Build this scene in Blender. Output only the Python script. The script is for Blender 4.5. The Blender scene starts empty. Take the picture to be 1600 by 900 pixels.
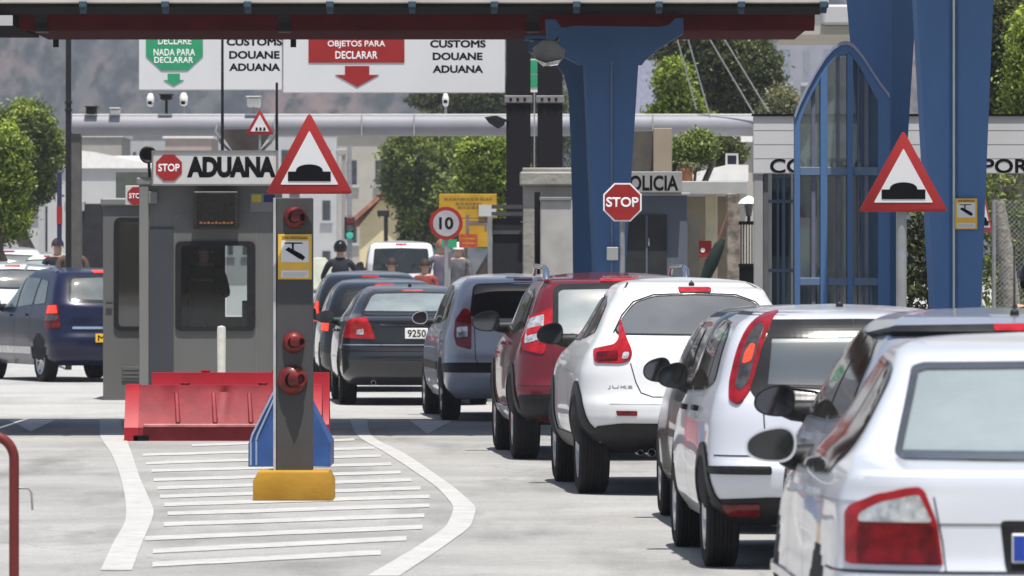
import bpy, bmesh, math, random
import numpy as np
from mathutils import Vector, Matrix, noise
from mathutils.bvhtree import BVHTree
from mathutils.geometry import delaunay_2d_cdt

random.seed(7)
SC = bpy.context.scene
COL = SC.collection
R = math.radians

# ---------------------------------------------------------------- camera, light, exposure
F = 10000.0          # focal length in pixels of a 1600 px wide picture
EYE = 1.66           # eye height
HOR = 414.0          # horizon row
cd = bpy.data.cameras.new('camera')
cam = bpy.data.objects.new('camera', cd); COL.objects.link(cam)
cam.location = (0, 0, EYE); cam.rotation_euler = (R(90), 0, 0)
cd.sensor_width = 36.0; cd.lens = F / 1600 * 36.0
cd.shift_y = -(450 - HOR) / 1600
cd.clip_start = 0.5; cd.clip_end = 6000
cd.dof.use_dof = True; cd.dof.focus_distance = 52; cd.dof.aperture_fstop = 10.5
SC.camera = cam

SUN_EL, SUN_AZ = 74.5, 168.0       # azimuth clockwise from +Y (the view direction)
w = bpy.data.worlds.new('World'); SC.world = w; w.use_nodes = True
nt = w.node_tree; bg = nt.nodes['Background']
sky = nt.nodes.new('ShaderNodeTexSky'); sky.sky_type = 'NISHITA'; sky.sun_disc = False
sky.sun_elevation = R(SUN_EL); sky.sun_rotation = R(SUN_AZ)
sky.air_density = 1.0; sky.dust_density = 2.5; sky.ozone_density = 1.0
nt.links.new(sky.outputs[0], bg.inputs[0]); bg.inputs[1].default_value = 0.085
ld = bpy.data.lights.new('sun', 'SUN'); ld.energy = 4.8; ld.angle = R(0.53); ld.color = (1.0, 0.965, 0.91)
sun = bpy.data.objects.new('sun', ld); COL.objects.link(sun)
sd = Vector((math.sin(R(SUN_AZ)) * math.cos(R(SUN_EL)), math.cos(R(SUN_AZ)) * math.cos(R(SUN_EL)), math.sin(R(SUN_EL))))
sun.rotation_euler = sd.to_track_quat('Z', 'Y').to_euler()
SC.view_settings.view_transform = 'Standard'; SC.view_settings.look = 'None'
SC.view_settings.gamma = 1.0; SC.view_settings.exposure = 0.55
SC.cycles.max_bounces = 8; SC.cycles.volume_bounces = 0; SC.cycles.transparent_max_bounces = 16
SC.cycles.sample_clamp_indirect = 6.0

# ---------------------------------------------------------------- small helpers
def X(x, D): return (x - 800.0) * D / F
def Z(y, D): return EYE - (y - HOR) * D / F
def G(x, y):
    D = EYE * F / (y - HOR); return (X(x, D), D)

MATS = {}
def pm(name, col, rough=0.6, metal=0.0, var=0.12, scale=6.0, bump=0.0, bscale=60.0, coat=0.0, spec=0.28, emit=0.0,
       stretch=None, dirt=0.0, dirtcol=(0.12, 0.1, 0.08), ior=None, vcol=None, detail=5.0):
    """procedural principled material: base colour broken up by noise, optional dirt blotches and bump"""
    if name in MATS: return MATS[name]
    m = bpy.data.materials.new(name); m.use_nodes = True
    n = m.node_tree.nodes; l = m.node_tree.links; b = n['Principled BSDF']
    b.inputs['Roughness'].default_value = rough; b.inputs['Metallic'].default_value = metal
    b.inputs['Coat Weight'].default_value = coat; b.inputs['Coat Roughness'].default_value = 0.04
    b.inputs['Specular IOR Level'].default_value = spec
    if ior: b.inputs['IOR'].default_value = ior
    tc = n.new('ShaderNodeTexCoord'); mp = n.new('ShaderNodeMapping'); l.new(tc.outputs['Object'], mp.inputs[0])
    if stretch: mp.inputs['Scale'].default_value = stretch
    nz = n.new('ShaderNodeTexNoise'); nz.inputs['Scale'].default_value = scale; nz.inputs['Detail'].default_value = detail
    l.new(mp.outputs[0], nz.inputs['Vector'])
    mx = n.new('ShaderNodeMix'); mx.data_type = 'RGBA'
    c2 = vcol or tuple(min(1, c * (1 + var)) for c in col); c1 = col if vcol else tuple(c * (1 - var) for c in col)
    mx.inputs[6].default_value = (*c1, 1); mx.inputs[7].default_value = (*c2, 1)
    rp = n.new('ShaderNodeMapRange'); rp.inputs[1].default_value = 0.35; rp.inputs[2].default_value = 0.65
    l.new(nz.outputs[0], rp.inputs[0]); l.new(rp.outputs[0], mx.inputs[0])
    out = mx.outputs[2]
    if dirt > 0:
        d = n.new('ShaderNodeTexNoise'); d.inputs['Scale'].default_value = scale * 0.45; d.inputs['Detail'].default_value = 9
        d.inputs['Roughness'].default_value = 0.7
        l.new(mp.outputs[0], d.inputs['Vector'])
        dr = n.new('ShaderNodeMapRange'); dr.inputs[1].default_value = 0.5; dr.inputs[2].default_value = 0.75; dr.inputs[4].default_value = dirt
        l.new(d.outputs[0], dr.inputs[0])
        m2 = n.new('ShaderNodeMix'); m2.data_type = 'RGBA'; m2.inputs[7].default_value = (*dirtcol, 1)
        l.new(out, m2.inputs[6]); l.new(dr.outputs[0], m2.inputs[0]); out = m2.outputs[2]
    l.new(out, b.inputs['Base Color'])
    if bump > 0:
        bn = n.new('ShaderNodeTexNoise'); bn.inputs['Scale'].default_value = bscale; bn.inputs['Detail'].default_value = 4
        l.new(mp.outputs[0], bn.inputs['Vector'])
        bp = n.new('ShaderNodeBump'); bp.inputs['Strength'].default_value = bump; bp.inputs['Distance'].default_value = 0.02
        l.new(bn.outputs[0], bp.inputs['Height']); l.new(bp.outputs[0], b.inputs['Normal'])
    if emit > 0:
        b.inputs['Emission Color'].default_value = (*col, 1); b.inputs['Emission Strength'].default_value = emit
    MATS[name] = m
    return m

def see_through(name, tint, rough=0.02, mixf=0.25):
    """window glass: mostly clear with a glossy coat"""
    if name in MATS: return MATS[name]
    m = bpy.data.materials.new(name); m.use_nodes = True
    n = m.node_tree.nodes; l = m.node_tree.links; n.remove(n['Principled BSDF'])
    t = n.new('ShaderNodeBsdfTransparent'); t.inputs[0].default_value = (*tint, 1)
    g = n.new('ShaderNodeBsdfGlossy'); g.inputs['Roughness'].default_value = rough
    fr = n.new('ShaderNodeFresnel'); fr.inputs[0].default_value = 1.5
    ad = n.new('ShaderNodeMath'); ad.operation = 'ADD'; ad.inputs[1].default_value = mixf * 0.2
    l.new(fr.outputs[0], ad.inputs[0])
    mx = n.new('ShaderNodeMixShader'); l.new(ad.outputs[0], mx.inputs[0]); l.new(t.outputs[0], mx.inputs[1]); l.new(g.outputs[0], mx.inputs[2])
    l.new(mx.outputs[0], n['Material Output'].inputs[0])
    MATS[name] = m
    return m

LOCAL = set()
def root_of(o):
    while o.parent: o = o.parent
    return o
def thing(name, label, cat, loc=(0, 0, 0), rotz=0.0, group=None, local=False):
    o = bpy.data.objects.new(name, None); COL.objects.link(o); o.empty_display_size = 0.2
    o.location = loc; o.rotation_euler = (0, 0, rotz); o['label'] = label; o['category'] = cat
    if group: o['group'] = group
    if local: LOCAL.add(o.name)
    return o
def tag(o, label=None, cat=None, group=None, kind=None):
    if label: o['label'] = label
    if cat: o['category'] = cat
    if group: o['group'] = group
    if kind: o['kind'] = kind
    return o

def round_poly(pts, r, seg=5):
    out = []; n = len(pts)
    for i in range(n):
        p0 = Vector(pts[i - 1]); p = Vector(pts[i]); p1 = Vector(pts[(i + 1) % n])
        a = (p0 - p); b = (p1 - p); rr = min(r, a.length * 0.45, b.length * 0.45)
        s = p + a.normalized() * rr; e = p + b.normalized() * rr
        for k in range(seg + 1):
            t = k / seg
            q = s * (1 - t) ** 2 + p * 2 * t * (1 - t) + e * t * t
            out.append((q.x, q.y))
    return out
def ngon(cx, cz, r, n, rot=0.0, sx=1.0):
    return [(cx + sx * r * math.cos(rot + 2 * math.pi * k / n), cz + r * math.sin(rot + 2 * math.pi * k / n)) for k in range(n)]

class MB:
    """collects shapes into one mesh; slots pick materials"""
    def __init__(s): s.bm = bmesh.new(); s.slot = 0; s.mats = []
    def use(s, m):
        if m not in s.mats: s.mats.append(m)
        s.slot = s.mats.index(m); return s
    def _face(s, vs):
        try: f = s.bm.faces.new(vs)
        except ValueError: return None
        f.material_index = s.slot; return f
    def box(s, x0, x1, y0, y1, z0, z1, bev=0.0, seg=1):
        v = [s.bm.verts.new(p) for p in ((x0, y0, z0), (x1, y0, z0), (x1, y1, z0), (x0, y1, z0), (x0, y0, z1), (x1, y0, z1), (x1, y1, z1), (x0, y1, z1))]
        fs = [s._face([v[i] for i in q]) for q in ((3, 2, 1, 0), (4, 5, 6, 7), (0, 1, 5, 4), (1, 2, 6, 5), (2, 3, 7, 6), (3, 0, 4, 7))]
        if bev > 0:
            es = list({e for f in fs for e in f.edges})
            r = bmesh.ops.bevel(s.bm, geom=es, offset=bev, segments=seg, profile=0.5, affect='EDGES')
            for f in r['faces']: f.material_index = s.slot
        return s
    def pbox(s, x0, x1, y0, y1, D, depth, bev=0.0, seg=1):
        return s.box(X(x0, D), X(x1, D), D, D + depth, Z(y1, D), Z(y0, D), bev, seg)
    def prism(s, pts, y0, y1, bev=0.0):
        """outline in (x, z), extruded from y0 to y1"""
        a = [s.bm.verts.new((p[0], y0, p[1])) for p in pts]; b = [s.bm.verts.new((p[0], y1, p[1])) for p in pts]
        n = len(pts); area = sum(pts[i][0] * pts[(i + 1) % n][1] - pts[(i + 1) % n][0] * pts[i][1] for i in range(n))
        fs = []
        if area > 0: fs += [s._face(a), s._face(list(reversed(b)))]
        else: fs += [s._face(list(reversed(a))), s._face(b)]
        for i in range(n):
            j = (i + 1) % n
            q = [a[i], b[i], b[j], a[j]]
            fs.append(s._face(q if area > 0 else list(reversed(q))))
        if bev > 0:
            es = [e for e in fs[0].edges]
            r = bmesh.ops.bevel(s.bm, geom=es, offset=bev, segments=2, profile=0.5, affect='EDGES')
            for f in r['faces']: f.material_index = s.slot
        return s
    def pprism(s, pts, D, depth, bev=0.0):
        return s.prism([(X(p[0], D), Z(p[1], D)) for p in pts], D, D + depth, bev)
    def ring(s, outer, inner, y0, y1):
        n = len(outer)
        A = [[s.bm.verts.new((p[0], y, p[1])) for p in P] for P in (outer, inner) for y in (y0, y1)]
        o0, o1, i0, i1 = A
        for k in range(n):
            j = (k + 1) % n
            for q in ((o0[k], o0[j], i0[j], i0[k]), (o1[j], o1[k], i1[k], i1[j]), (o0[j], o0[k], o1[k], o1[j]), (i0[k], i0[j], i1[j], i1[k])): s._face(q)
        return s
    def extr(s, pts, x0, x1):
        """outline in (y, z), extruded from x0 to x1"""
        a = [s.bm.verts.new((x0, p[0], p[1])) for p in pts]; b = [s.bm.verts.new((x1, p[0], p[1])) for p in pts]
        n = len(pts); s._face(list(reversed(a))); s._face(b)
        for i in range(n): s._face([a[i], a[(i + 1) % n], b[(i + 1) % n], b[i]])
        return s
    def tube(s, pts, r, seg=10, caps=True):
        rs = r if isinstance(r, (list, tuple)) else [r] * len(pts)
        P = [Vector(p) for p in pts]; rings = []; up = None
        for i, p in enumerate(P):
            t = (P[min(i + 1, len(P) - 1)] - P[max(i - 1, 0)]).normalized()
            if up is None: up = Vector((0, 0, 1)) if abs(t.z) < 0.9 else Vector((0, 1, 0))
            u = t.cross(up).normalized(); v = u.cross(t).normalized(); up = v
            rings.append([s.bm.verts.new(p + (u * math.cos(a) + v * math.sin(a)) * rs[i]) for a in [2 * math.pi * k / seg for k in range(seg)]])
        for A, B in zip(rings, rings[1:]):
            for k in range(seg): s._face([A[k], A[(k + 1) % seg], B[(k + 1) % seg], B[k]])
        if caps:
            s._face(list(reversed(rings[0]))); s._face(rings[-1])
        return s
    def lathe(s, prof, M=None, seg=24):
        """(radius, height) pairs turned about the local Z axis, placed by M"""
        M = M or Matrix.Identity(4); rings = []
        for r, z in prof:
            if r < 1e-6: rings.append([s.bm.verts.new(M @ Vector((0, 0, z)))])
            else: rings.append([s.bm.verts.new(M @ Vector((r * math.cos(2 * math.pi * k / seg), r * math.sin(2 * math.pi * k / seg), z))) for k in range(seg)])
        for A, B in zip(rings, rings[1:]):
            for k in range(seg):
                a = [A[k % len(A)], A[(k + 1) % len(A)], B[(k + 1) % len(B)], B[k % len(B)]]
                u = []
                for v in a:
                    if v not in u: u.append(v)
                if len(u) > 2: s._face(u)
        return s
    def grid(s, rows):
        V = [[s.bm.verts.new(p) for p in r] for r in rows]
        for A, B in zip(V, V[1:]):
            for k in range(len(A) - 1): s._face([A[k], A[k + 1], B[k + 1], B[k]])
        return s

def obj(name, mb, mat=None, parent=None, smooth=None, label=None):
    """link the collected shapes as ONE mesh object; world coordinates unless the thing is local"""
    bm = mb.bm
    me = bpy.data.meshes.new(name)
    bmesh.ops.recalc_face_normals(bm, faces=bm.faces[:])
    bm.to_mesh(me); bm.free()
    for m in (mb.mats or [mat]): me.materials.append(m)
    return link(name, me, parent, smooth, label)
def link(name, me, parent=None, smooth=None, label=None):
    o = bpy.data.objects.new(name, me); COL.objects.link(o)
    if parent is not None:
        o.parent = parent; rt = root_of(parent)
        if rt.name not in LOCAL: me.transform(Matrix.Translation(-Vector(rt.location)))
    if smooth is not None:
        me.shade_smooth(); me.set_sharp_from_angle(angle=R(smooth))
    if label: o['label'] = label
    return o
def solo(name, mb, mat, label, cat, smooth=None, group=None, kind=None):
    """a thing that is one mesh: origin moved to its base centre"""
    o = obj(name, mb, mat, None, smooth); me = o.data
    co = np.empty(len(me.vertices) * 3, 'f'); me.vertices.foreach_get('co', co); co = co.reshape(-1, 3)
    c = Vector(((co[:, 0].min() + co[:, 0].max()) / 2, (co[:, 1].min() + co[:, 1].max()) / 2, co[:, 2].min()))
    me.transform(Matrix.Translation(-c)); o.location = c
    return tag(o, label, cat, group, kind)
def place(o):
    return o

_dg = None
def text(s, box, y, mat, parent, name='lettering', bold=0.0, ext=0.002, align=None, space=1.0):
    """lettering fitted into box (x0, x1, z0, z1), standing in the plane y facing the camera side"""
    cu = bpy.data.curves.new('txt', 'FONT'); cu.body = s; cu.size = 1.0; cu.extrude = 0.0; cu.bevel_depth = max(bold, .004); cu.bevel_resolution = 0; cu.space_line = 0.95
    cu.resolution_u = 4; cu.space_character = space
    if align: cu.align_x = align
    t = bpy.data.objects.new('txt', cu); COL.objects.link(t)
    dg = bpy.context.evaluated_depsgraph_get()
    me = bpy.data.meshes.new_from_object(t.evaluated_get(dg))
    bpy.data.objects.remove(t); bpy.data.curves.remove(cu)
    co = np.empty(len(me.vertices) * 3, 'f'); me.vertices.foreach_get('co', co); co = co.reshape(-1, 3)
    a0, a1, b0, b1 = co[:, 0].min(), co[:, 0].max(), co[:, 1].min(), co[:, 1].max()
    x0, x1, z0, z1 = box
    nx = x0 + (co[:, 0] - a0) / (a1 - a0) * (x1 - x0); nz = z0 + (co[:, 1] - b0) / (b1 - b0) * (z1 - z0)
    q = co[:, 2]; ny = y - ext * (q - q.min()) / max(1e-6, q.max() - q.min())
    out = np.stack([nx, ny, nz], 1).astype('f')
    me.vertices.foreach_set('co', out.ravel())
    bm = bmesh.new(); bm.from_mesh(me)
    bmesh.ops.remove_doubles(bm, verts=bm.verts[:], dist=1e-5)
    bmesh.ops.recalc_face_normals(bm, faces=bm.faces[:]); bm.to_mesh(me); bm.free()
    me.materials.clear(); me.materials.append(mat)
    return link(name, me, parent)
def ptext(s, x0, x1, y0, y1, D, mat, parent, **k):
    return text(s, (X(x0, D), X(x1, D), Z(y1, D), Z(y0, D)), D, mat, parent, **k)

def tree_copy(o, parent=None):
    c = o.copy(); COL.objects.link(c); c.parent = parent
    for ch in list(o.children): tree_copy(ch, c)
    return c
# ---------------------------------------------------------------- shared materials
M_black = pm('black_plastic', (0.011, 0.011, 0.012), 0.5, var=0.3, scale=20)
M_blackgl = pm('black_gloss', (0.008, 0.008, 0.01), 0.12, var=0.2)
M_rubber = pm('tyre_rubber', (0.013, 0.0125, 0.0125), 0.9, var=0.3, scale=18, bump=0.25, bscale=120)
M_gap = pm('panel_gap_dark', (0.02, 0.02, 0.02), 0.8, var=0.1)
M_rim = pm('alloy_rim', (0.55, 0.56, 0.57), 0.28, 0.85, var=0.12, scale=14, dirt=0.35, dirtcol=(0.09, 0.075, 0.06))
M_rimdark = pm('brake_dark', (0.03, 0.028, 0.026), 0.6, 0.2)
M_chrome = pm('chrome', (0.75, 0.76, 0.78), 0.12, 1.0, var=0.03)
M_mirror = pm('mirror_glass', (0.075, 0.08, 0.085), 0.04, 0.9, var=0.02)
M_under = pm('underbody', (0.012, 0.012, 0.012), 0.85, var=0.3)
M_glass = pm('car_glass_dark', (0.014, 0.017, 0.017), 0.03, var=0.35, scale=2.2, spec=0.62)
M_glassbr = pm('car_glass_smoked', (0.022, 0.021, 0.018), 0.04, var=0.6, scale=3.5, spec=0.3)
M_glasslt = pm('car_glass_pale', (0.21, 0.245, 0.24), 0.05, var=0.14, scale=1.6, spec=0.9)
M_glassmd = pm('car_glass_mid', (0.10, 0.118, 0.118), 0.05, var=0.3, scale=2.0, spec=0.8)
M_glasstint = pm('car_glass_privacy', (0.12, 0.125, 0.13), 0.2, 0.0, var=0.25, scale=1.2, ior=2.0)
M_band = pm('glass_edge_band', (0.02, 0.021, 0.022), 0.15, var=0.2)
M_red = pm('lamp_red', (0.30, 0.008, 0.012), 0.14, var=0.3, scale=14, coat=.35)
M_reddark = pm('lamp_dark_red', (0.12, 0.003, 0.005), 0.16, var=0.45, scale=16, coat=.2)
M_reddeep = pm('lamp_red_deep', (0.19, 0.006, 0.010), 0.14, var=0.35, scale=14, coat=.3)
M_redlit = pm('lamp_red_lit', (0.85, 0.06, 0.03), 0.1, var=0.2, scale=20, emit=0.22)
M_clear = pm('lamp_clear', (0.55, 0.55, 0.56), 0.1, 0.5, var=0.35, scale=25, coat=1.0)
M_smoke = pm('lamp_smoked', (0.055, 0.05, 0.052), 0.12, 0.3, var=0.4, scale=20, coat=1.0)
M_plate = pm('plate_white', (0.75, 0.75, 0.72), 0.4, var=0.05)
M_platey = pm('plate_yellow', (0.70, 0.42, 0.03), 0.4, var=0.05)
M_plateblue = pm('plate_blue', (0.02, 0.05, 0.30), 0.4, var=0.05)
M_ink = pm('ink_black', (0.010, 0.010, 0.011), 1.0, var=0.1, spec=0.0)
M_inkwhite = pm('ink_white', (0.82, 0.82, 0.82), 0.5, var=0.04)

def paint(name, col, metal=0.35, rough=0.32, dirt=0.12, coat=0.8):
    return pm('paint_' + name, col, rough, metal, var=0.05, scale=1.5, coat=coat, dirt=dirt, dirtcol=tuple(c * 0.6 + 0.012 for c in col))

def reflect_film_glass(name, haze, col, tint=(.62, .68, .66), refl=.10):
    """car glass one can see into: part clear, part pale film painting in reflected sky, with a mirror coat"""
    m = bpy.data.materials.new(name); m.use_nodes = True
    n = m.node_tree.nodes; l = m.node_tree.links; b = n['Principled BSDF']
    b.inputs['Base Color'].default_value = (*col, 1); b.inputs['Roughness'].default_value = .06; b.inputs['IOR'].default_value = 1.5
    t = n.new('ShaderNodeBsdfTransparent'); t.inputs[0].default_value = (*tint, 1)
    g = n.new('ShaderNodeBsdfGlossy'); g.inputs['Roughness'].default_value = .03
    tc = n.new('ShaderNodeTexCoord'); q = n.new('ShaderNodeTexNoise'); q.inputs['Scale'].default_value = 2.6; q.inputs['Detail'].default_value = 6
    l.new(tc.outputs['Object'], q.inputs['Vector'])
    r = n.new('ShaderNodeMapRange'); r.inputs[1].default_value = .3; r.inputs[2].default_value = .7; r.inputs[3].default_value = haze * .75; r.inputs[4].default_value = min(1, haze * 1.25); l.new(q.outputs[0], r.inputs[0])
    m1 = n.new('ShaderNodeMixShader'); l.new(r.outputs[0], m1.inputs[0]); l.new(t.outputs[0], m1.inputs[1]); l.new(b.outputs[0], m1.inputs[2])  # pale diffuse film stands for light reflected in the glass
    f = n.new('ShaderNodeFresnel'); f.inputs[0].default_value = 1.5; ad = n.new('ShaderNodeMath'); ad.inputs[1].default_value = refl; l.new(f.outputs[0], ad.inputs[0])
    m2 = n.new('ShaderNodeMixShader'); l.new(ad.outputs[0], m2.inputs[0]); l.new(m1.outputs[0], m2.inputs[1]); l.new(g.outputs[0], m2.inputs[2]); l.new(m2.outputs[0], n['Material Output'].inputs[0])
    return m
G_pale = reflect_film_glass('rear_glass_pale', .62, (.36, .42, .42))
G_screen = reflect_film_glass('screen_pane', .38, (.24, .30, .31), (.55, .64, .66))
G_mid = reflect_film_glass('rear_glass_mid', .17, (.18, .20, .20))
M_seat = pm('seat_cloth', (.045, .045, .05), .9, var=.2, scale=12)
M_cabin = pm('cabin_trim', (.05, .05, .052), .85, var=.2)

# ---------------------------------------------------------------- car builder
def mono(kp):
    """monotone cubic through (z, value) key points"""
    x = np.array([k[0] for k in kp], float); y = np.array([k[1] for k in kp], float)
    h = np.diff(x); d = np.diff(y) / h; m = np.zeros(len(x)); m[0] = d[0]; m[-1] = d[-1]
    for i in range(1, len(x) - 1):
        if d[i - 1] * d[i] > 0:
            w1 = 2 * h[i] + h[i - 1]; w2 = h[i] + 2 * h[i - 1]
            m[i] = (w1 + w2) / (w1 / d[i - 1] + w2 / d[i])
    def f(q):
        q = np.clip(q, x[0], x[-1]); i = np.clip(np.searchsorted(x, q, 'right') - 1, 0, len(h) - 1)
        t = (q - x[i]) / h[i]; t2 = t * t; t3 = t2 * t
        return y[i] * (2 * t3 - 3 * t2 + 1) + h[i] * m[i] * (t3 - 2 * t2 + t) + y[i + 1] * (-2 * t3 + 3 * t2) + h[i] * m[i + 1] * (t3 - t2)
    return f

WHEELS = {}
def wheel_meshes(r, wd, style):
    key = (r, wd, style)
    if key in WHEELS: return WHEELS[key]
    mb = MB(); rr = r * 0.66; h = wd / 2
    T = Matrix.Rotation(R(-90), 4, 'Y')      # lathe axis -> -X (outside of the left wheel)
    prof = [(rr, -h * 0.8), (r * 0.86, -h), (r * 0.97, -h * 0.86), (r, -h * 0.62)]
    for k in range(-2, 3):
        g = k * h * 0.24
        prof += [(r, g - h * 0.07), (r - 0.009, g - h * 0.05), (r - 0.009, g + h * 0.05), (r, g + h * 0.07)]
    prof += [(r, h * 0.62), (r * 0.97, h * 0.86), (r * 0.86, h), (rr, h * 0.8)]
    mb.lathe(prof, T, 40); bm = mb.bm; me = bpy.data.meshes.new('tyre')
    bmesh.ops.recalc_face_normals(bm, faces=bm.faces[:]); bm.to_mesh(me); bm.free(); me.materials.append(M_rubber); me.shade_smooth(); me.set_sharp_from_angle(angle=R(40))
    mb = MB().use(M_rim)
    mb.lathe([(rr * 1.01, h * 0.82), (rr * 1.0, h * 0.90), (rr * 0.93, h * 0.88), (rr * 0.9, h * 0.3), (rr * 0.9, -h * 0.8)], T, 36)
    ns = style
    for k in range(ns):
        a = 2 * math.pi * k / ns; ca, sa = math.cos(a), math.sin(a); wd2 = rr * (1.5 / ns) * 0.42 + 0.012
        def P(rad, off, dep): return (-dep, ca * rad - sa * off, sa * rad + ca * off)
        q = [(0.04, wd2 * 1.25), (rr * 0.93, wd2 * 0.8)]
        fr = [P(q[0][0], -q[0][1], h * 0.72), P(q[0][0], q[0][1], h * 0.72), P(q[1][0], q[1][1], h * 0.84), P(q[1][0], -q[1][1], h * 0.84)]
        bk = [P(q[0][0], -q[0][1] * 1.2, h * 0.5), P(q[0][0], q[0][1] * 1.2, h * 0.5), P(q[1][0], q[1][1] * 1.3, h * 0.6), P(q[1][0], -q[1][1] * 1.3, h * 0.6)]
        vf = [mb.bm.verts.new(p) for p in fr]; vb = [mb.bm.verts.new(p) for p in bk]
        mb._face(vf)
        for i in range(4): mb._face([vf[i], vb[i], vb[(i + 1) % 4], vf[(i + 1) % 4]])
    mb.lathe([(0.0, h * 0.82), (0.03, h * 0.82), (0.055, h * 0.76), (0.06, h * 0.45)], T, 16)
    mb.use(M_rimdark).lathe([(0.0, h * 0.34), (rr * 0.9, h * 0.34)], T, 24)
    bm = mb.bm; m2 = bpy.data.meshes.new('rim')
    bmesh.ops.recalc_face_normals(bm, faces=bm.faces[:]); bm.to_mesh(m2); bm.free()
    for m in mb.mats: m2.materials.append(m)
    m2.shade_smooth(); m2.set_sharp_from_angle(angle=R(35))
    WHEELS[key] = (me, m2); return WHEELS[key]

class Car:
    def __init__(s, name, label, cat, xc, D, yaw, L, W, H, yr, yf, hw, pmat, wr=0.31, tw=0.2, axle=(0.72, 3.2), cr=0.45, nr=2.7, rims=5,
                 flare=0.02, group='cars queueing at the border', gz=0.0, res=1.0, archr=None, crg=0.3, brake=False):
        s.L, s.W, s.H = L, W, H; s.axle = axle; s.wr = wr; s.tw = tw; s.rims = rims
        s.t = thing(name, label, cat, (xc, D, gz), R(yaw), group, local=True)
        fr, ff, fw = mono(yr), mono(yf), mono(hw)
        z0, z1 = yr[0][0], H
        zz = np.linspace(z0, z1, 3000); a, b, c = fr(zz), ff(zz), fw(zz)
        st = np.concatenate([[0], np.cumsum(np.maximum.reduce([np.abs(np.diff(zz)), np.abs(np.diff(a)) * 0.8, np.abs(np.diff(b)) * 0.3, np.abs(np.diff(c)) * 0.9]))])
        nz = int(84 * res); zs = np.interp(np.linspace(0, st[-1], nz), st, zz)
        nc, nsd, nf = int(26 * res), int(46 * res), int(14 * res)
        rows = []; beltz = 0.62 * H
        for z in zs:
            A, B, Wd = float(fr(z)), float(ff(z)), float(fw(z))
            k = min(1.0, max(0.0, (z - beltz) / 0.12)); capr = min(cr * (1 - k) + crg * k, (B - A) * 0.3); capf = min(0.8, (B - A) * 0.3)
            ya, yb = A + capr, B - capf
            half = []
            for i in range(nc):                                  # rear centre -> rear left corner
                th = math.pi / 2 * (i / nc); cx = math.sin(th) ** (2 / nr) if th > 0 else 0.0; cy = math.cos(th) ** (2 / nr)
                half.append([cx, ya - capr * cy])
            for i in range(nsd + 1): half.append([1.0, ya + (yb - ya) * i / nsd])
            for i in range(1, nf + 1):
                th = math.pi / 2 * (1 - i / nf); cx = math.sin(th) ** (2 / 2.6) if th > 1e-9 else 0.0; cy = math.cos(th) ** (2 / 2.6)
                half.append([cx, yb + capf * cy])
            for p in half:
                y = p[1]; ed = (y - L * 0.5) / (L * 0.5); x = p[0] * Wd * (1 - 0.05 * ed * ed)
                for ax in axle:
                    dz = (z - wr * 1.25) / 0.26; dy = (y - ax) / 0.42
                    x += flare * p[0] * math.exp(-dz * dz - dy * dy)
                p[0] = x
            row = [(-p[0], p[1], z) for p in half] + [(p[0], p[1], z) for p in reversed(half[1:-1])]
            rows.append(row)
        bm = bmesh.new(); V = [[bm.verts.new(p) for p in r] for r in rows]; n = len(rows[0])
        for Aq, Bq in zip(V, V[1:]):
            for k in range(n): bm.faces.new([Aq[k], Aq[(k + 1) % n], Bq[(k + 1) % n], Bq[k]])
        bm.faces.new(list(reversed(V[0]))); bm.faces.new(V[-1])
        bmesh.ops.recalc_face_normals(bm, faces=bm.faces[:])
        s.bvh = BVHTree.FromBMesh(bm)
        me = bpy.data.meshes.new('body'); bm.to_mesh(me); bm.free(); me.materials.append(pmat); me.materials.append(M_under)
        s.body = link('body', me, s.t)
        # wheel arches
        ar = archr or wr * 1.13; s.ar = ar
        cm = MB()
        for ax in axle:
            for sg in (-1, 1):
                x0, x1 = (sg * (W - tw - 0.09), sg * (W + 0.3))
                cm.extr([(ax + ar * math.cos(2 * math.pi * k / 40), wr + ar * math.sin(2 * math.pi * k / 40)) for k in range(40)], min(x0, x1), max(x0, x1))
        co = obj('cutter', cm, M_under)
        md = s.body.modifiers.new('b', 'BOOLEAN'); md.object = co; md.operation = 'DIFFERENCE'; md.solver = 'EXACT'
        me2 = bpy.data.meshes.new_from_object(s.body.evaluated_get(bpy.context.evaluated_depsgraph_get()))
        s.body.modifiers.clear(); s.body.data = me2; bpy.data.objects.remove(co); me2.name = 'body'
        s.z0 = z0; s.pmat = pmat; s.finish(me2)
    def finish(s, me2):
        z0, W, wr, ar, axle, pmat = s.z0, s.W, s.wr, s.ar, s.axle, s.pmat
        me2.materials.clear(); me2.materials.append(pmat); me2.materials.append(M_under); me2.materials.append(M_cabin)
        for p in me2.polygons: p.material_index = 0
        for p in me2.polygons:                                    # arch liner and floor are bare dark metal
            c = p.center
            if abs(p.normal.z) > 0.85 and c.z < z0 + 0.01: p.material_index = 1; continue
            if c.z > .8 and s.bvh.find_nearest(c)[3] > .012: p.material_index = 2; continue
            for ax in axle:
                d = math.hypot(c.y - ax, c.z - wr)
                if d < ar * 1.002 and abs(c.x) < W + 0.1:
                    p.material_index = 1
        me2.shade_smooth(); me2.set_sharp_from_angle(angle=R(42))
        if not hasattr(s, 'wheels_done'): s.add_wheels()
    def add_wheels(s):
        s.wheels_done = True; wr, tw, axle, W, rims = s.wr, s.tw, s.axle, s.W, s.rims
        ty, ri = wheel_meshes(wr, tw, rims)
        for ax in axle:
            for sg in (-1, 1):
                o = link('wheel', ty, s.t); o.location = (sg * (W - tw / 2 - 0.015), ax, wr)
                if sg > 0: o.rotation_euler = (0, 0, math.pi)
                q = bpy.data.objects.new('rim', ri); COL.objects.link(q); q.parent = o
    def ray(s, o, d):
        h = s.bvh.ray_cast(o, d)
        if h[0] is None:
            h = s.bvh.find_nearest(o + d * 6.0)
        return h[0], h[1]
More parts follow.
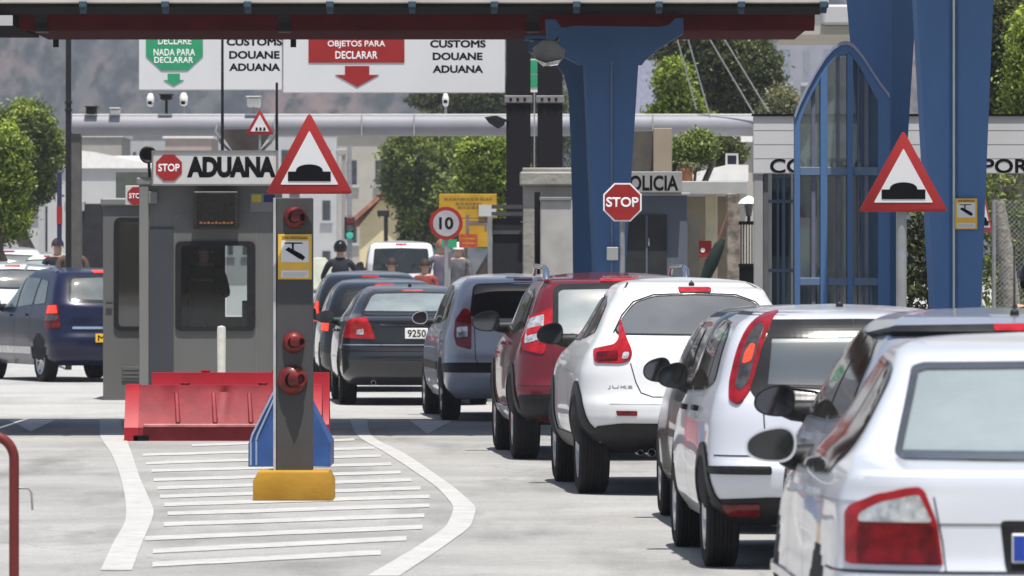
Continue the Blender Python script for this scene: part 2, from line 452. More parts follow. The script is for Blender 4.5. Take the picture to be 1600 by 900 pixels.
    def _dir(s, view):
        if view == 'L': return Vector((1, 0, 0)), Vector((0, 1, 0))
        if view == 'R': return Vector((-1, 0, 0)), Vector((0, 1, 0))
        a = R(view)
        return Vector((math.sin(a), math.cos(a), 0)), Vector((math.cos(a), -math.sin(a), 0))
    def patch(s, name, poly, view, mat, off=0.004, mirror=True, parent=None, step=0.04, depth=0.012, rnd=0.0, label=None, smooth=40):
        """a shaped piece laid on the body: outline (u, z) thrown onto the body along the view direction, with an edge of its own"""
        if rnd: poly = round_poly(poly, rnd, 4)
        d, u = s._dir(view); up = Vector((0, 0, 1)); pts = []
        for i in range(len(poly)):
            a = Vector(poly[i]); b = Vector(poly[(i + 1) % len(poly)]); k = max(1, int((b - a).length / step))
            for j in range(k): pts.append(a + (b - a) * j / k)
        n = len(pts); cu = [p.x for p in pts]; cz = [p.y for p in pts]
        inner = []
        uu = np.arange(min(cu) + step / 2, max(cu), step); vv = np.arange(min(cz) + step / 2, max(cz), step)
        for a in uu:
            for b in vv:
                ins = False; md = 9
                for i in range(n):
                    x1, y1 = pts[i]; x2, y2 = pts[i - 1]
                    if (y1 > b) != (y2 > b) and a < (x2 - x1) * (b - y1) / (y2 - y1) + x1: ins = not ins
                    md = min(md, abs(x1 - a) + abs(y1 - b))
                if ins and md > step * 0.5: inner.append(Vector((a, b)))
        V, E, Fc, _, _, _ = delaunay_2d_cdt([Vector((p[0], p[1])) for p in pts] + inner, [(i, (i + 1) % n) for i in range(n)], [], 1, 1e-5)
        bm = bmesh.new(); tops = []; nrm = []; smn = []
        for p in V:
            o = -d * 6 + u * p[0] + up * p[1]
            if isinstance(view, (int, float)): o = o + Vector((0, s.L * 0.1, 0))
            h, nn = s.ray(o, d)
            if nn.dot(d) > 0: nn = -nn
            av = nn.copy()
            for e1, e2 in ((.03, 0), (-.03, 0), (0, .03), (0, -.03), (.05, .04), (-.05, .04), (.05, -.04), (-.05, -.04)):
                h2, n2 = s.ray(o + u * e1 + up * e2, d)
                if n2.dot(d) > 0: n2 = -n2
                if n2.dot(nn) > .85: av += n2
            smn.append(av.normalized()); nrm.append(nn); tops.append(bm.verts.new(h + nn * off))
        for f in Fc:
            try: bm.faces.new([tops[i] for i in f])
            except ValueError: pass
        be = [e for e in bm.edges if len(e.link_faces) == 1]; bv = {v for e in be for v in e.verts}; idx = {v: i for i, v in enumerate(tops)}
        low = {v: bm.verts.new(v.co - nrm[idx[v]] * depth) for v in bv}
        for e in be:
            a, b = e.verts
            try: bm.faces.new([a, b, low[b], low[a]])
            except ValueError: pass
        bmesh.ops.recalc_face_normals(bm, faces=bm.faces[:])
        bm.normal_update()
        c = [f for f in bm.faces][0]
        if c.normal.dot(d) > 0: bmesh.ops.reverse_faces(bm, faces=bm.faces[:])
        bm.verts.index_update(); vi = {v: i for i, v in enumerate(tops)}; lo = {low[v]: vi[v] for v in low}
        cn = [tuple(smn[vi[v] if v in vi else lo[v]]) for v in bm.verts]
        me = bpy.data.meshes.new(name); bm.to_mesh(me); me.materials.append(mat); me.shade_smooth(); me.normals_split_custom_set_from_vertices(cn); smooth = None
        p1 = parent[0] if isinstance(parent, tuple) else (parent or s.t)
        o1 = link(name, me, p1, smooth, label); o2 = None
        if mirror:
            for v in bm.verts: v.co.x = -v.co.x
            bmesh.ops.reverse_faces(bm, faces=bm.faces[:])
            m2 = bpy.data.meshes.new(name); bm.to_mesh(m2); m2.materials.append(mat); m2.shade_smooth(); m2.normals_split_custom_set_from_vertices([(-q[0], q[1], q[2]) for q in cn])
            p2 = parent[1] if isinstance(parent, tuple) else (parent or s.t)
            o2 = link(name, m2, p2, smooth, label)
        bm.free()
        return (o1, o2) if mirror else o1
    def seam(s, name, line, view, w=0.008, mirror=True, mat=None, parent=None, off=0.0025):
        d, u = s._dir(view); up = Vector((0, 0, 1)); P = []
        for a, b in zip(line, line[1:]):
            a, b = Vector(a), Vector(b); k = max(1, int((b - a).length / 0.03))
            P += [a + (b - a) * j / k for j in range(k)]
        P.append(Vector(line[-1]))
        for sg in ((1, -1) if mirror else (1,)):
            rows = []
            for i, p in enumerate(P):
                t = (P[min(i + 1, len(P) - 1)] - P[max(i - 1, 0)]).normalized(); nn = Vector((-t.y, t.x)) * w / 2; row = []; nl = max(1, int(w / .015))
                for q in [p - nn + nn * 2 * j_ / nl for j_ in range(nl + 1)]:
                    h, m = s.ray(-d * 6 + u * q[0] + up * q[1] + (Vector((0, s.L * 0.1, 0)) if isinstance(view, (int, float)) else Vector()), d)
                    if m.dot(d) > 0: m = -m
                    v = h + m * off; row.append((v.x * sg, v.y, v.z))
                rows.append(row)
            mb = MB(); mb.grid(rows); obj(name, mb, mat or M_gap, parent or s.t)
    def mirror(s, ym, zm, pmat, sx=0.085, sz=0.07, gap=0.05, side=(-1, 1), inset=0.0):
        for sg in side:
            xb = s.W - inset; mb = MB(); N = 20; rows = []
            for k in range(9):                                    # shell bulging forward from the glass rim
                t = k / 8; yy = 0.0 + 0.15 * math.sin(t * math.pi / 2); sc = math.cos(t * math.pi / 2) ** 0.6 if t < 1 else 0.02
                row = []
                for i in range(N + 1):
                    a = 2 * math.pi * i / N; c, q = math.cos(a), math.sin(a)
                    xx = abs(c) ** 0.8 * (1 if c > 0 else -1); row.append((sx * sc * xx, yy, sz * sc * (abs(q) ** 0.85 * (1 if q > 0 else -1) * (1 - .2 * xx * sg) - .1 * xx * sg)))
                rows.append(row)
            cx = sg * (xb + gap + sx - .025)
            T = Matrix.Translation((cx, ym, zm))
            rows = [[tuple(T @ Vector(p)) for p in r] for r in rows]; mb.grid(rows)
            o = obj('mirror', mb, pmat, s.t, 50)
            mr = MB(); 
            outer = []
            for a in [2 * math.pi * i / 32 for i in range(32)]:
                c, q = math.cos(a), math.sin(a); xx = abs(c) ** 0.8 * (1 if c > 0 else -1)
                outer.append((cx + sx * xx, zm + sz * (abs(q) ** 0.85 * (1 if q > 0 else -1) * (1 - .2 * xx * sg) - .1 * xx * sg)))
            inn = [(cx + (p[0] - cx) * 0.91, zm + (p[1] - zm) * 0.88) for p in outer]
            mr.ring(outer, inn, ym - 0.006, ym + 0.012); obj('mirror_bezel', mr, pmat, o, 50)
            g = MB(); g.prism(inn, ym + 0.006, ym + 0.01); obj('mirror_glass', g, M_mirror, o)
            a = MB(); a.tube([(sg * (xb - 0.06), ym + 0.09, zm - 0.055), (sg * (xb + gap * 0.7), ym + 0.07, zm - 0.05), (cx - sg * sx * 0.5, ym + 0.05, zm - 0.04)], [0.06, 0.05, 0.04], 10); obj('mirror_arm', a, M_black, o, 50)
    def side_win(s, polys, mat=None, band=True, frame=0.022):
        for p in polys:
            q = round_poly(p, 0.05, 4)
            if band:
                c = Vector((sum(a[0] for a in q) / len(q), sum(a[1] for a in q) / len(q)))
                big = [(a[0] + (a[0] - c.x) / max(1e-3, math.hypot(a[0] - c.x, a[1] - c.y)) * frame, a[1] + (a[1] - c.y) / max(1e-3, math.hypot(a[0] - c.x, a[1] - c.y)) * frame * 0.8) for a in q]
                f = s.patch('window_frame', big, 'L', M_blackgl, 0.003, step=0.05)
                s.patch('side_window', q, 'L', mat or M_glassbr, 0.006, parent=f, step=0.05)
            else: s.patch('side_window', q, 'L', mat or M_glassbr, 0.005, step=0.05)
    def rear_win(s, half, mat, band=0.03, rnd=0.05, open_to=None):
        q = [(-a, b) for a, b in half] ; full = list(half) + [(-a, b) for a, b in reversed(half)]
        full = [p for i, p in enumerate(full) if i == 0 or (abs(p[0] - full[i - 1][0]) + abs(p[1] - full[i - 1][1])) > 1e-4]
        full = round_poly(full, rnd, 4)
        cz = sum(p[1] for p in full) / len(full); cz0, cz1 = min(p[1] for p in full), max(p[1] for p in full); mu = max(p[0] for p in full)
        if open_to: return s.open_win(full, mat, band, open_to)
        fr = s.patch('rear_window', full, 0, M_band, 0.003, mirror=False)
        k = 1 - band / mu; kz = 1 - 2 * band / (cz1 - cz0)
        s.patch('glass', [(p[0] * k, (cz0 + cz1) / 2 + (p[1] - (cz0 + cz1) / 2) * kz) for p in full], 0, mat, 0.006, mirror=False, parent=fr)
        return fr
    def open_win(s, full, mat, band, seats):
        # a real opening from the rear window through to the windscreen, glazed at both ends, with the seats inside
        cz0, cz1 = min(p[1] for p in full), max(p[1] for p in full); mu = max(p[0] for p in full); cz = (cz0 + cz1) / 2
        k = 1 - band / mu; kz = 1 - 2 * band / (cz1 - cz0)
        inn = [(p[0] * k, cz + (p[1] - cz) * kz) for p in full]; mid = [(p[0] * (1 + k) / 2, cz + (p[1] - cz) * (1 + kz) / 2) for p in full]
        cm = MB(); cm.prism(inn, -.6, s.L + .5); co = obj('cutter', cm, M_cabin)
        md = s.body.modifiers.new('b', 'BOOLEAN'); md.object = co; md.operation = 'DIFFERENCE'; md.solver = 'EXACT'
        me2 = bpy.data.meshes.new_from_object(s.body.evaluated_get(bpy.context.evaluated_depsgraph_get()))
        s.body.modifiers.clear(); s.body.data = me2; bpy.data.objects.remove(co); me2.name = 'body'; s.finish(me2)
        big = [(p[0] * (1 + k) / 2 , cz + (p[1] - cz) * (1 + kz) / 2) for p in full]
        g = s.patch('rear_window', big, 0, mat, 0.003, mirror=False, depth=.004)
        s.seam('window_band', mid + mid[:1], 0, band * 1.5, mirror=False, mat=getattr(s, 'bandmat', M_band), parent=g, off=.0065)
        s.patch('windscreen', [(-p[0], p[1]) for p in big], 180, G_mid, 0.003, mirror=False, depth=.004)
        for y, xs_, zt in seats:
            for x in xs_:
                m = MB(); m.box(x - .23, x + .23, y - .05, y + .07, cz0 - .02, zt - .16, .05, 3); st = obj('seat', m, M_seat, s.t, 50)
                m = MB(); m.box(x - .125, x + .125, y - .07, y + .03, zt - .145, zt, .045, 3); m.tube([(x - .05, y, zt - .2), (x - .05, y, zt - .1)], .007, 6); m.tube([(x + .05, y, zt - .2), (x + .05, y, zt - .1)], .007, 6); obj('headrest', m, M_seat, st, 50)
        m = MB(); m.box(-.11, .11, s.L * .56, s.L * .56 + .02, cz1 - .10, cz1 - .04, .015, 2); obj('inner_mirror', m, M_black, s.t, 50)
        return g
    def lamp(s, poly, view, mat, subs=(), rnd=0.02, off=0.012, label=None, step=0.03, du=0.0, su=1.0, uc=-.6):
        k = lambda a: uc + (a - uc) * su + du
        poly = [(k(a), b) for a, b in poly]; subs = [([(k(a), b) for a, b in p], m) for p, m in subs]
        a = s.patch('tail_light', poly, view, mat, off, rnd=rnd, step=step, depth=0.02, label=label)
        for i_, (p, m) in enumerate(subs): s.patch('lens', p, view, m, off + 0.004 + 0.003 * i_, rnd=0.015, parent=a, step=step, depth=0.006)
        return a
    def plate(s, zc, wd=0.52, ht=0.11, txt='', mat=None, eu=True, dy=0.0):
        h, n = s.ray(Vector((0, -3, zc)), Vector((0, 1, 0))); y = h.y - 0.012 + dy
        p = MB(); p.box(-wd / 2, wd / 2, y - 0.006, y + 0.03, zc - ht / 2, zc + ht / 2, 0.003); o = obj('number_plate', p, mat or M_plate, s.t)
        if eu:
            q = MB(); q.box(-wd / 2 + 0.004, -wd / 2 + 0.045, y - 0.0085, y - 0.0062, zc - ht / 2 + 0.006, zc + ht / 2 - 0.006); obj('country_strip', q, M_plateblue, o)
        if txt: text(txt, (-wd / 2 + (0.07 if eu else 0.03), wd / 2 - 0.025, zc - ht * 0.34, zc + ht * 0.34), y - 0.0068, M_ink, o, bold=0.015)
    def part(s, name, mb, mat, smooth=None): return obj(name, mb, mat, s.t, smooth)
    def antenna(s, y, h=0.0, ln=0.22, lean=-0.3):
        hh, n = s.ray(Vector((0, y, 4)), Vector((0, 0, -1))); z = hh.z
        m = MB(); m.lathe([(0.022, -0.01), (0.02, 0.018), (0.008, 0.03)], Matrix.Translation((0, y, z)), 12)
        m.tube([(0, y, z + 0.01), (0, y + lean * ln * -0.2, z + ln)], [0.006, 0.003], 6); s.part('antenna', m, M_black)
    def third_light(s, z, wd, ht, mat=None, off=0.012):
        s.patch('brake_light', [(-wd / 2, z - ht / 2), (wd / 2, z - ht / 2), (wd / 2, z + ht / 2), (-wd / 2, z + ht / 2)], 0, mat or M_red, off, mirror=False, rnd=0.012, step=0.03)
    def handles(s, spots, mat):
        for y, z in spots:
            s.patch('door_handle', [(y - 0.09, z - 0.016), (y + 0.09, z - 0.012), (y + 0.09, z + 0.014), (y - 0.09, z + 0.016)], 'L', mat, 0.028, rnd=0.012, step=0.03, depth=0.032)
    def exhaust(s, x, z, y=0.02, r=0.03):
        m = MB(); T = Matrix.Translation((x, y, z)) @ Matrix.Rotation(R(-90), 4, 'X')
        m.lathe([(r * 0.82, 0.25), (r * 0.82, 0.0), (r, 0.0), (r, 0.3)], T, 16); s.part('exhaust_pipe', m, M_chrome, 40)
    def wiper(s, z0, z1, u1):
        a, n = s.ray(Vector((0, -3, z0)), Vector((0, 1, 0))); b, n = s.ray(Vector((u1, -3, z1)), Vector((0, 1, 0)))
        m = MB(); m.tube([a + Vector((0, -0.03, 0)), (a + b) / 2 + Vector((0, -0.04, 0)), b + Vector((0, -0.02, 0))], [0.014, 0.009, 0.006], 6); s.part('wiper', m, M_black)
    def letters(s, txt, box, mat):
        o = text(txt, box, 0.0, mat, s.t, name='badge', ext=.003)
        for v in o.data.vertices:
            h, n = s.ray(Vector((v.co.x, -3, v.co.z)), Vector((0, 1, 0))); v.co.y = h.y - .002 + v.co.y
# ---------------------------------------------------------------- ground, road, markings
def gz(D):
    t = min(1.0, max(0.0, (D - 94.0) / 10.0)); return 0.30 * t * t * (3 - 2 * t)
def asphalt(name, col, stain, scale=0.5, var=0.14):
    m = bpy.data.materials.new(name); m.use_nodes = True; n = m.node_tree.nodes; l = m.node_tree.links; b = n['Principled BSDF']
    b.inputs['Roughness'].default_value = 0.88; b.inputs['Specular IOR Level'].default_value = 0.3
    tc = n.new('ShaderNodeTexCoord')
    def nz(sc, det, st=None, ro=0.6):
        mp = n.new('ShaderNodeMapping'); l.new(tc.outputs['Object'], mp.inputs[0])
        if st: mp.inputs['Scale'].default_value = st
        q = n.new('ShaderNodeTexNoise'); q.inputs['Scale'].default_value = sc; q.inputs['Detail'].default_value = det; q.inputs['Roughness'].default_value = ro
        l.new(mp.outputs[0], q.inputs['Vector']); return q.outputs[0]
    def mr(src, a, c, lo, hi):
        r = n.new('ShaderNodeMapRange'); r.inputs[1].default_value = a; r.inputs[2].default_value = c; r.inputs[3].default_value = lo; r.inputs[4].default_value = hi
        l.new(src, r.inputs[0]); return r.outputs[0]
    def mul(a, c):
        q = n.new('ShaderNodeMath'); q.operation = 'MULTIPLY'; l.new(a, q.inputs[0]); l.new(c, q.inputs[1]); return q.outputs[0]
    v = mul(mul(mr(nz(scale, 6), .3, .7, 1 - var, 1 + var), mr(nz(11, 6, None, .75), .3, .7, .88, 1.12)), mr(nz(55, 3), .3, .7, .80, 1.18))
    v = mul(v, mr(nz(1.0, 7, (1.1, .16, 1)), .52, .78, 1.0, 1 - stain))          # tyre-dragged dirt along the lane
    v = mul(v, mr(nz(2.2, 9, None, .7), .62, .8, 1.0, 1 - stain * .8))            # oil drips
    vo = n.new('ShaderNodeTexVoronoi'); vo.feature = 'DISTANCE_TO_EDGE'; vo.inputs['Scale'].default_value = .22; vo.inputs['Randomness'].default_value = 1
    mp = n.new('ShaderNodeMapping'); l.new(tc.outputs['Object'], mp.inputs[0])
    wn = n.new('ShaderNodeTexNoise'); wn.inputs['Scale'].default_value = 1.4; wn.inputs['Detail'].default_value = 6; l.new(tc.outputs['Object'], wn.inputs['Vector'])
    ad = n.new('ShaderNodeVectorMath'); ad.operation = 'MULTIPLY_ADD'; ad.inputs[1].default_value = (.9, .9, 0); l.new(wn.outputs['Color'], ad.inputs[0]); l.new(mp.outputs[0], ad.inputs[2])
    l.new(ad.outputs[0], vo.inputs['Vector'])
    v = mul(v, mr(vo.outputs['Distance'], 0.0, .006, .8, 1.0))
    mx = n.new('ShaderNodeMix'); mx.data_type = 'RGBA'; mx.blend_type = 'MULTIPLY'; mx.inputs[0].default_value = 1; mx.inputs[6].default_value = (*col, 1)
    l.new(v, mx.inputs[7]); l.new(mx.outputs[2], b.inputs['Base Color'])
    bp = n.new('ShaderNodeBump'); bp.inputs['Strength'].default_value = .35; bp.inputs['Distance'].default_value = .01
    l.new(nz(90, 3), bp.inputs['Height']); l.new(bp.outputs[0], b.inputs['Normal'])
    return m
def worn_paint(name, col, under, wear=.5):
    m = pm(name, col, .7, var=.08, scale=3.0, bump=.1, bscale=80)
    n = m.node_tree.nodes; l = m.node_tree.links; b = n['Principled BSDF']; src = b.inputs['Base Color'].links[0].from_socket
    q = n.new('ShaderNodeTexNoise'); q.inputs['Scale'].default_value = 9; q.inputs['Detail'].default_value = 10; q.inputs['Roughness'].default_value = .75
    tc = n.new('ShaderNodeTexCoord'); l.new(tc.outputs['Object'], q.inputs['Vector'])
    r = n.new('ShaderNodeMapRange'); r.inputs[1].default_value = .72 - wear * .25; r.inputs[2].default_value = .80 - wear * .2; l.new(q.outputs[0], r.inputs[0])
    mx = n.new('ShaderNodeMix'); mx.data_type = 'RGBA'; mx.inputs[7].default_value = (*under, 1); l.new(src, mx.inputs[6]); l.new(r.outputs[0], mx.inputs[0]); l.new(mx.outputs[2], b.inputs['Base Color'])
    return m
M_road = asphalt('asphalt_light', (.268, .266, .256), .5, var=.2)
M_apron = asphalt('concrete_apron', (.335, .332, .322), .2)
M_land = pm('dry_land', (.16, .145, .11), .95, var=.3, scale=.02)
M_line = worn_paint('road_paint', (.39, .388, .378), (.27, .265, .255), .75)
M_lineold = worn_paint('old_road_paint', (.50, .49, .47), (.345, .34, .33), .8)

xs = [-1500, -300, -40, 40, 300, 1500]
ys = [-200, 0, 94, 96, 98, 100, 102, 104, 400, 1200, 4000]
g = MB(); g.grid([[(x, y, gz(y)) for x in xs] for y in ys]); tag(obj('ground', g, M_land), kind='structure')
g = MB(); g.grid([[(x, y, .004) for x in (-30, 0, 30)] for y in (-100, 0, 30, 69.8)]); tag(obj('road', g, M_road), kind='structure')
g = MB(); g.grid([[(x, y, gz(y) + .004) for x in (-30, 0, 30)] for y in (69.8, 80, 94, 96, 98, 100, 102, 104, 160, 260, 420)]); tag(obj('apron', g, M_apron), kind='structure')

def gpoly(mb, pts, z=.008):
    vs = [mb.bm.verts.new((*G(*p), z)) for p in pts]; mb._face(vs)
def band(edges):
    mb = MB(); rows = []
    # resample the two edges smoothly on the ground
    A = [G(a, y) for y, a, b in edges]; B = [G(b, y) for y, a, b in edges]
    t = np.arange(len(edges)); tt = np.linspace(0, len(edges) - 1, (len(edges) - 1) * 6 + 1)
    f = [mono(list(zip(t, [p[k] for p in Q]))) for Q in (A, B) for k in (0, 1)]
    for q in tt: rows.append([(float(f[0](q)), float(f[1](q)), .008), (float(f[2](q)), float(f[3](q)), .008)])
    mb.grid(rows); return mb
tag(obj('lane_line', band([(655, 156, 187), (683, 157, 196), (710, 174, 206), (749, 189, 219), (783, 196, 234), (801, 197, 240), (817, 195, 236), (850, 177, 222), (893, 157, 206)]), M_line), kind='structure')
tag(obj('lane_line', band([(655, 546, 573), (681, 558, 580), (710, 605, 633), (737, 646, 673), (770, 690, 718), (798, 708, 743), (820, 699, 737), (850, 660, 701), (902, 573, 624)]), M_line), kind='structure')
hs = [(300, 697, 554, 688), (223, 712, 585, 701), (228, 725, 595, 713), (237, 737, 611, 726), (240, 751, 626, 739), (246, 764, 643, 751), (250, 777, 657, 764), (257, 790, 671, 777),
      (262, 804, 671, 791), (256, 821, 663, 807), (226, 843, 660, 825), (239, 863, 635, 843), (238, 884, 595, 865)]
g = MB()
for x0, y0, x1, y1 in hs:
    h = 1.7 + (y0 - 690) * .011
    N = 10; top_ = []; bot = []
    for k in range(N + 1):
        t = k / N; x = x0 + (x1 - x0) * t; y = y0 + (y1 - y0) * t; e = random.uniform(-.25, .25)
        top_.append((x, y - h + e)); bot.append((x, y + h + e))
    for k in range(N): gpoly(g, [bot[k], bot[k + 1], top_[k + 1], top_[k]])
tag(obj('hatch_stripes', g, M_line), kind='structure')
g = MB()
for pts in ([(13, 657), (87, 657), (48, 675)], [(640, 658), (708, 658), (668, 679)], [(-120, 657), (-60, 657), (-92, 675)]): gpoly(g, list(reversed(pts)))
tag(obj('ramp_triangles', g, M_lineold), kind='structure')

# ---------------------------------------------------------------- hills
def hill_mat():
    m = bpy.data.materials.new('hillside'); m.use_nodes = True; n = m.node_tree.nodes; l = m.node_tree.links; b = n['Principled BSDF']; b.inputs['Roughness'].default_value = 1
    b.inputs['Specular IOR Level'].default_value = 0
    tc = n.new('ShaderNodeTexCoord'); mp = n.new('ShaderNodeMapping'); mp.inputs['Scale'].default_value = (1, .12, .8); l.new(tc.outputs['Object'], mp.inputs[0])
    def nz(sc, d):
        q = n.new('ShaderNodeTexNoise'); q.inputs['Scale'].default_value = sc; q.inputs['Detail'].default_value = d; q.inputs['Roughness'].default_value = .65; l.new(mp.outputs[0], q.inputs['Vector']); return q.outputs[0]
    def rmp(s, a, c):
        r = n.new('ShaderNodeMapRange'); r.inputs[1].default_value = a; r.inputs[2].default_value = c; l.new(s, r.inputs[0]); return r.outputs[0]
    def mix(f, c1, c2):
        x = n.new('ShaderNodeMix'); x.data_type = 'RGBA'; l.new(f, x.inputs[0])
        for k, c in ((6, c1), (7, c2)):
            if isinstance(c, tuple): x.inputs[k].default_value = (*c, 1)
            else: l.new(c, x.inputs[k])
        return x.outputs[2]
    a = mix(rmp(nz(.22, 8), .42, .58), (.020, .025, .034), (.058, .062, .066))  # bluish scrub tones also carry the distance haze in their colour
    c = mix(rmp(nz(.055, 8), .50, .64), a, (.115, .085, .082))
    d = mix(rmp(nz(.4, 6), .5, .64), c, (.022, .028, .030))
    l.new(d, b.inputs['Base Color']); return m
g = MB(); rows = []
for j in range(64):
    y = 760 + j * 11; row = []
    for i in range(130):
        x = -780 + i * 12; t = max(0, (y - 775) / 690)
        z = .0 + 150 * t ** .9 * (.78 + .45 * noise.noise(Vector((x * .004, y * .004, 3)))) + 22 * min(1, t * 4) * noise.noise(Vector((x * .014, y * .014, 1))) + 5 * min(1, t * 4) * noise.noise(Vector((x * .05, y * .05, 5)))
        row.append((x, y, z + (gz(500) if j else -.5)))
    rows.append(row)
g.grid(rows); tag(obj('hill', g, hill_mat(), None, 80), kind='structure')

# ---------------------------------------------------------------- trees
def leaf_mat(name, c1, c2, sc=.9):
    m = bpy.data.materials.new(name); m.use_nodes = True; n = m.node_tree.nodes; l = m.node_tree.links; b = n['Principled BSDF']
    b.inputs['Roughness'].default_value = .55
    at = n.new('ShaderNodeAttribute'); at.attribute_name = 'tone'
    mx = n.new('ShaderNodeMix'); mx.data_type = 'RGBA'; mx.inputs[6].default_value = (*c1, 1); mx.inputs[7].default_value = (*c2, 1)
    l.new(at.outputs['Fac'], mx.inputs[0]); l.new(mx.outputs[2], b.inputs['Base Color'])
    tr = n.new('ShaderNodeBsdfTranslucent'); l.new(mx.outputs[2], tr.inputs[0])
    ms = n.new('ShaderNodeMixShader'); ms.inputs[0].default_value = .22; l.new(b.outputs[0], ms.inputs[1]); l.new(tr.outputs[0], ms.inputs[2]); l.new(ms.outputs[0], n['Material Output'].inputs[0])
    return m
M_bark = pm('bark', (.12, .10, .085), .9, var=.35, scale=9, bump=.6, bscale=30, stretch=(1, 1, .25))
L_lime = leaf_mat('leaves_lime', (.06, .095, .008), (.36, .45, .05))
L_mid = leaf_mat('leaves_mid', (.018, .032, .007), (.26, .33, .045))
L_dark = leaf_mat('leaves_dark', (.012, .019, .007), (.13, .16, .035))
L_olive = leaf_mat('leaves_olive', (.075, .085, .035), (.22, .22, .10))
def foliage(blobs, n, leaf, seed, clump=28, spread=.16):
    rs = np.random.default_rng(seed); vol = np.array([b[3] * b[4] * b[5] for b in blobs]) ** .72; vol /= vol.sum(); C = []; tone = []
    for b, f in zip(blobs, vol):
        k = max(3, int(n * f / clump)); d = rs.normal(size=(k, 3)); d /= np.linalg.norm(d, axis=1)[:, None]; rad = rs.uniform(.4, 1.05, k) ** .6; far_ = rs.uniform(0, 1, k) < .16; rad[far_] *= rs.uniform(1.05, 1.32, far_.sum())
        cc = np.array(b[:3]) + d * rad[:, None] * np.array(b[3:6]); R_ = max(b[3:6]); t = np.clip(rs.uniform(-.25, .6, k) + .34 * d[:, 2], 0, .85)  # tone rises on upward-facing clumps: sunlit tops painted in
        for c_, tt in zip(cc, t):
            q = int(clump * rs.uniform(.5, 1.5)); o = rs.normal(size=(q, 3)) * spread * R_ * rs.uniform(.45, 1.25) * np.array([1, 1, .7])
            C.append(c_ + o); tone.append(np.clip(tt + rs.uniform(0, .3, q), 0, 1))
    C = np.concatenate(C); tone = np.concatenate(tone); N = len(C)
    u = rs.normal(size=(N, 3)); u /= np.linalg.norm(u, axis=1)[:, None]; v = np.cross(u, rs.normal(size=(N, 3))); v /= np.linalg.norm(v, axis=1)[:, None]; nn = np.cross(u, v)
    s = leaf * rs.uniform(.6, 1.4, N)[:, None]
    V = np.stack([C - u * s, C - v * s * .42 + nn * s * .12, C + u * s, C + v * s * .42 + nn * s * .12], 1).reshape(-1, 3).astype('f')
    me = bpy.data.meshes.new('crown'); me.vertices.add(N * 4); me.vertices.foreach_set('co', V.ravel())
    me.loops.add(N * 4); me.loops.foreach_set('vertex_index', np.arange(N * 4, dtype='i')); me.polygons.add(N); me.polygons.foreach_set('loop_start', np.arange(0, N * 4, 4, dtype='i'))
    me.update(calc_edges=True)
    a = me.attributes.new('tone', 'FLOAT', 'FACE'); a.data.foreach_set('value', tone.astype('f')); me.validate(); return me
def tree(label, x, D, base, blobs, mat, n=7000, leaf=.14, seed=1, name='tree', cat='tree', group='trees round the crossing', trunk=.18, limbs=True):
    """blobs in pixels of the photograph's frame (x, y, rx, ry) turned into metres at distance D"""
    px = X(x, D); t = thing(name, label, cat, (px, D, base), group=group)
    B = []
    for i, (bx, by, rx, ry) in enumerate(blobs):
        s = D / F; B.append((X(bx, D), D + ((i * 37) % 7 - 3) * .22 * rx * s, Z(by, D), rx * s, max(.5, rx * s * .9), ry * s))
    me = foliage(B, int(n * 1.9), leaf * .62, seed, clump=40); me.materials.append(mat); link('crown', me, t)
    tm = MB(); zt = max(base + .8, min(b[2] for b in B)); P = [(px, D, base - .05)]
    for k in range(1, 5): P.append((px + random.uniform(-.08, .08) * k, D + random.uniform(-.08, .08) * k, base + (zt - base) * k / 4))
    tm.tube(P, [trunk * (1.25 - .14 * k) for k in range(5)], 10); tr = obj('trunk', tm, M_bark, t, 60)
    if limbs:
        for b in B:
            lm = MB(); p0 = Vector(P[3]); p1 = Vector(b[:3]); md = (p0 + p1) / 2 + Vector((0, 0, .25 * (p1 - p0).length * .4))
            lm.tube([p0, md, p1], [trunk * .55, trunk * .35, trunk * .12], 7); obj('limb', lm, M_bark, t, 60)
    return t
def bush(label, x, D, base, blobs, mat, **k):
    return tree(label, x, D, base, blobs, mat, name='bush', cat='bush', trunk=.06, **k)
GZ = .30
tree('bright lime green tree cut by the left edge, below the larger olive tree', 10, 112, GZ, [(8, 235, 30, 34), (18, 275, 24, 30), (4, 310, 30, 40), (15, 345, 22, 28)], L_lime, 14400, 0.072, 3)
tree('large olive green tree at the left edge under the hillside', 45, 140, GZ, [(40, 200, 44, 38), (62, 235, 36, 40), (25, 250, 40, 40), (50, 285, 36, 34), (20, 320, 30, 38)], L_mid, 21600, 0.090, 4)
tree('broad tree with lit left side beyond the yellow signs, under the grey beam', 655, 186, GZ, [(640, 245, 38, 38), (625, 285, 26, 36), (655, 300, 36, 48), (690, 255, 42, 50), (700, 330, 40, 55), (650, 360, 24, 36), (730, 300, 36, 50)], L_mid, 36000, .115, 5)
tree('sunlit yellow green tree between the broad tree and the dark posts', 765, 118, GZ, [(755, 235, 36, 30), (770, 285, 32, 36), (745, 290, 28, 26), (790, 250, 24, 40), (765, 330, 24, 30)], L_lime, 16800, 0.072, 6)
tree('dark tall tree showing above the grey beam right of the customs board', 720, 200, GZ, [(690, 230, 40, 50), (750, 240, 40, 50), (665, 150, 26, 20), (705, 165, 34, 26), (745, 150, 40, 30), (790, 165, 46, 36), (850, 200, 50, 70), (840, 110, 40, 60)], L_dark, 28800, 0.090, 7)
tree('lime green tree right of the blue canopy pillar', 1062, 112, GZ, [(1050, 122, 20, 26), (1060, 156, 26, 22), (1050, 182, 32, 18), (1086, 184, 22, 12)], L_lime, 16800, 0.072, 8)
tree('big dark evergreen tree behind the slanting wires', 1130, 135, GZ, [(1062, 75, 42, 34), (1100, 85, 52, 46), (1150, 80, 48, 44), (1125, 140, 60, 46), (1180, 120, 40, 50), (1195, 165, 30, 40), (1145, 180, 52, 34)], L_dark, 38400, 0.084, 9)
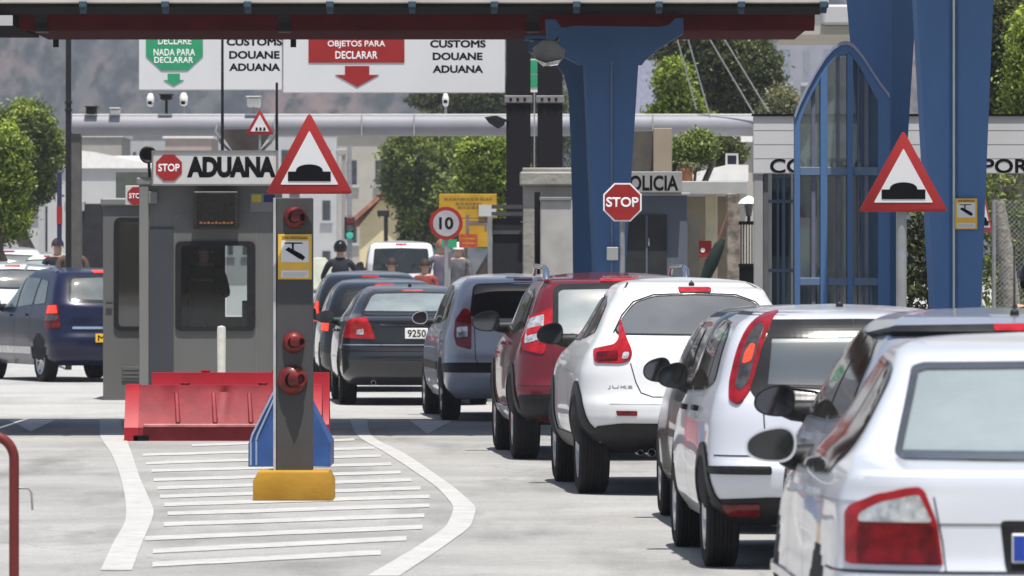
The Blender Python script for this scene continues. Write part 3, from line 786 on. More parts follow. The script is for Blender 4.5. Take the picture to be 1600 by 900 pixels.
tree('small pale tree against the far apartment tower', 1220, 128, GZ, [(1222, 165, 22, 26), (1232, 185, 20, 20), (1210, 180, 20, 22)], L_olive, 6000, 0.066, 10)
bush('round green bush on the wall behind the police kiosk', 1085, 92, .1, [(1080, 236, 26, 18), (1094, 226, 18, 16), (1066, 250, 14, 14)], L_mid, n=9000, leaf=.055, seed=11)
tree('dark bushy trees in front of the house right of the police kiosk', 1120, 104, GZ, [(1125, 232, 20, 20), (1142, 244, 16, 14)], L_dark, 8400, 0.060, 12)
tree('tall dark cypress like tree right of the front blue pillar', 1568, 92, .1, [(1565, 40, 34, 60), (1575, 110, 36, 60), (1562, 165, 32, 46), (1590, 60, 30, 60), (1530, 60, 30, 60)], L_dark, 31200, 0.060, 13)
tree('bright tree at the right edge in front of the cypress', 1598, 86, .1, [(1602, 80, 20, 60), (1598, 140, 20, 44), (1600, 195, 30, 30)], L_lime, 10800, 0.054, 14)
# ---------------------------------------------------------------- buildings
M_wallbeige = pm('render_beige', (.36, .34, .295), .85, var=.08, scale=1.2, dirt=.25, dirtcol=(.26, .24, .21))
M_wallpale = pm('render_pale', (.42, .42, .42), .85, var=.06, scale=1.0, dirt=.2, dirtcol=(.36, .35, .35))
M_wallyellow = pm('render_yellow', (.58, .50, .30), .85, var=.08, scale=1.2, dirt=.2, dirtcol=(.36, .32, .22))
M_wallpink = pm('render_pink', (.36, .28, .25), .85, var=.08, scale=1.2, dirt=.2, dirtcol=(.3, .25, .22))
M_rooftile = pm('roof_tile', (.33, .14, .09), .8, var=.25, scale=6)
M_roofwhite = pm('roof_white', (.72, .71, .68), .7, var=.05, dirt=.15, dirtcol=(.45, .42, .38))
M_win = pm('window_dark', (.035, .042, .052), .12, var=.4, scale=3)
M_shut = pm('shutter', (.42, .42, .42), .6, var=.08)
def building(label, x0, x1, ytop, D, depth, mat, cols=0, rows=0, base=GZ, roof=None, name='apartment_building', wtop=.12, wsize=(.45, .45), group='buildings beyond the crossing', gable=None, ybase=None, wmat=None):
    xa, xb, zt = X(x0, D), X(x1, D), Z(ytop, D); t = thing(name, label, 'building', ((xa + xb) / 2, D, base), group=group)
    m = MB(); m.box(xa, xb, D, D + depth, base - .2, zt); obj('wall', m, mat, t)
    m = MB()
    if gable:
        xm = (xa + xb) / 2; h = gable
        m.prism([(xa - .3, zt), (xm, zt + h), (xb + .3, zt), (xb + .3, zt + .15), (xm, zt + h + .18), (xa - .3, zt + .15)], D - .3, D + depth + .3); obj('roof', m, M_rooftile, t)
        m = MB(); m.prism([(xa, zt), (xb, zt), (xm, zt + h)], D + .01, D + .3); obj('gable', m, mat, t)
    else:
        m.box(xa - .15, xb + .15, D - .15, D + depth + .15, zt, zt + .35); obj('roof', m, roof or M_roofwhite, t)
    if cols and rows:
        cw = (xb - xa) / cols; rh = 3.0; ww, wh = cw * wsize[0], rh * wsize[1]
        first = None
        for r in range(rows):
            for c in range(cols):
                cx = xa + cw * (c + .5); cz = zt - 1.0 - rh * (r + .5) + .6
                if cz - wh / 2 < base: continue
                m = MB(); m.box(cx - ww / 2, cx + ww / 2, D - .03, D + .05, cz - wh / 2, cz + wh / 2); w_ = obj('window', m, wmat or M_win, t)
                m = MB(); m.box(cx - ww / 2 - .12, cx + ww / 2 + .12, D - .16, D - .032, cz - wh / 2 - .14, cz - wh / 2); obj('sill', m, M_wallpale, w_)
    return t
building('tall beige apartment block with rows of dark windows, straight above the white van', 528, 660, 212, 330, 14, M_wallbeige, 3, 5, wsize=(.34, .42))
building('grey apartment block left of the beige one, behind the bump sign', 430, 526, 200, 380, 14, M_wallpale, 3, 6, wsize=(.4, .4))
building('pale high block in the gap right of the red canopy edge', 1214, 1338, 30, 260, 12, pm('render_bluegrey', (.27, .28, .32), .85, var=.06, scale=1.0), 4, 6, wsize=(.3, .45), wmat=pm('window_grey', (.22, .24, .28), .3))
building('bluish tower block behind the blue pillar, left of the lime tree', 985, 1036, 70, 240, 10, pm('render_lilac', (.30, .31, .40), .85), 0, 0)
building('small yellow house with red gabled roof left of the broad tree', 562, 640, 352, 200, 10, M_wallyellow, 2, 1, gable=.95, name='house', wsize=(.3, .5))
building('low warehouse wall with white roof behind the left trees', 60, 236, 262, 190, 16, M_wallpale, 4, 1, name='warehouse', wsize=(.5, .5))
for i, (a, b, y, D, mt, lb) in enumerate([
    (122, 190, 214, 430, M_wallbeige, 'beige town block under the left end of the grey beam'), (188, 262, 208, 450, M_wallpale, 'pale town block above the warehouse roof'),
    (258, 330, 216, 420, M_wallpink, 'pinkish town block above the booth sign'), (326, 440, 206, 440, M_wallpale, 'white town block behind the funnel on the booth roof'),
    (96, 180, 266, 240, M_wallpink, 'pink low houses seen between the gantry post and the booth'), (-60, 130, 330, 210, M_wallpale, 'long pale wall behind the trees at the left edge')]):
    building(lb, a, b, y, D, 10, mt, 5, 4, wsize=(.35, .38), name='town_block')
# pitched white roof of the warehouse
D = 186; t = thing('shed', 'long shed with a sunlit white sloping roof left of the booth', 'building', (X(150, D), D, GZ), group='buildings beyond the crossing')
m = MB(); m.prism([(X(70, D), Z(228, D)), (X(150, D), Z(238, D)), (X(238, D), Z(256, D)), (X(238, D), Z(263, D)), (X(70, D), Z(263, D))], D, D + 3.9); obj('roof', m, M_roofwhite, t)
m = MB(); m.box(X(74, D), X(234, D), D + .1, D + 3.8, GZ - .1, Z(263.5, D)); obj('wall', m, M_wallpale, t)
# house right of the police kiosk
D = 99; t = thing('house', 'low white roofed house with a small white roof frame, right of the kiosk', 'building', (X(1125, D), D, GZ), group='buildings beyond the crossing')
m = MB(); m.box(X(1090, D), X(1178, D), D, D + 3, GZ - .3, Z(284, D)); obj('wall', m, M_wallbeige, t)
m = MB(); m.prism([(X(1076, D), Z(272, D)), (X(1135, D), Z(258, D)), (X(1168, D), Z(258, D)), (X(1168, D), Z(283, D)), (X(1076, D), Z(283, D))], D - .35, D + 3); obj('roof', m, M_roofwhite, t)
m = MB(); m.ring([(X(a, D), Z(b, D)) for a, b in ((1133, 240), (1153, 240), (1153, 258), (1133, 258))], [(X(a, D), Z(b, D)) for a, b in ((1136, 243), (1150, 243), (1150, 257), (1136, 257))], D - .2, D - .1); obj('roof_frame', m, M_wallpale, t)
m = MB(); m.box(X(1136.5, D), X(1149.5, D), D - .14, D - .11, Z(257, D), Z(243.5, D)); obj('pane', m, M_win, t)
D = 110; building('beige house wall with a dark window behind the small trees', 1096, 1176, 222, 116, 6, M_wallbeige, 3, 2, name='house', wsize=(.3, .35))

# ---------------------------------------------------------------- near canopy with dark red underside
M_fascia = pm('canopy_fascia', (.50, .48, .43), .6, var=.06, scale=3, dirt=.3, dirtcol=(.3, .27, .22))
M_soffit = pm('canopy_soffit', (.022, .021, .021), .95, var=.1, scale=2, spec=.02)
M_beamred = pm('beam_dark_red', (.085, .013, .015), .9, var=.12, scale=4, spec=.03, dirt=.2, dirtcol=(.05, .02, .02))
M_blue = pm('pylon_blue', (.072, .146, .300), .7, var=.07, scale=1.6, dirt=.25, dirtcol=(.045, .075, .14), spec=.12, stretch=(1, 1, .22))
M_bluelt = pm('pylon_groove', (.42, .47, .45), .5, var=.06)
M_steel = pm('galvanised', (.29, .295, .30), .45, .3, var=.1, scale=8)
M_gray = pm('grey_paint', (.30, .30, .30), .6, var=.06, scale=3, dirt=.15, dirtcol=(.2, .19, .18))
ZC = 4.06; YF, YB = 61.0, 67.6
t = thing('canopy', 'checkpoint canopy with beige front edge and dark red underside across the top', 'canopy', (-.9, 64, 0))
XL, XR = X(32, 64), 3.02
m = MB(); m.box(XL, XR, YF, YF + .25, ZC + .095, ZC + .95, .01); obj('fascia', m, M_fascia, t)
m = MB(); m.box(XL, XR, YF + .26, YB - .02, ZC + .16, ZC + .90); obj('roof_slab', m, M_soffit, t)
m = MB(); m.box(XL, XR, YF + .05, YF + 1.9, ZC + .06, ZC + .094); obj('soffit_panel', m, M_soffit, t)
m = MB(); m.tube([(XL, YF + 3.0, ZC + .16), (XR, YF + 3.0, ZC + .16)], .22, 20); obj('round_beam', m, M_beamred, t, 40)
m = MB(); m.box(XL, XR - .02, YF + 3.4, YB, ZC - .02, ZC + .10, .02); obj('red_beam', m, M_beamred, t)
for k in range(10):
    x = X(130 + 128.5 * k, YF)
    if x > XR: break
    m = MB(); m.box(x - .035, x + .035, YF - .10, YF + .02, ZC + .05, ZC + .114, .008); m.prism([(x - .028, ZC + .0), (x + .028, ZC + .0), (x + .034, ZC + .06), (x - .034, ZC + .06)], YF - .04, YF + .05); obj('bracket', m, pm('bracket_teal', (.04, .07, .10), .5), t)
for x in (X(70, 66), X(450, 66), X(840, 66)):
    m = MB(); m.box(x - .03, x + .03, YB + .002, YB + .04, ZC - .10, ZC + .12); obj('hanger', m, M_black, t)
for x in (X(66, 64), X(445, 64), X(832, 64)):
    m = MB(); m.lathe([(.228, -.06), (.24, -.06), (.24, .06), (.228, .06)], Matrix.Translation((x, YF + 3.0, ZC + .16)) @ Matrix.Rotation(R(90), 4, 'Y'), 20); obj('beam_collar', m, M_black, t)
# neighbouring canopy end on the left
t = thing('canopy', 'grey canopy end with a small white panel at the top left corner', 'canopy', (-7.5, 64, 0))
m = MB(); m.box(-10, XL - .08, YF + .802, YB, ZC, ZC + .90); obj('roof_slab', m, M_soffit, t)
m = MB(); m.box(-10, XL - .08, YF, YF + .8, Z(55, YF), ZC + .95, .02); obj('fascia', m, pm('fascia_grey', (.21, .205, .19), .7, var=.1, scale=4), t)
m = MB(); m.box(X(-30, YF), X(20, YF), YF - .03, YF + .01, Z(40, YF), Z(24, YF)); obj('panel', m, M_wallpale, t)
# eave of the pale roof beyond the right end
D = 84; t = thing('canopy', 'pale projecting roof edge beyond the right end of the red beam', 'canopy', (X(1290, D), D, 0))
m = MB(); m.box(X(1228, D), X(1350, D), D, D + 4, Z(54, D), Z(40, D)); obj('soffit_panel', m, M_wallbeige, t)
m = MB(); m.box(X(1284, D), X(1352, D), D - .2, D + 4.1, Z(39, D), Z(8, D), .03); obj('fascia', m, M_wallpale, t)

# ---------------------------------------------------------------- blue pylons
def pylon(label, front, left, D, depth, top, group='blue canopy pylons', arms=None):
    """front / left: rows (z, x0, x1) of the front face and the receding left flank"""
    t = thing('pylon', label, 'pylon', ((front[0][1] + front[0][2]) / 2, D, 0), group=group)
    m = MB(); rows = []
    for (z, a, b), (z2, l) in zip(front, left): rows.append([(l, D + depth * .75, z), (a, D, z), (b, D, z), (b + .004, D + depth * .55, z), (b - .04, D + depth, z), (l + .1, D + depth, z), (l, D + depth * .75, z)])
    m.grid(rows); m._face([v for v in list(m.bm.verts)[-7:-1]]); obj('shaft', m, M_blue, t, 25)
    return t
D = 62.3
def row_c(z): 
    k = max(0, z) / 4.0; e = max(0, (z - 3.1) / .95); return (z, .895 - .19 * 0 * k - .16 * min(1, e) ** 2, 1.265 + .03 * k + .35 * min(1, max(0, e)) ** 2)
zs = [0, 1.0, 2.0, 2.6, 3.0, 3.2, 3.35, 3.5, 3.62, 3.72, 3.8]
pyc = lambda z: 414 - (z - EYE) * F / D
t = pylon('blue pylon with flared bracket arms holding the red canopy, behind the stop sign', [(z, X(930 - (430 - pyc(z)) * .045, D), X(977 + (430 - pyc(z)) * .062, D)) for z in zs], [(z, X(926 - (430 - pyc(z)) * .045, D)) for z in zs], D, .42, 3.8)
# capital: two curved arms with upturned tips
def cap_arm(pts, y0, y1): 
    m = MB(); m.pprism([(0, 0), (1, 0), (1, 1)], 1, 1) if False else m.prism(pts, y0, y1, .012); return m
cp = [(905, 100), (880, 88), (856, 72), (852, 30), (868, 30), (877, 44), (900, 40), (1030, 42), (1044, 40), (1056, 28), (1068, 28), (1068, 52), (1048, 64), (1026, 78), (1010, 92), (1004, 100)]
m = MB(); m.prism([(X(a, D), Z(b, D)) for a, b in cp], D - .006, D + .45, .004); obj('capital', m, M_blue, t)
cp2 = [(930, 150), (925, 120), (905, 102), (880, 88), (862, 80), (848, 92), (870, 108), (888, 120), (896, 150)]
m = MB(); m.box(X(954.5, D), X(957, D), D - .012, D + .01, 0, Z(96, D)); obj('groove_strip', m, pm('groove_dark', (.16, .2, .24), .5), t)
m = MB(); m.box(X(949, D), X(966, D), D - .05, D + .0, Z(404, D), Z(388, D), .006); obj('switch_box', m, M_gray, t)
# the second pylon of the row, deeper under the canopy
Dq = 66.4; t2 = thing('pylon', 'dark shaded blue pylon with a curved arm, half hidden behind the central pylon', 'pylon', (X(915, Dq), Dq, 0), group='blue canopy pylons')
m = MB(); m.prism([(X(a, Dq), Z(b, Dq)) for a, b in ((898, 414 + EYE * F / Dq - .5), (945, 414 + EYE * F / Dq - .5), (948, 70), (915, 60), (850, 62), (826, 66), (826, 80), (846, 86), (868, 98), (882, 116), (889, 145), (892, 220), (895, 330))], Dq, Dq + .5, .006); obj('shaft', m, M_blue, t2, 30)
m = MB(); m.box(X(820, Dq), X(990, Dq), Dq - .05, Dq + .55, Z(61, Dq), ZC - .021); obj('capital', m, M_blue, t2)
# floodlight on its left arm
t = thing('floodlight', 'grey floodlight under the left arm of the central pylon', 'floodlight', (X(858, 61.8), 61.8, Z(95, 61.8)))
m = MB(); m.prism([(X(a, 61.6), Z(b, 61.6)) for a, b in ((832, 74), (848, 62), (868, 64), (884, 78), (880, 92), (852, 98), (834, 90))], 61.5, 61.75, .02); obj('housing', m, pm('lamp_housing', (.17, .165, .15), .6, var=.15, scale=8), t, 30)
m = MB(); m.prism([(X(a, 61.6), Z(b, 61.6)) for a, b in ((836, 92), (852, 99), (878, 93), (872, 101), (850, 104))], 61.45, 61.7); obj('lens', m, M_clear, t)
m = MB(); m.tube([(X(865, 62), 61.75, Z(70, 62)), (X(872, 62), 62.15, Z(60, 62))], .02, 8); obj('bracket', m, M_gray, t)
# front right pylon
D = 50.0
zs = [0, 1.0, 1.35, 2.0, 2.8, 3.2, 3.75, 4.3]
def lerp(z, xa, xb): k = (z - 1.35) / (3.73 - 1.35); return X(xa + (xb - xa) * k, D)
t = pylon('tall blue pylon with pale groove and camera notice, right of the second bump sign', [(z, lerp(z, 1461, 1432), lerp(z, 1533, 1552)) for z in zs], [(z, lerp(z, 1455, 1429)) for z in zs], D, .4, 4.3)
m = MB(); m.box(X(1488.5, D), X(1492, D), D - .015, D + .005, 0, 4.29); obj('groove_strip', m, M_bluelt, t)
for a in (1484, 1494): 
    m = MB(); m.box(X(a, D), X(a + 2, D), D - .008, D + .005, 0, 4.28); obj('groove_strip', m, pm('pylon_blue_deep', (.03, .08, .22), .5), t)
m = MB(); m.box(X(1415, D), X(1570, D), D - .2, D + .5, 4.29, 4.5, .03); obj('capital', m, M_blue, t)
D = 56.0
def lerp2(z, xa, xb): k = (z - 1.35) / (3.98 - 1.35); return X(xa + (xb - xa) * k, D)
zs = [0, 1.0, 1.35, 2.0, 2.8, 3.2, 3.75, 4.5]
t = pylon('shaded blue pylon with a broad dark flank behind the arched glass screen', [(z, lerp2(z, 1392, 1394), lerp2(z, 1403, 1432)) for z in zs], [(z, lerp2(z, 1366, 1326)) for z in zs], D, .45, 4.5)
m = MB(); m.box(X(1315, D), X(1450, D), D - .2, D + .6, 4.49, 4.65, .03); obj('capital', m, M_blue, t)
t = thing('canopy', 'unseen canopy above the frame, drawn forward to shade the right hand pylons', 'canopy', (5.4, 53, 0))
m = MB(); m.box(2.9, 8.2, 47.6, 58.6, 4.652, 5.3, .03); obj('roof_slab', m, M_fascia, t)  # unseen slab, its reach extended to shade the right pylons

# ---------------------------------------------------------------- customs board and its posts
M_board = pm('board_white', (.60, .60, .605), .5, var=.025, scale=1.2)
M_signgreen = pm('sign_green', (.03, .27, .13), .45, var=.06)
M_signred = pm('sign_red', (.28, .018, .018), .5, var=.06, scale=4)
M_signyellow = pm('sign_yellow', (.40, .23, .018), .6, var=.1)  # yellow darkened to hold the shade over the boards
D = 84.0
t = thing('customs_board', 'long white overhead customs board with green and red arrows', 'sign', (X(503, D), D, 0))
m = MB(); m.pbox(217, 440.6, 10, 140.5, D, .12, .008); obj('panel', m, M_board, t)
m = MB(); m.pbox(442.4, 789, 8, 145, D, .12, .008); obj('panel', m, M_board, t)
e = D - .004
m = MB(); m.pprism([(228, 30), (317, 30), (317, 88), (293, 110), (252, 110), (228, 88)], D - .008, .007); g_ = obj('green_sign', m, M_signgreen, t)
m = MB(); m.pprism([(262, 115), (281, 115), (281, 125), (287, 125), (271, 134), (256, 125), (262, 125)], D - .008, .007); obj('green_arrow', m, M_signgreen, t)
for s_, a, b, y0, y1 in (('DECLARE', 247, 299, 58.5, 69.5), ('NADA PARA', 240, 305, 76.5, 87), ('DECLARAR', 241, 302, 89, 98.5)): ptext(s_, a, b, y0, y1, D - .0085, M_inkwhite, g_, bold=.015)
m = MB(); m.pprism([(482, 30), (632, 30), (632, 98), (482, 98)], D - .008, .007); r_ = obj('red_sign', m, M_signred, t)
m = MB(); m.pprism([(539, 103), (577, 103), (577, 117), (592, 117), (558, 136), (524, 117), (539, 117)], D - .008, .007); obj('red_arrow', m, M_signred, t)
for s_, a, b, y0, y1 in (('OBJETOS PARA', 512, 602, 63.5, 75.5), ('DECLARAR', 524, 590, 80, 92)): ptext(s_, a, b, y0, y1, D - .0085, M_inkwhite, r_, bold=.015)
for s_, a, b, y0, y1 in (('CUSTOMS', 354, 441, 59, 71.5), ('DOUANE', 358, 437, 79.5, 92), ('ADUANA', 358, 438, 99, 111)): ptext(s_, a, b, y0, y1, D - .0002, M_ink, t, bold=.04)
for s_, a, b, y0, y1 in (('CUSTOMS', 672, 759, 62.5, 74.5), ('DOUANE', 676, 754, 82, 94), ('ADUANA', 676, 755, 102, 114)): ptext(s_, a, b, y0, y1, D - .0002, M_ink, t, bold=.04)
for x in (470, 503, 540, 650, 770, 250, 380):
    m = MB(); m.pbox(x - 1, x + 1, -60, 9, D + .04, .04); obj('hanger', m, M_steel, t)
M_post = pm('post_near_black', (.005, .0045, .007), .8, var=.15)
D = 82.0
for lab, a, b in (('near black square post carrying the right end of the customs board', 791, 829), ('near black square post between the customs board and the blue pylon', 840, 879)):
    t = thing('post', lab, 'post', (X((a + b) / 2, D), D, 0), group='near black posts')
    m = MB(); m.pbox(a, b, 20, 414 + EYE * F / D, D, .32, .01); obj('shaft', m, M_post, t)
    m = MB(); m.pbox(a - 3, b + 3, 149, 161, D - .03, .38, .01); obj('collar', m, pm('collar_grey', (.17, .165, .16), .7), t)
    for k in range(3): 
        m = MB(); m.pbox(a + 5 + k * 11, a + 9 + k * 11, 153, 157, D - .05, .03); obj('bolt', m, M_ink, t)
t = thing('direction_sign', 'small green and white sign seen in the slit between the near black posts', 'sign', (X(834, 86), 86, 0))
m = MB(); m.pbox(828, 842, 92, 144, 86, .05); obj('panel', m, M_board, t)
m = MB(); m.pbox(829, 841, 94, 115, 85.99, .008); m.pbox(829, 841, 117.5, 136, 85.99, .008); obj('green_field', m, M_signgreen, t)
m = MB(); m.pbox(834, 836, 144, 414 + EYE * F / 86, 86, .05); obj('support', m, M_steel, t)

# ---------------------------------------------------------------- grey gantry beam across the road
D = 100.0
M_gantry = pm('gantry_paint', (.23, .23, .255), .55, var=.05, scale=2, dirt=.2, dirtcol=(.3, .29, .3))
t = thing('gantry', 'long grey gantry beam crossing above the far road on a dark post', 'gantry', (X(640, D), D, GZ))
m = MB(); m.tube([(X(112, D), D + .2, Z(195.5, D)), (X(640, D), D + .2, Z(195.5, D)), (X(1178, D), D + .2, Z(195.5, D))], .168, 28); obj('beam', m, M_gantry, t, 40)
m = MB(); m.box(X(112, D), X(1178, D), D + .12, D + .28, Z(180, D), Z(177.5, D)); obj('top_plate', m, M_roofwhite, t)  # white strip added, painting the beam's sunlit top
m = MB(); m.pbox(110, 126, 205, 414 + EYE * F / D - GZ * 100, D + .1, .3, .01); obj('leg', m, pm('gantry_leg', (.085, .08, .072), .7, var=.15), t)
m = MB(); m.pbox(1177, 1195, 180, 414 + EYE * F / D, D + .1, .3, .01); obj('leg', m, M_gray, t)
for x in (430, 565, 647, 1020): 
    m = MB(); m.pbox(x - 1, x + 1, 179, 211, D + .02, .02); obj('joint_band', m, M_gray, t)
def gantry_cam(kind, x, y0, y1, lab, w_=14):
    t = thing('surveillance_camera', lab, 'camera', (X(x, D), D + .2, Z(178, D)), group='cameras on the gantry')
    m = MB(); m.tube([(X(x, D), D + .2, Z(178, D)), (X(x, D), D + .2, Z(y1 - 3, D))], .022, 8); obj('stalk', m, M_steel if kind != 'dark' else M_black, t)
    m = MB()
    if kind == 'dome':
        r = w_ / 200; zc = Z((y0 + y1) / 2, D)
        m.lathe([(0, .11), (r * .6, .10), (r, .04), (r, -.02), (r * .85, -.08), (0, -.12)], Matrix.Translation((X(x, D), D + .2, zc)), 16); obj('housing', m, M_roofwhite, t, 50)
        m = MB(); m.pbox(x - 3, x + 3, y1 - 6, y1 - 1, D + .12, .05); obj('lens', m, M_ink, t)
    else:
        m.pbox(x - w_ / 2, x + w_ / 2, y0, y1, D + .05, .4, .02); obj('housing', m, M_black if kind == 'dark' else M_roofwhite, t)
        m = MB(); m.pbox(x - w_ * .62, x + w_ * .62, y0 - 2, y0 + .5, D - .02, .5, .008); obj('sunshield', m, M_black if kind == 'dark' else M_steel, t)
gantry_cam('dome', 234, 148, 164, 'white dome camera on the gantry, left of the black one', 12)
gantry_cam('dark', 259, 148, 156, 'black box camera on a stalk between two white dome cameras', 18)
gantry_cam('dome', 286, 146, 164, 'white dome camera on the gantry, right of the black one', 13)
gantry_cam('dark', 142, 167, 178, 'squat black camera at the left end of the gantry', 16)
gantry_cam('box', 179, 170, 178, 'low white camera lying on the gantry right of the squat black one', 14)
gantry_cam('box', 396, 152, 167, 'white box camera above the booth on the gantry', 20)
gantry_cam('dome', 696, 150, 162, 'white dome camera on the gantry below the customs board', 10)
t = thing('surveillance_camera', 'black camera hanging from the near black post in front of the gantry', 'camera', (X(775, 81.9), 81.8, Z(190, 81.9)), group='cameras on the gantry')
m = MB(); m.pprism([(757, 183), (775, 180), (790, 186), (788, 195), (778, 201), (764, 192)], 81.7, .15, .01); obj('housing', m, M_black, t)
m = MB(); m.tube([(X(788, 81.8), 81.8, Z(188, 81.8)), (X(793, 81.8), 82.02, Z(188, 81.8))], .02, 6); obj('bracket', m, M_black, t)
for i, (xa, ya, xb, yb) in enumerate([(1045, 68, 1090, 170), (1060, 60, 1112, 182), (1077, 60, 1182, 176), (1100, 60, 1206, 172)]):
    m = MB(); m.tube([(X(xa, 99), 99.3 + i * .2, Z(ya - 60, 99)), (X(xa, 99), 99.3 + i * .2, Z(ya - 59, 99)), (X(xb, 99), 99.6 + i * .2, Z(yb, 99))][1:], .012, 6)
    solo('guy_wire', m, M_steel, ['leftmost slanting wire by the blue pylon, over the lime tree', 'second slanting wire from the blue pylon', 'long slanting wire in front of the dark evergreen', 'rightmost slanting wire across the dark evergreen'][i], 'wire', group='slanting wires')
# lamp post at left
t = thing('lamp_post', 'thin dark lamp post rising in front of the hillside at the left', 'lamp post', (X(107, 97), 97, .1))
m = MB(); m.tube([(X(107, 97), 97, .05), (X(107, 97), 97, Z(60, 97)), (X(107, 97), 97, Z(0, 97))], [.05, .042, .035], 10); obj('pole', m, M_black, t, 40)
for y in (160, 172): 
    m = MB(); m.lathe([(.055, -.02), (.06, 0), (.055, .02)], Matrix.Translation((X(107, 97), 97, Z(y, 97))), 12); obj('collar', m, M_black, t)
m = MB(); m.pbox(89, 96, 268, 384, 96.5, .1, .01); solo('post', m, pm('post_blue_red', (.03, .03, .07), .5), 'short dark post left of the lamp post, with a red band', 'post')
m = MB(); m.pbox(88.5, 96.5, 322, 350, 96.49, .12); solo('band', m, M_signred, 'red band on the short dark post left of the lamp post', 'band')
# dark kiosk behind booth
D = 106; t = thing('kiosk', 'dark shuttered kiosk between the gantry post and the customs booth', 'kiosk', (X(175, D), D, 0))
m = MB(); m.pbox(128, 240, 318, 414 + EYE * F / D, D, 2.0, .01); obj('wall', m, pm('kiosk_dark', (.022, .022, .024), .6, var=.2), t)
m = MB(); m.pbox(181, 244, 268, 317.5, D + .1, 1.8, .01); obj('upper_box', m, pm('kiosk_green_grey', (.075, .085, .075), .7, var=.15), t)
m = MB(); m.pbox(100, 132, 314, 330, D - .06, .3, .01); obj('lintel', m, M_gray, t)
m = MB(); m.pbox(118, 121, 330, 410, D - .1, .05); obj('pipe', m, M_steel, t)
# ---------------------------------------------------------------- the cars
P_silver = paint('silver', (0.72, 0.735, 0.78), 0.3, 0.34, dirt=.06)
P_graysilver = paint('grey_silver', (0.40, 0.42, 0.49), 0.5, 0.34)
P_silverwhite = paint('silver_white', (0.66, 0.67, 0.72), 0.3, 0.36)
P_white = paint('white', (0.68, 0.685, 0.69), 0.0, 0.35, dirt=0.12)
P_red = paint('dark_red', (0.14, 0.008, 0.013), 0.25, 0.3)
P_lilac = paint('grey_lilac', (0.52, 0.54, 0.62), 0.25, 0.36)
P_dark = paint('charcoal', (0.022, 0.024, 0.029), 0.35, 0.3, dirt=0.3)
P_black = paint('black', (0.007, 0.007, 0.008), 0.1, 0.25, dirt=0.2)
P_navy = paint('navy', (0.006, 0.009, 0.034), 0.1, 0.3, dirt=0.1, coat=0.35)

def top(hw0, H, k=0.06):
    return [(H - k, hw0), (H - k * 0.45, hw0 * 0.86), (H - k * 0.15, hw0 * 0.55), (H, 0.015)]

# ---- silver saloon, nearest
H = 1.405
c = Car('saloon_car', 'silver saloon nearest the camera with a big squarish red and clear tail light', 'car', 1.97, 22.0, 0.6, 4.55, 0.883, H,
        [(0.18, .30), (.28, .10), (.40, .03), (.58, .0), (.62, .02), (.90, .03), (.93, .036), (.945, .06), (.953, .13), (.97, .34), (.985, .56), (1.02, .64), (1.28, 1.20), (1.345, 1.42), (H, 2.25)],
        [(0.18, 4.35), (.3, 4.5), (.5, 4.55), (.66, 4.48), (.78, 4.2), (.90, 3.5), (.96, 3.2), (1.0, 3.1), (1.29, 2.6), (1.35, 2.45), (H, 2.25)],
        [(0.18, .76), (.28, .85), (.45, .883), (.62, .875), (.80, .862), (.93, .82), (.97, .775), (1.0, .745), (1.28, .565)] + top(.53, H, .065),
        P_silver, wr=.318, tw=.215, axle=(.92, 3.57), cr=.42, nr=3.0, rims=7)
c.bandmat = pm('glass_edge_grey', (.05, .055, .065), .2)
c.rear_win([(0, 1.302), (-.46, 1.297), (-.497, 1.285), (-.603, .99), (-.595, .98), (0, .975)], G_pale, 0.017, rnd=.008, open_to=[(1.62, (-.42, .0, .42), 1.16), (2.45, (-.36, .36), 1.22)])
c.lamp([(-.803, .624), (-.803, .80), (-.788, .826), (-.703, .866), (-.614, .889), (-.565, .895), (-.546, .88), (-.503, .769), (-.484, .624)], 0, M_red, [([(-.76, .772), (-.755, .80), (-.69, .838), (-.563, .868), (-.518, .772)], M_clear), ([(-.76, .76), (-.513, .76), (-.49, .632), (-.76, .632)], M_reddark)], rnd=.012, step=.02)
c.seam('bumper_seam', [(-.88, .60), (.88, .60)], 0, .010, mirror=False)
c.seam('bumper_side_seam', [(.0, .60), (.58, .60)], 'L', .008)
c.seam('boot_seam', [(-.475, .60), (-.485, .70), (-.515, .86)], 0, .005)
c.seam('boot_lip', [(-.5, .765), (.5, .765)], 0, .006, mirror=False)
c.patch('plate_recess', [(-.29, .78), (.29, .78), (.27, .60), (-.27, .60)], 0, M_black, .002, mirror=False, rnd=.02)
c.plate(.685, .50, .10, '4821 CVF')
c.side_win([[(1.0, .92), (1.12, 1.06), (1.29, 1.21), (1.45, 1.27), (1.72, 1.30), (1.72, .905)], [(1.78, .905), (1.78, 1.30), (2.35, 1.305), (2.62, 1.27), (3.05, .93), (3.05, .90)]])
c.seam('door_seam', [(1.74, 1.33), (1.74, .6), (1.55, .3)], 'L'); c.seam('door_seam', [(2.75, .95), (2.72, .3)], 'L')
c.seam('waist_line', [(.15, .84), (4.0, .78)], 'L', .006, mat=P_graysilver)
c.handles([(1.55, .83), (2.5, .81)], P_silver)
c.mirror(2.72, .965, P_silver, .10, .068, gap=.03, inset=.045)
c.patch('rub_strip', [(.1, .50), (4.3, .47), (4.3, .44), (.1, .46)], 'L', P_graysilver, .012)
c.antenna(1.75, ln=.05)

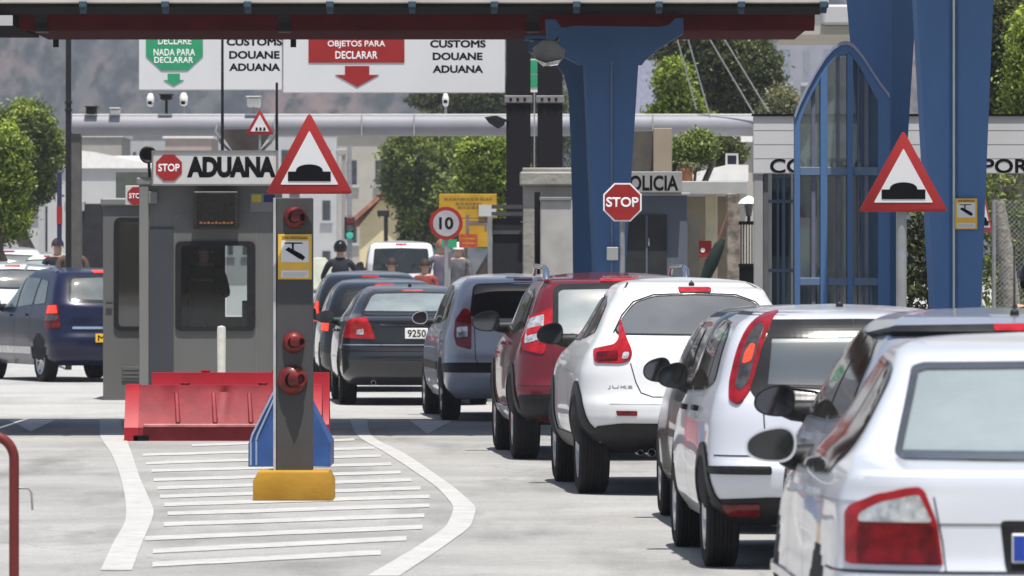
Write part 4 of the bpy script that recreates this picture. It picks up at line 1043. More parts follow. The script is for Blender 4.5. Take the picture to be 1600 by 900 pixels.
# ---- grey silver estate car with black tailgate spoiler
H = 1.46
c = Car('hatchback_car', 'grey silver hatchback with a black roof spoiler, half hidden behind the nearest silver saloon', 'car', 2.33, 28.3, 2.0, 4.2, 0.875, H,
        [(0.2, .25), (.32, .05), (.5, .0), (.66, .03), (.92, .10), (.98, .16), (1.33, .42), (1.37, .48), (1.42, .75), (H, 2.0)],
        [(0.2, 4.05), (.35, 4.18), (.52, 4.2), (.7, 4.05), (.85, 3.6), (.96, 3.2), (1.32, 2.5), (1.40, 2.3), (H, 2.0)],
        [(0.2, .76), (.35, .86), (.55, .875), (.78, .865), (.95, .815), (1.0, .80), (1.33, .63)] + top(.585, H, .075), P_graysilver, wr=.315, tw=.205, axle=(.78, 3.35))
c.rear_win([(0, 1.31), (-.48, 1.30), (-.545, 1.26), (-.62, 1.0), (0, .98)], G_mid, open_to=[(1.3, (-.4, .4), 1.18), (2.2, (-.36, .36), 1.24)])
c.patch('roof_spoiler', [(-.63, 1.33), (-.58, 1.338), (.58, 1.338), (.63, 1.33), (.57, 1.362), (0, 1.372), (-.57, 1.362)], 0, M_black, .03, mirror=False, rnd=.01, depth=.04)
c.third_light(1.352, .30, .026, M_red, .036)
c.lamp([(-.86, .98), (-.62, .98), (-.60, .72), (-.85, .74)], 18, M_red)
c.side_win([[(.62, .99), (.74, 1.22), (.95, 1.30), (1.40, 1.345), (1.40, .95)], [(1.48, .95), (1.48, 1.335), (2.15, 1.35), (2.42, 1.31), (2.95, .95)]], M_glassbr)
c.seam('door_seam', [(1.44, 1.34), (1.44, .6), (1.3, .3)], 'L'); c.seam('door_seam', [(2.7, .95), (2.68, .3)], 'L')
c.handles([(1.3, .86), (2.3, .85)], P_graysilver)
c.mirror(2.78, 1.0, M_black, .10, .075, gap=.06, inset=.05)
c.plate(.62, txt='7306 DTN'); c.antenna(.95, ln=.32)
c.seam('bumper_seam', [(-.87, .58), (.87, .58)], 0, mirror=False)

# ---- silver white small hatchback
H = 1.44
c = Car('hatchback_car', 'silver white small hatchback with tall red lamps on its rear pillars', 'car', 1.88, 34.6, 2.3, 3.82, 0.823, H,
        [(0.24, .24), (.36, .06), (.45, .01), (.56, .0), (.60, .03), (.92, .10), (.97, .14), (1.34, .36), (1.385, .46), (1.41, .75), (H, 1.7)],
        [(0.24, 3.7), (.36, 3.8), (.55, 3.82), (.7, 3.65), (.85, 3.2), (.95, 2.9), (1.3, 2.25), (1.38, 2.05), (H, 1.7)],
        [(0.24, .73), (.36, .80), (.56, .823), (.78, .815), (.93, .785), (1.0, .76), (1.34, .62)] + top(.575, H, .075), P_silverwhite, wr=.29, tw=.185, axle=(.60, 3.09), cr=.34, rims=6, nr=2.9, archr=.345)
c.rear_win([(0, 1.345), (-.49, 1.34), (-.525, 1.31), (-.565, .97), (-.54, .93), (0, .92)], G_mid, .065, rnd=.03, open_to=[(1.15, (-.36, .36), 1.14), (1.95, (-.34, .34), 1.26)])
c.lamp([(-.60, 1.405), (-.53, 1.395), (-.495, 1.33), (-.545, .96), (-.60, .895), (-.68, .92), (-.715, 1.02), (-.70, 1.18), (-.665, 1.32)], 25, M_reddeep, [
    ([(-.585, 1.335), (-.535, 1.32), (-.565, 1.02), (-.61, .965), (-.655, 1.0), (-.65, 1.16), (-.625, 1.28)], M_smoke),
    ([(-.595, 1.225), (-.56, 1.22), (-.57, 1.13), (-.63, 1.115), (-.625, 1.17)], M_redlit)], rnd=.06, du=.105, step=.02, su=.8)
c.patch('bumper_strip', [(-.80, .565), (-.42, .565), (-.42, .525), (-.80, .525)], 8, M_black, .012, rnd=.012)
c.patch('lower_bumper', [(-.80, .385), (-.5, .40), (.5, .40), (.80, .385), (.74, .25), (-.74, .25)], 0, M_black, .008, mirror=False, rnd=.03)
c.patch('fog_lamp', [(-.70, .365), (-.50, .37), (-.50, .305), (-.68, .305)], 6, M_reddark, .016, rnd=.012)
c.seam('bumper_seam', [(-.80, .625), (.80, .625)], 0, .007, mirror=False)
c.seam('tailgate_seam', [(-.50, .62), (-.515, .95)], 0, .007)
c.side_win([[(.66, 1.02), (.74, 1.24), (1.0, 1.32), (1.0, .98)], [(1.05, .975), (1.05, 1.33), (1.75, 1.35), (1.75, .96)], [(1.83, .96), (1.83, 1.35), (2.2, 1.31), (2.7, .95)]], M_glassbr)
c.seam('door_seam', [(1.02, 1.3), (1.02, .7), (.92, .58)], 'L'); c.seam('door_seam', [(1.79, 1.33), (1.79, .3)], 'L')
c.handles([(1.22, .86), (2.0, .85)], M_black)
c.patch('arch_trim', [(.60 + r * math.cos(t), .29 + r * math.sin(t)) for r, ts in ((.40, range(0, 181, 12)), (.335, range(180, -1, -12))) for t in [R(k) for k in ts]], 'L', M_black, .012)
c.mirror(2.42, 1.02, M_black, .088, .072, gap=.0, inset=.03)
c.seam('roof_rack_strip', [(.5, 1.392), (2.2, 1.392)], 'L', .016, mat=M_black)
c.antenna(1.2, ln=.08); c.plate(.70, txt='2415 BKS', eu=True); c.wiper(.975, 1.0, -.36)

# ---- black hatchback between the two
H = 1.41
c = Car('hatchback_car', 'black hatchback almost hidden between the white crossover and the silver white hatchback', 'car', 1.90, 39.2, 2.0, 3.95, 0.835, H,
        [(0.2, .2), (.35, .05), (.5, .0), (.7, .04), (.95, .12), (1.30, .40), (1.36, .55), (H, 1.7)],
        [(0.2, 3.85), (.35, 3.95), (.55, 3.93), (.7, 3.75), (.85, 3.3), (.95, 3.0), (1.28, 2.3), (1.35, 2.1), (H, 1.7)],
        [(0.2, .74), (.35, .82), (.55, .835), (.78, .825), (.95, .78), (1.30, .62)] + top(.57, H, .07), P_black, wr=.30, tw=.195, axle=(.65, 3.15), res=.8)
c.rear_win([(0, 1.29), (-.46, 1.28), (-.56, 1.0), (0, .97)], M_glass)
c.lamp([(-.80, .98), (-.62, .98), (-.60, .72), (-.80, .74)], 18, M_red)
c.side_win([[(.85, 1.02), (1.0, 1.24), (1.35, 1.29), (1.35, 1.0)], [(1.42, 1.0), (1.42, 1.295), (2.1, 1.30), (2.7, .98)]])
c.mirror(2.5, .975, M_black, .09, .078, gap=.0, inset=.03)
c.plate(.62, txt='0937 FRD'); c.seam('door_seam', [(1.38, 1.28), (1.38, .3)], 'L')

# ---- white crossover with boomerang lamps
H = 1.57
c = Car('crossover_car', 'white crossover with boomerang shaped red lamps and black wheel arches', 'car', 1.37, 45.75, 3.4, 4.135, 0.875, H,
        [(0.30, .42), (.38, .16), (.47, .06), (.56, .0), (.66, .0), (.72, .04), (.80, .06), (1.02, .10), (1.10, .14), (1.15, .20), (1.43, .66), (1.475, .70), (1.50, .92), (1.54, 1.3), (H, 1.9)],
        [(0.30, 4.0), (.4, 4.08), (.6, 4.135), (.8, 4.08), (.95, 3.8), (1.06, 3.2), (1.12, 2.95), (1.42, 2.4), (1.5, 2.2), (H, 1.9)],
        [(0.30, .76), (.40, .83), (.60, .868), (.85, .868), (.98, .835), (1.08, .775), (1.14, .735), (1.43, .575)] + top(.54, H, .085), P_white, wr=.345, tw=.225, axle=(.76, 3.29), cr=.55, nr=2.35, rims=5, flare=.055, archr=.395, crg=.55)
c.rear_win([(0, 1.447), (-.30, 1.435), (-.44, 1.385), (-.53, 1.285), (-.60, 1.185), (-.585, 1.155), (0, 1.15)], M_glasstint, .012, rnd=.04)
c.seam('window_gasket', [(-.61, 1.17), (-.535, 1.295), (-.445, 1.392), (-.30, 1.444), (0, 1.455)], 0, .009, mat=M_band)
c.lamp([(-.615, 1.275), (-.595, 1.25), (-.475, 1.075), (-.455, 1.02), (-.475, .97), (-.54, .953), (-.745, .955), (-.775, 1.05), (-.60, 1.085), (-.575, 1.12)], 14, M_red,
       [([(-.52, 1.03), (-.475, 1.03), (-.485, .985), (-.53, .98)], M_clear), ([(-.735, 1.025), (-.56, 1.04), (-.56, .975), (-.72, .972)], M_reddark)], rnd=.025, du=.03)
c.third_light(1.475, .235, .03, M_red, .012)
c.patch('lower_bumper', [(-.76, .50), (-.58, .525), (.58, .525), (.76, .50), (.70, .40), (.62, .335), (-.62, .335), (-.70, .40)], 0, M_black, .012, mirror=False, rnd=.03)
c.patch('reflector', [(-.615, .615), (-.47, .615), (-.47, .58), (-.605, .58)], 0, M_reddark, .01, rnd=.008)
c.seam('tailgate_seam', [(-.51, .955), (-.475, .82), (-.44, .745), (-.36, .715), (0, .712)], 0, .007)
c.seam('bumper_crease', [(-.66, .665), (.66, .665)], 0, .006, mirror=False, mat=pm('shade_white', (.55, .55, .57), .5))
c.patch('plate_recess', [(-.30, .985), (.30, .985), (.27, .79), (-.27, .79)], 0, P_white, -.002, mirror=False)
c.plate(.865, txt='6172 GZR')
c.letters('JUKE', (-.67, -.50, .775, .797), pm('badge_grey', (.30, .30, .31), .4))
c.side_win([[(.98, 1.17), (1.22, 1.36), (1.62, 1.43), (1.62, 1.12)], [(1.70, 1.11), (1.70, 1.43), (2.25, 1.43), (2.52, 1.37), (2.92, 1.10)]], M_glassbr)
for ax in (.76, 3.29):
    c.patch('arch_trim', [(ax + r * math.cos(t), .345 + r * math.sin(t)) for r, ts in ((.475, range(-8, 189, 9)), (.385, range(188, -9, -9))) for t in [R(k) for k in ts]], 'L', M_black, .012, step=.035)
c.patch('sill_trim', [(1.22, .42), (2.84, .42), (2.84, .31), (1.22, .31)], 'L', M_black, .012)
c.seam('door_seam', [(1.66, 1.42), (1.66, .75), (1.35, .5)], 'L'); c.seam('door_seam', [(2.72, 1.08), (2.72, .42)], 'L')
c.seam('roof_seam', [(-.50, 1.475), (-.44, 1.53)], 0, .008); 
c.handles([(2.45, .93)], P_white); c.mirror(2.62, 1.14, M_black, .10, .08, gap=.05, inset=.07)
c.exhaust(-.36, .315, .14); c.exhaust(-.44, .315, .16, .022); c.antenna(1.0, ln=.04); c.wiper(1.16, 1.20, .35)

# ---- dark red SUV
H = 1.60
c = Car('suv_car', 'dark red SUV with silver roof rails in the middle of the queue', 'car', .93, 54.0, 3.3, 4.5, 0.91, H,
        [(0.30, .35), (.38, .10), (.50, .0), (.62, .0), (.68, .04), (.90, .08), (1.02, .12), (1.08, .18), (1.48, .45), (1.53, .55), (1.56, .9), (H, 1.9)],
        [(0.30, 4.35), (.45, 4.47), (.65, 4.5), (.85, 4.4), (.98, 4.0), (1.08, 3.4), (1.47, 2.7), (1.54, 2.4), (H, 1.9)],
        [(0.30, .80), (.42, .88), (.62, .91), (.85, .90), (1.0, .86), (1.08, .82), (1.47, .66)] + top(.62, H, .085), P_red, wr=.355, tw=.235, axle=(.78, 3.47), flare=.03, archr=.405, nr=2.6)
c.rear_win([(0, 1.495), (-.50, 1.485), (-.545, 1.45), (-.56, 1.10), (-.53, 1.04), (0, 1.02)], G_pale, .03, open_to=[(1.5, (-.42, .42), 1.26), (2.4, (-.38, .38), 1.34)])
c.lamp([(-.86, 1.22), (-.74, 1.235), (-.60, 1.30), (-.58, 1.18), (-.60, .90), (-.82, .94), (-.875, 1.05)], 22, M_red, [([(-.83, 1.19), (-.66, 1.235), (-.63, 1.03), (-.80, .99)], M_clear), ([(-.80, 1.11), (-.65, 1.14), (-.66, 1.08), (-.79, 1.05)], M_red)], rnd=.03, du=.10)
c.patch('lower_bumper', [(-.86, .56), (-.6, .57), (.6, .57), (.86, .56), (.82, .38), (-.82, .38)], 0, M_black, .012, mirror=False, rnd=.03)
for ax in (.78, 3.47):
    c.patch('arch_trim', [(ax + r * math.cos(t), .355 + r * math.sin(t)) for r, ts in ((.475, range(0, 181, 9)), (.395, range(180, -1, -9))) for t in [R(k) for k in ts]], 'L', M_black, .012, step=.035)
c.patch('sill_trim', [(1.25, .44), (3.0, .44), (3.0, .31), (1.25, .31)], 'L', P_graysilver, .02)
c.side_win([[(.75, 1.12), (.90, 1.38), (1.15, 1.44), (1.15, 1.10)], [(1.22, 1.09), (1.22, 1.45), (1.95, 1.47), (1.95, 1.07)], [(2.02, 1.07), (2.02, 1.47), (2.6, 1.44), (3.15, 1.07)]], M_glassbr)
c.seam('door_seam', [(1.18, 1.4), (1.18, .5)], 'L'); c.seam('door_seam', [(1.98, 1.46), (1.98, .45)], 'L')
c.handles([(1.45, .98), (2.25, .97)], P_red); c.mirror(2.85, 1.16, M_black, .125, .09, gap=.07, inset=.08)
for sg in (-1, 1):
    m = MB(); m.tube([(sg * .60, .62, 1.52), (sg * .60, .72, 1.615), (sg * .60, .95, 1.64), (sg * .60, 2.2, 1.65), (sg * .60, 2.35, 1.58)], [.028, .03, .022, .022, .02], 8); c.part('roof_rail', m, M_chrome, 50)
c.seam('tailgate_seam', [(-.56, .62), (-.575, .92)], 0); c.plate(.80, txt='8054 GMP'); c.third_light(1.525, .3, .025)
c.seam('bumper_seam', [(-.86, .64), (.86, .64)], 0, mirror=False)

# ---- lilac grey people carrier
H = 1.57
c = Car('people_carrier', 'lilac grey people carrier with upright tailgate and dark rear window', 'car', .16, 67.7, 4.6, 4.28, 0.88, H,
        [(0.24, .22), (.34, .06), (.48, .0), (.62, .0), (.66, .05), (1.05, .12), (1.10, .15), (1.46, .40), (1.50, .5), (1.54, .9), (H, 2.0)],
        [(0.24, 4.15), (.4, 4.27), (.6, 4.28), (.8, 4.1), (.95, 3.6), (1.08, 3.2), (1.45, 2.5), (1.52, 2.3), (H, 2.0)],
        [(0.24, .78), (.38, .86), (.6, .88), (.85, .875), (1.05, .82), (1.46, .66)] + top(.62, H, .08), P_lilac, wr=.32, tw=.205, axle=(.80, 3.56), rims=5, res=.85, archr=.37)
c.rear_win([(0, 1.475), (-.50, 1.46), (-.545, 1.42), (-.59, 1.13), (-.55, 1.10), (0, 1.09)], M_glass, .02)
c.lamp([(-.66, 1.20), (-.60, 1.185), (-.565, 1.10), (-.56, .76), (-.72, .80), (-.755, .92), (-.74, 1.08)], 12, M_red, [([(-.72, 1.0), (-.60, 1.01), (-.60, .90), (-.72, .89)], M_clear)], rnd=.03, du=.05)
c.patch('bumper_strip', [(-.86, .62), (.86, .62), (.86, .52), (-.86, .52)], 0, M_black, .012, mirror=False, rnd=.02)
c.seam('tailgate_seam', [(-.545, 1.08), (-.54, .66), (-.50, .60), (0, .60)], 0)
c.side_win([[(.80, 1.10), (.95, 1.36), (1.3, 1.42), (1.3, 1.06)], [(1.38, 1.05), (1.38, 1.43), (2.1, 1.44), (2.1, 1.03)], [(2.18, 1.03), (2.18, 1.44), (2.6, 1.38), (3.1, 1.02)]], M_glassbr)
c.mirror(2.85, 1.08, P_lilac, gap=.06, inset=.05); c.plate(.79, txt='1548 CYH'); c.seam('door_seam', [(1.34, 1.42), (1.34, .3)], 'L')
c.handles([(1.6, .9), (2.35, .9)], P_lilac); c.third_light(1.505, .2, .02)
c.patch('sill_trim', [(1.2, .62), (3.1, .62), (3.1, .54), (1.2, .54)], 'L', M_black, .012)

# ---- charcoal saloon under the canopy
H = 1.43
c = Car('saloon_car', 'dusty charcoal saloon with a white number plate, beside the red barriers', 'car', -1.12, 75.2, 3.4, 4.73, 0.90, H,
        [(0.24, .28), (.36, .08), (.55, .0), (.62, .02), (.70, .05), (1.0, .08), (1.035, .12), (1.05, .32), (1.07, .52), (1.11, .62), (1.33, 1.10), (1.38, 1.4), (H, 2.3)],
        [(0.24, 4.55), (.4, 4.7), (.6, 4.73), (.75, 4.6), (.88, 4.0), (.98, 3.5), (1.05, 3.25), (1.33, 2.7), (1.39, 2.5), (H, 2.3)],
        [(0.24, .80), (.36, .88), (.55, .90), (.8, .885), (.98, .84), (1.04, .795), (1.08, .765), (1.33, .60)] + top(.565, H, .07), P_dark, wr=.325, tw=.21, axle=(1.0, 3.75), rims=7, res=.85)
c.rear_win([(0, 1.365), (-.46, 1.35), (-.52, 1.31), (-.63, 1.10), (-.60, 1.075), (0, 1.07)], G_pale, .03, open_to=[(1.7, (-.42, .42), 1.22), (2.5, (-.38, .38), 1.28)])
c.lamp([(-.80, 1.01), (-.70, 1.03), (-.55, 1.04), (-.50, .95), (-.44, .79), (-.84, .80), (-.86, .86)], 16, M_red, [([(-.66, .90), (-.58, .91), (-.58, .84), (-.67, .84)], M_clear)], rnd=.02, du=.08)
c.patch('chrome_strip', [(-.42, .975), (.42, .975), (.42, .95), (-.42, .95)], 0, M_chrome, .012, mirror=False, rnd=.01)
c.plate(.855, .27, .125, '9250', eu=False)
c.seam('boot_seam', [(-.52, 1.05), (-.44, .78), (-.40, .70), (0, .69)], 0); c.seam('bumper_seam', [(-.88, .72), (.88, .72)], 0, .012, mirror=False, mat=P_graysilver)
c.patch('bumper_strip', [(-.88, .665), (.88, .665), (.88, .645), (-.88, .645)], 0, M_black, .008, mirror=False)
c.side_win([[(1.0, 1.07), (1.32, 1.29), (1.75, 1.34), (1.75, 1.05)], [(1.82, 1.05), (1.82, 1.345), (2.5, 1.34), (3.1, 1.03)]], M_glassbr)
c.mirror(2.75, 1.03, P_dark, .11, .075, gap=.06, inset=.05); c.third_light(1.345, .25, .025, M_red); c.seam('door_seam', [(1.78, 1.33), (1.78, .3)], 'L')
c.handles([(1.6, .88), (2.5, .87)], P_dark); c.antenna(1.9, ln=.04); c.exhaust(-.5, .27, .2)

# ---- two dark cars further up the queue
def dark_car(label, xc, D, yaw, H, name='hatchback_car', gz=0.0, pmat=None, glass=None, group='cars queueing at the border', lamp=None, W=.86, L=4.1, plate='3160 HBL', ymat=None):
    k = H / 1.5
    c = Car(name, label, 'car', xc, D, yaw, L, W, H,
            [(0.22, .22), (.34, .06), (.5, .0), (.66, .03), (.98 * k, .12), (1.38 * k, .42), (1.44 * k, .6), (H, 1.9)],
            [(0.22, L - .15), (.4, L), (.6, L), (.75, L - .2), (.92 * k, L - .7), (1.0 * k, L - 1.0), (1.37 * k, 2.45), (1.43 * k, 2.3), (H, 1.9)],
            [(0.22, W - .1), (.36, W - .015), (.55, W), (.82 * k, W - .01), (1.0 * k, W - .06), (1.38 * k, W - .22)] + top(W - .27, H, .075), pmat or P_black, wr=.31, tw=.2, axle=(.74, L - .82), res=.6, gz=gz, group=group)
    c.rear_win([(0, 1.37 * k), (-.50, 1.35 * k), (-.60, 1.04 * k), (0, 1.02 * k)], glass or M_glass)
    c.lamp([(-W + .02, 1.06 * k), (-W + .2, 1.08 * k), (-W + .22, .80 * k), (-W + .02, .82 * k)], 20, lamp or M_redlit)
    c.side_win([[(.85, 1.05 * k), (1.0, 1.30 * k), (1.4, 1.36 * k), (1.4, 1.02 * k)], [(1.48, 1.02 * k), (1.48, 1.37 * k), (2.25, 1.37 * k), (2.9, 1.0 * k)]], M_glassbr, band=False)
    c.mirror(2.75, 1.02 * k, pmat or M_black, gap=.06, inset=.05); c.plate(.62, txt=plate, mat=ymat, eu=ymat is None); c.third_light(1.41 * k, .25, .025)
    c.seam('bumper_seam', [(-W, .6), (W, .6)], 0, mirror=False); c.seam('door_seam', [(1.44, 1.3 * k), (1.44, .3)], 'L')
    return c
dark_car('black hatchback with a lit brake lamp, directly ahead of the charcoal saloon', -1.64, 83.2, 3.0, 1.49)
dark_car('tall black car at the head of the dark cars, beside the grey post', -2.02, 92.0, 3.0, 1.58, name='people_carrier', gz=0.0, W=.88)

# ---- navy estate left of the booth
H = 1.63
c = Car('people_carrier', 'navy blue people carrier with roof rails and yellow number plate, left of the booth', 'car', -5.62, 90.2, 20.0, 4.32, 0.87, H,
        [(0.24, .22), (.34, .06), (.5, .0), (.64, .0), (.68, .04), (1.08, .10), (1.12, .14), (1.5, .42), (1.55, .5), (1.59, .9), (H, 2.0)],
        [(0.24, 4.2), (.4, 4.3), (.6, 4.32), (.8, 4.15), (.98, 3.6), (1.1, 3.2), (1.5, 2.5), (1.57, 2.3), (H, 2.0)],
        [(0.24, .78), (.38, .86), (.6, .87), (.9, .86), (1.1, .81), (1.5, .66)] + top(.62, H, .08), P_navy, wr=.325, tw=.21, axle=(.80, 3.5), rims=7, res=.85, group='cars left of the booth')
c.rear_win([(0, 1.52), (-.52, 1.50), (-.59, 1.14), (0, 1.12)], M_glassmd, .04)
c.lamp([(-.80, 1.10), (-.62, 1.11), (-.575, .78), (-.82, .76), (-.83, .85)], 22, M_reddark, [([(-.775, 1.085), (-.635, 1.09), (-.62, .98), (-.79, .97)], M_redlit), ([(-.79, .95), (-.62, .955), (-.61, .88), (-.80, .875)], M_smoke)], rnd=.02)
c.patch('chrome_strip', [(-.56, .79), (.56, .79), (.56, .755), (-.56, .755)], 0, M_chrome, .015, mirror=False, rnd=.01)
c.plate(.63, .52, .12, 'ML 478', M_platey, eu=False)
c.side_win([[(.72, 1.12), (.9, 1.42), (1.25, 1.46), (1.25, 1.10)], [(1.33, 1.10), (1.33, 1.47), (2.05, 1.48), (2.05, 1.06)], [(2.13, 1.06), (2.13, 1.48), (2.6, 1.44), (3.1, 1.04)]], M_glassmd)
c.seam('door_seam', [(1.29, 1.45), (1.29, .5)], 'L'); c.seam('door_seam', [(2.09, 1.47), (2.09, .3)], 'L'); c.handles([(1.55, .95), (2.35, .94)], P_navy)
c.mirror(2.85, 1.1, P_navy, gap=.06, inset=.05); c.third_light(1.56, .25, .03, M_redlit)
c.patch('sill_trim', [(1.15, .50), (3.1, .50), (3.1, .40), (1.15, .40)], 'L', M_rim, .02, rnd=.02)
for sg in (-1, 1):
    m = MB(); m.tube([(sg * .60, .75, 1.56), (sg * .60, .9, 1.635), (sg * .60, 2.3, 1.655), (sg * .60, 2.45, 1.60)], .02, 8); c.part('roof_rail', m, M_chrome, 50)
dark_car('white hatchback with red rear lamps in front of the navy people carrier', -8.05, 103.5, 8.0, 1.42, gz=.30, pmat=P_white, glass=M_glassmd, group='cars left of the booth', plate='5529 DRV')
dark_car('silver people carrier furthest up the left lane', -9.75, 124.0, 6.0, 1.72, name='people_carrier', gz=.30, pmat=P_silver, glass=M_glassmd, group='cars left of the booth', plate='7740 FJC')
dark_car('pale green car with a big bright window behind the lamp post', -8.9, 124.0, 10.0, 1.62, name='people_carrier', gz=.30, pmat=paint('pale_green', (.62, .68, .60), .1), glass=M_glasslt, group='cars left of the booth', plate='4406 BTS')

# ---- white van far up the road
H = 2.02
c = Car('delivery_van', 'white van with tall dark rear windows far up the road', 'van', X(627, 172), 172.0, 1.5, 4.9, .97, H,
        [(0.3, .2), (.45, .05), (.6, .0), (.9, .02), (1.1, .04), (1.85, .14), (1.93, .25), (H, 1.5)],
        [(0.3, 4.8), (.5, 4.9), (.8, 4.85), (1.05, 4.5), (1.2, 4.2), (1.85, 3.3), (1.95, 3.0), (H, 2.4)],
        [(0.3, .9), (.45, .96), (.7, .97), (1.1, .96), (1.85, .86), (1.93, .80), (1.98, .6), (H, .05)], P_white, wr=.34, tw=.22, axle=(.95, 4.0), res=.6, gz=.30, group='cars up the road')
c.rear_win([(0, 1.82), (-.72, 1.80), (-.78, 1.15), (0, 1.12)], M_glass, .02)
c.lamp([(-.96, 1.45), (-.84, 1.45), (-.84, .9), (-.96, .9)], 15, M_red); c.third_light(1.9, .3, .04)
c.side_win([[(1.0, 1.2), (1.0, 1.75), (2.2, 1.75), (2.2, 1.18)]], M_glass, band=False); c.plate(.75, txt='3381 CKW'); c.mirror(3.6, 1.3, M_black, .12, .14)
c.seam('door_seam', [(0, 1.9), (0, .6)], 0, .012, mirror=False)
# ---------------------------------------------------------------- people
M_skin = pm('skin', (.42, .26, .19), .55, var=.08, scale=20)
def person(label, loc, rotz, top_m, trouser_m, hair_m, pose='stand', s=1.0, group=None, skin=None, cap=None, helmet=None, extra=None):
    """one continuous skinned body; facing +Y in its own frame"""
    J = {'pel': (0, 0, .96, .125), 'sp': (0, .01, 1.10, .115), 'ch': (0, 0, 1.30, .145), 'nk0': (0, -.01, 1.44, .085), 'nk': (0, .0, 1.50, .052), 'hd0': (0, .015, 1.575, .075), 'hd1': (0, .01, 1.65, .092), 'hd2': (0, .0, 1.72, .07), 'nose': (0, .105, 1.625, .016)}
    P = {'stand': ((.20, 0, 1.40), (.25, -.03, 1.13), (.25, .05, .90), (.095, 0, .90), (.10, .02, .50), (.10, -.03, .09)),
         'reach': ((.20, .02, 1.40), (.27, .05, 1.14), (.20, .30, 1.12), (.095, 0, .90), (.10, .02, .50), (.10, -.03, .09)),
         'walk': ((.20, 0, 1.40), (.24, -.06, 1.13), (.23, .06, .92), (.095, 0, .90), (.10, .12, .51), (.10, -.02, .10)),
         'ride': ((.20, .03, 1.38), (.30, .16, 1.16), (.28, .42, 1.06), (.12, .05, .88), (.19, .42, .78), (.19, .36, .36))}[pose]
    E = [('pel', 'sp'), ('sp', 'ch'), ('ch', 'nk0'), ('nk0', 'nk'), ('nk', 'hd0'), ('hd0', 'hd1'), ('hd1', 'hd2'), ('hd1', 'nose')]
    for sd_, sg in (('l', -1), ('r', 1)):
        sh, el, wr, hp, kn, an = [Vector((p[0] * sg, p[1], p[2])) for p in P]
        if pose == 'walk' and sg < 0: kn.y -= .14; an.y -= .34; el.y += .1; wr.y += .14
        J['sh' + sd_] = (*sh, .066); J['el' + sd_] = (*el, .046); J['wr' + sd_] = (*wr, .030); J['hp' + sd_] = (*hp, .095); J['kn' + sd_] = (*kn, .062); J['an' + sd_] = (*an, .042)
        J['to' + sd_] = (an.x * 1.1, an.y + .16, .045 if pose != 'ride' else an.z - .05, .035); J['he' + sd_] = (an.x, an.y - .04, an.z - .045, .035)
        d = (wr - el).normalized(); side = Vector((sg * .0, 0, 0)); pa = wr + d * .06; J['pa' + sd_] = (*pa, .034)
        E += [('nk0', 'sh' + sd_), ('sh' + sd_, 'el' + sd_), ('el' + sd_, 'wr' + sd_), ('wr' + sd_, 'pa' + sd_), ('pel', 'hp' + sd_), ('hp' + sd_, 'kn' + sd_), ('kn' + sd_, 'an' + sd_), ('an' + sd_, 'to' + sd_), ('an' + sd_, 'he' + sd_)]
        ax = d.cross(Vector((1, 0, 0))).normalized(); curl = Vector((-sg, 0, 0))
        for k, (o, ln) in enumerate(((-.027, .068), (-.009, .078), (.009, .074), (.027, .058))):
            a = pa + ax * o + d * .02; b = a + d * ln * .55 + curl * .006; c_ = b + d * ln * .45 + curl * .022
            J[f'f{k}a{sd_}'] = (*a, .011); J[f'f{k}b{sd_}'] = (*b, .010); J[f'f{k}c{sd_}'] = (*c_, .008)
            E += [('pa' + sd_, f'f{k}a{sd_}'), (f'f{k}a{sd_}', f'f{k}b{sd_}'), (f'f{k}b{sd_}', f'f{k}c{sd_}')]
        a = wr + d * .035 - ax * .035 + curl * .01; b = a + d * .035 - ax * .02 + curl * .015; J['ta' + sd_] = (*a, .013); J['tb' + sd_] = (*b, .010)
        E += [('wr' + sd_, 'ta' + sd_), ('ta' + sd_, 'tb' + sd_)]
    names = list(J); bm = bmesh.new(); vs = [bm.verts.new(J[k][:3]) for k in names]; ix = {k: i for i, k in enumerate(names)}
    for a, b in E: bm.edges.new((vs[ix[a]], vs[ix[b]]))
    me = bpy.data.meshes.new('b'); bm.to_mesh(me); bm.free(); o = bpy.data.objects.new('b', me); COL.objects.link(o)
    md = o.modifiers.new('s', 'SKIN'); sv = me.skin_vertices[0].data
    for i, k in enumerate(names):
        r = J[k][3]; fx = 1.25 if k in ('ch', 'sp', 'pel') else 1.0; sv[i].radius = (r * fx, r * (.85 if fx > 1 else 1)); sv[i].use_root = (k == 'pel')
    md.use_smooth_shade = True
    o.modifiers.new('u', 'SUBSURF').levels = 1
    m2 = bpy.data.meshes.new_from_object(o.evaluated_get(bpy.context.evaluated_depsgraph_get())); bpy.data.objects.remove(o)
    skin = skin or M_skin
    for m in (skin, top_m, trouser_m, M_black): m2.materials.append(m)
    pts = [(Vector(J[k][:3]), k) for k in names]
    for p in m2.polygons:
        c = p.center; k = min(pts, key=lambda q: (q[0] - c).length)[1]
        p.material_index = 0 if (k[:2] in ('nk', 'hd', 'no', 'wr', 'pa', 'ta', 'tb', 'f0', 'f1', 'f2', 'f3') and k != 'nk0') else 3 if k[:2] in ('an', 'to', 'he') else 2 if k[:2] in ('hp', 'kn', 'pe') else 1
    if s != 1: m2.transform(Matrix.Scale(s, 4))
    t = thing('person', label, 'person', loc, rotz, group, local=True)
    link('body', m2, t)
    hm = MB(); rows = []
    for i in range(9):
        th = R(4 + i * (11.5 if not helmet else 14.5)); row = []
        for k in range(17):
            ph = 2 * math.pi * k / 16; front = max(0, math.sin(ph)); q = th * (1 - .38 * front * (0 if helmet else 1))
            rr = .118 if not helmet else .135
            row.append((s * rr * .86 * math.sin(q) * math.cos(ph), s * (rr * math.sin(q) * math.sin(ph) - .004), s * (1.655 + rr * 1.02 * math.cos(q))))
        rows.append(row)
    hm.grid(rows); obj('helmet' if helmet else 'cap' if cap else 'hair', hm, helmet or cap or hair_m, t, 60)
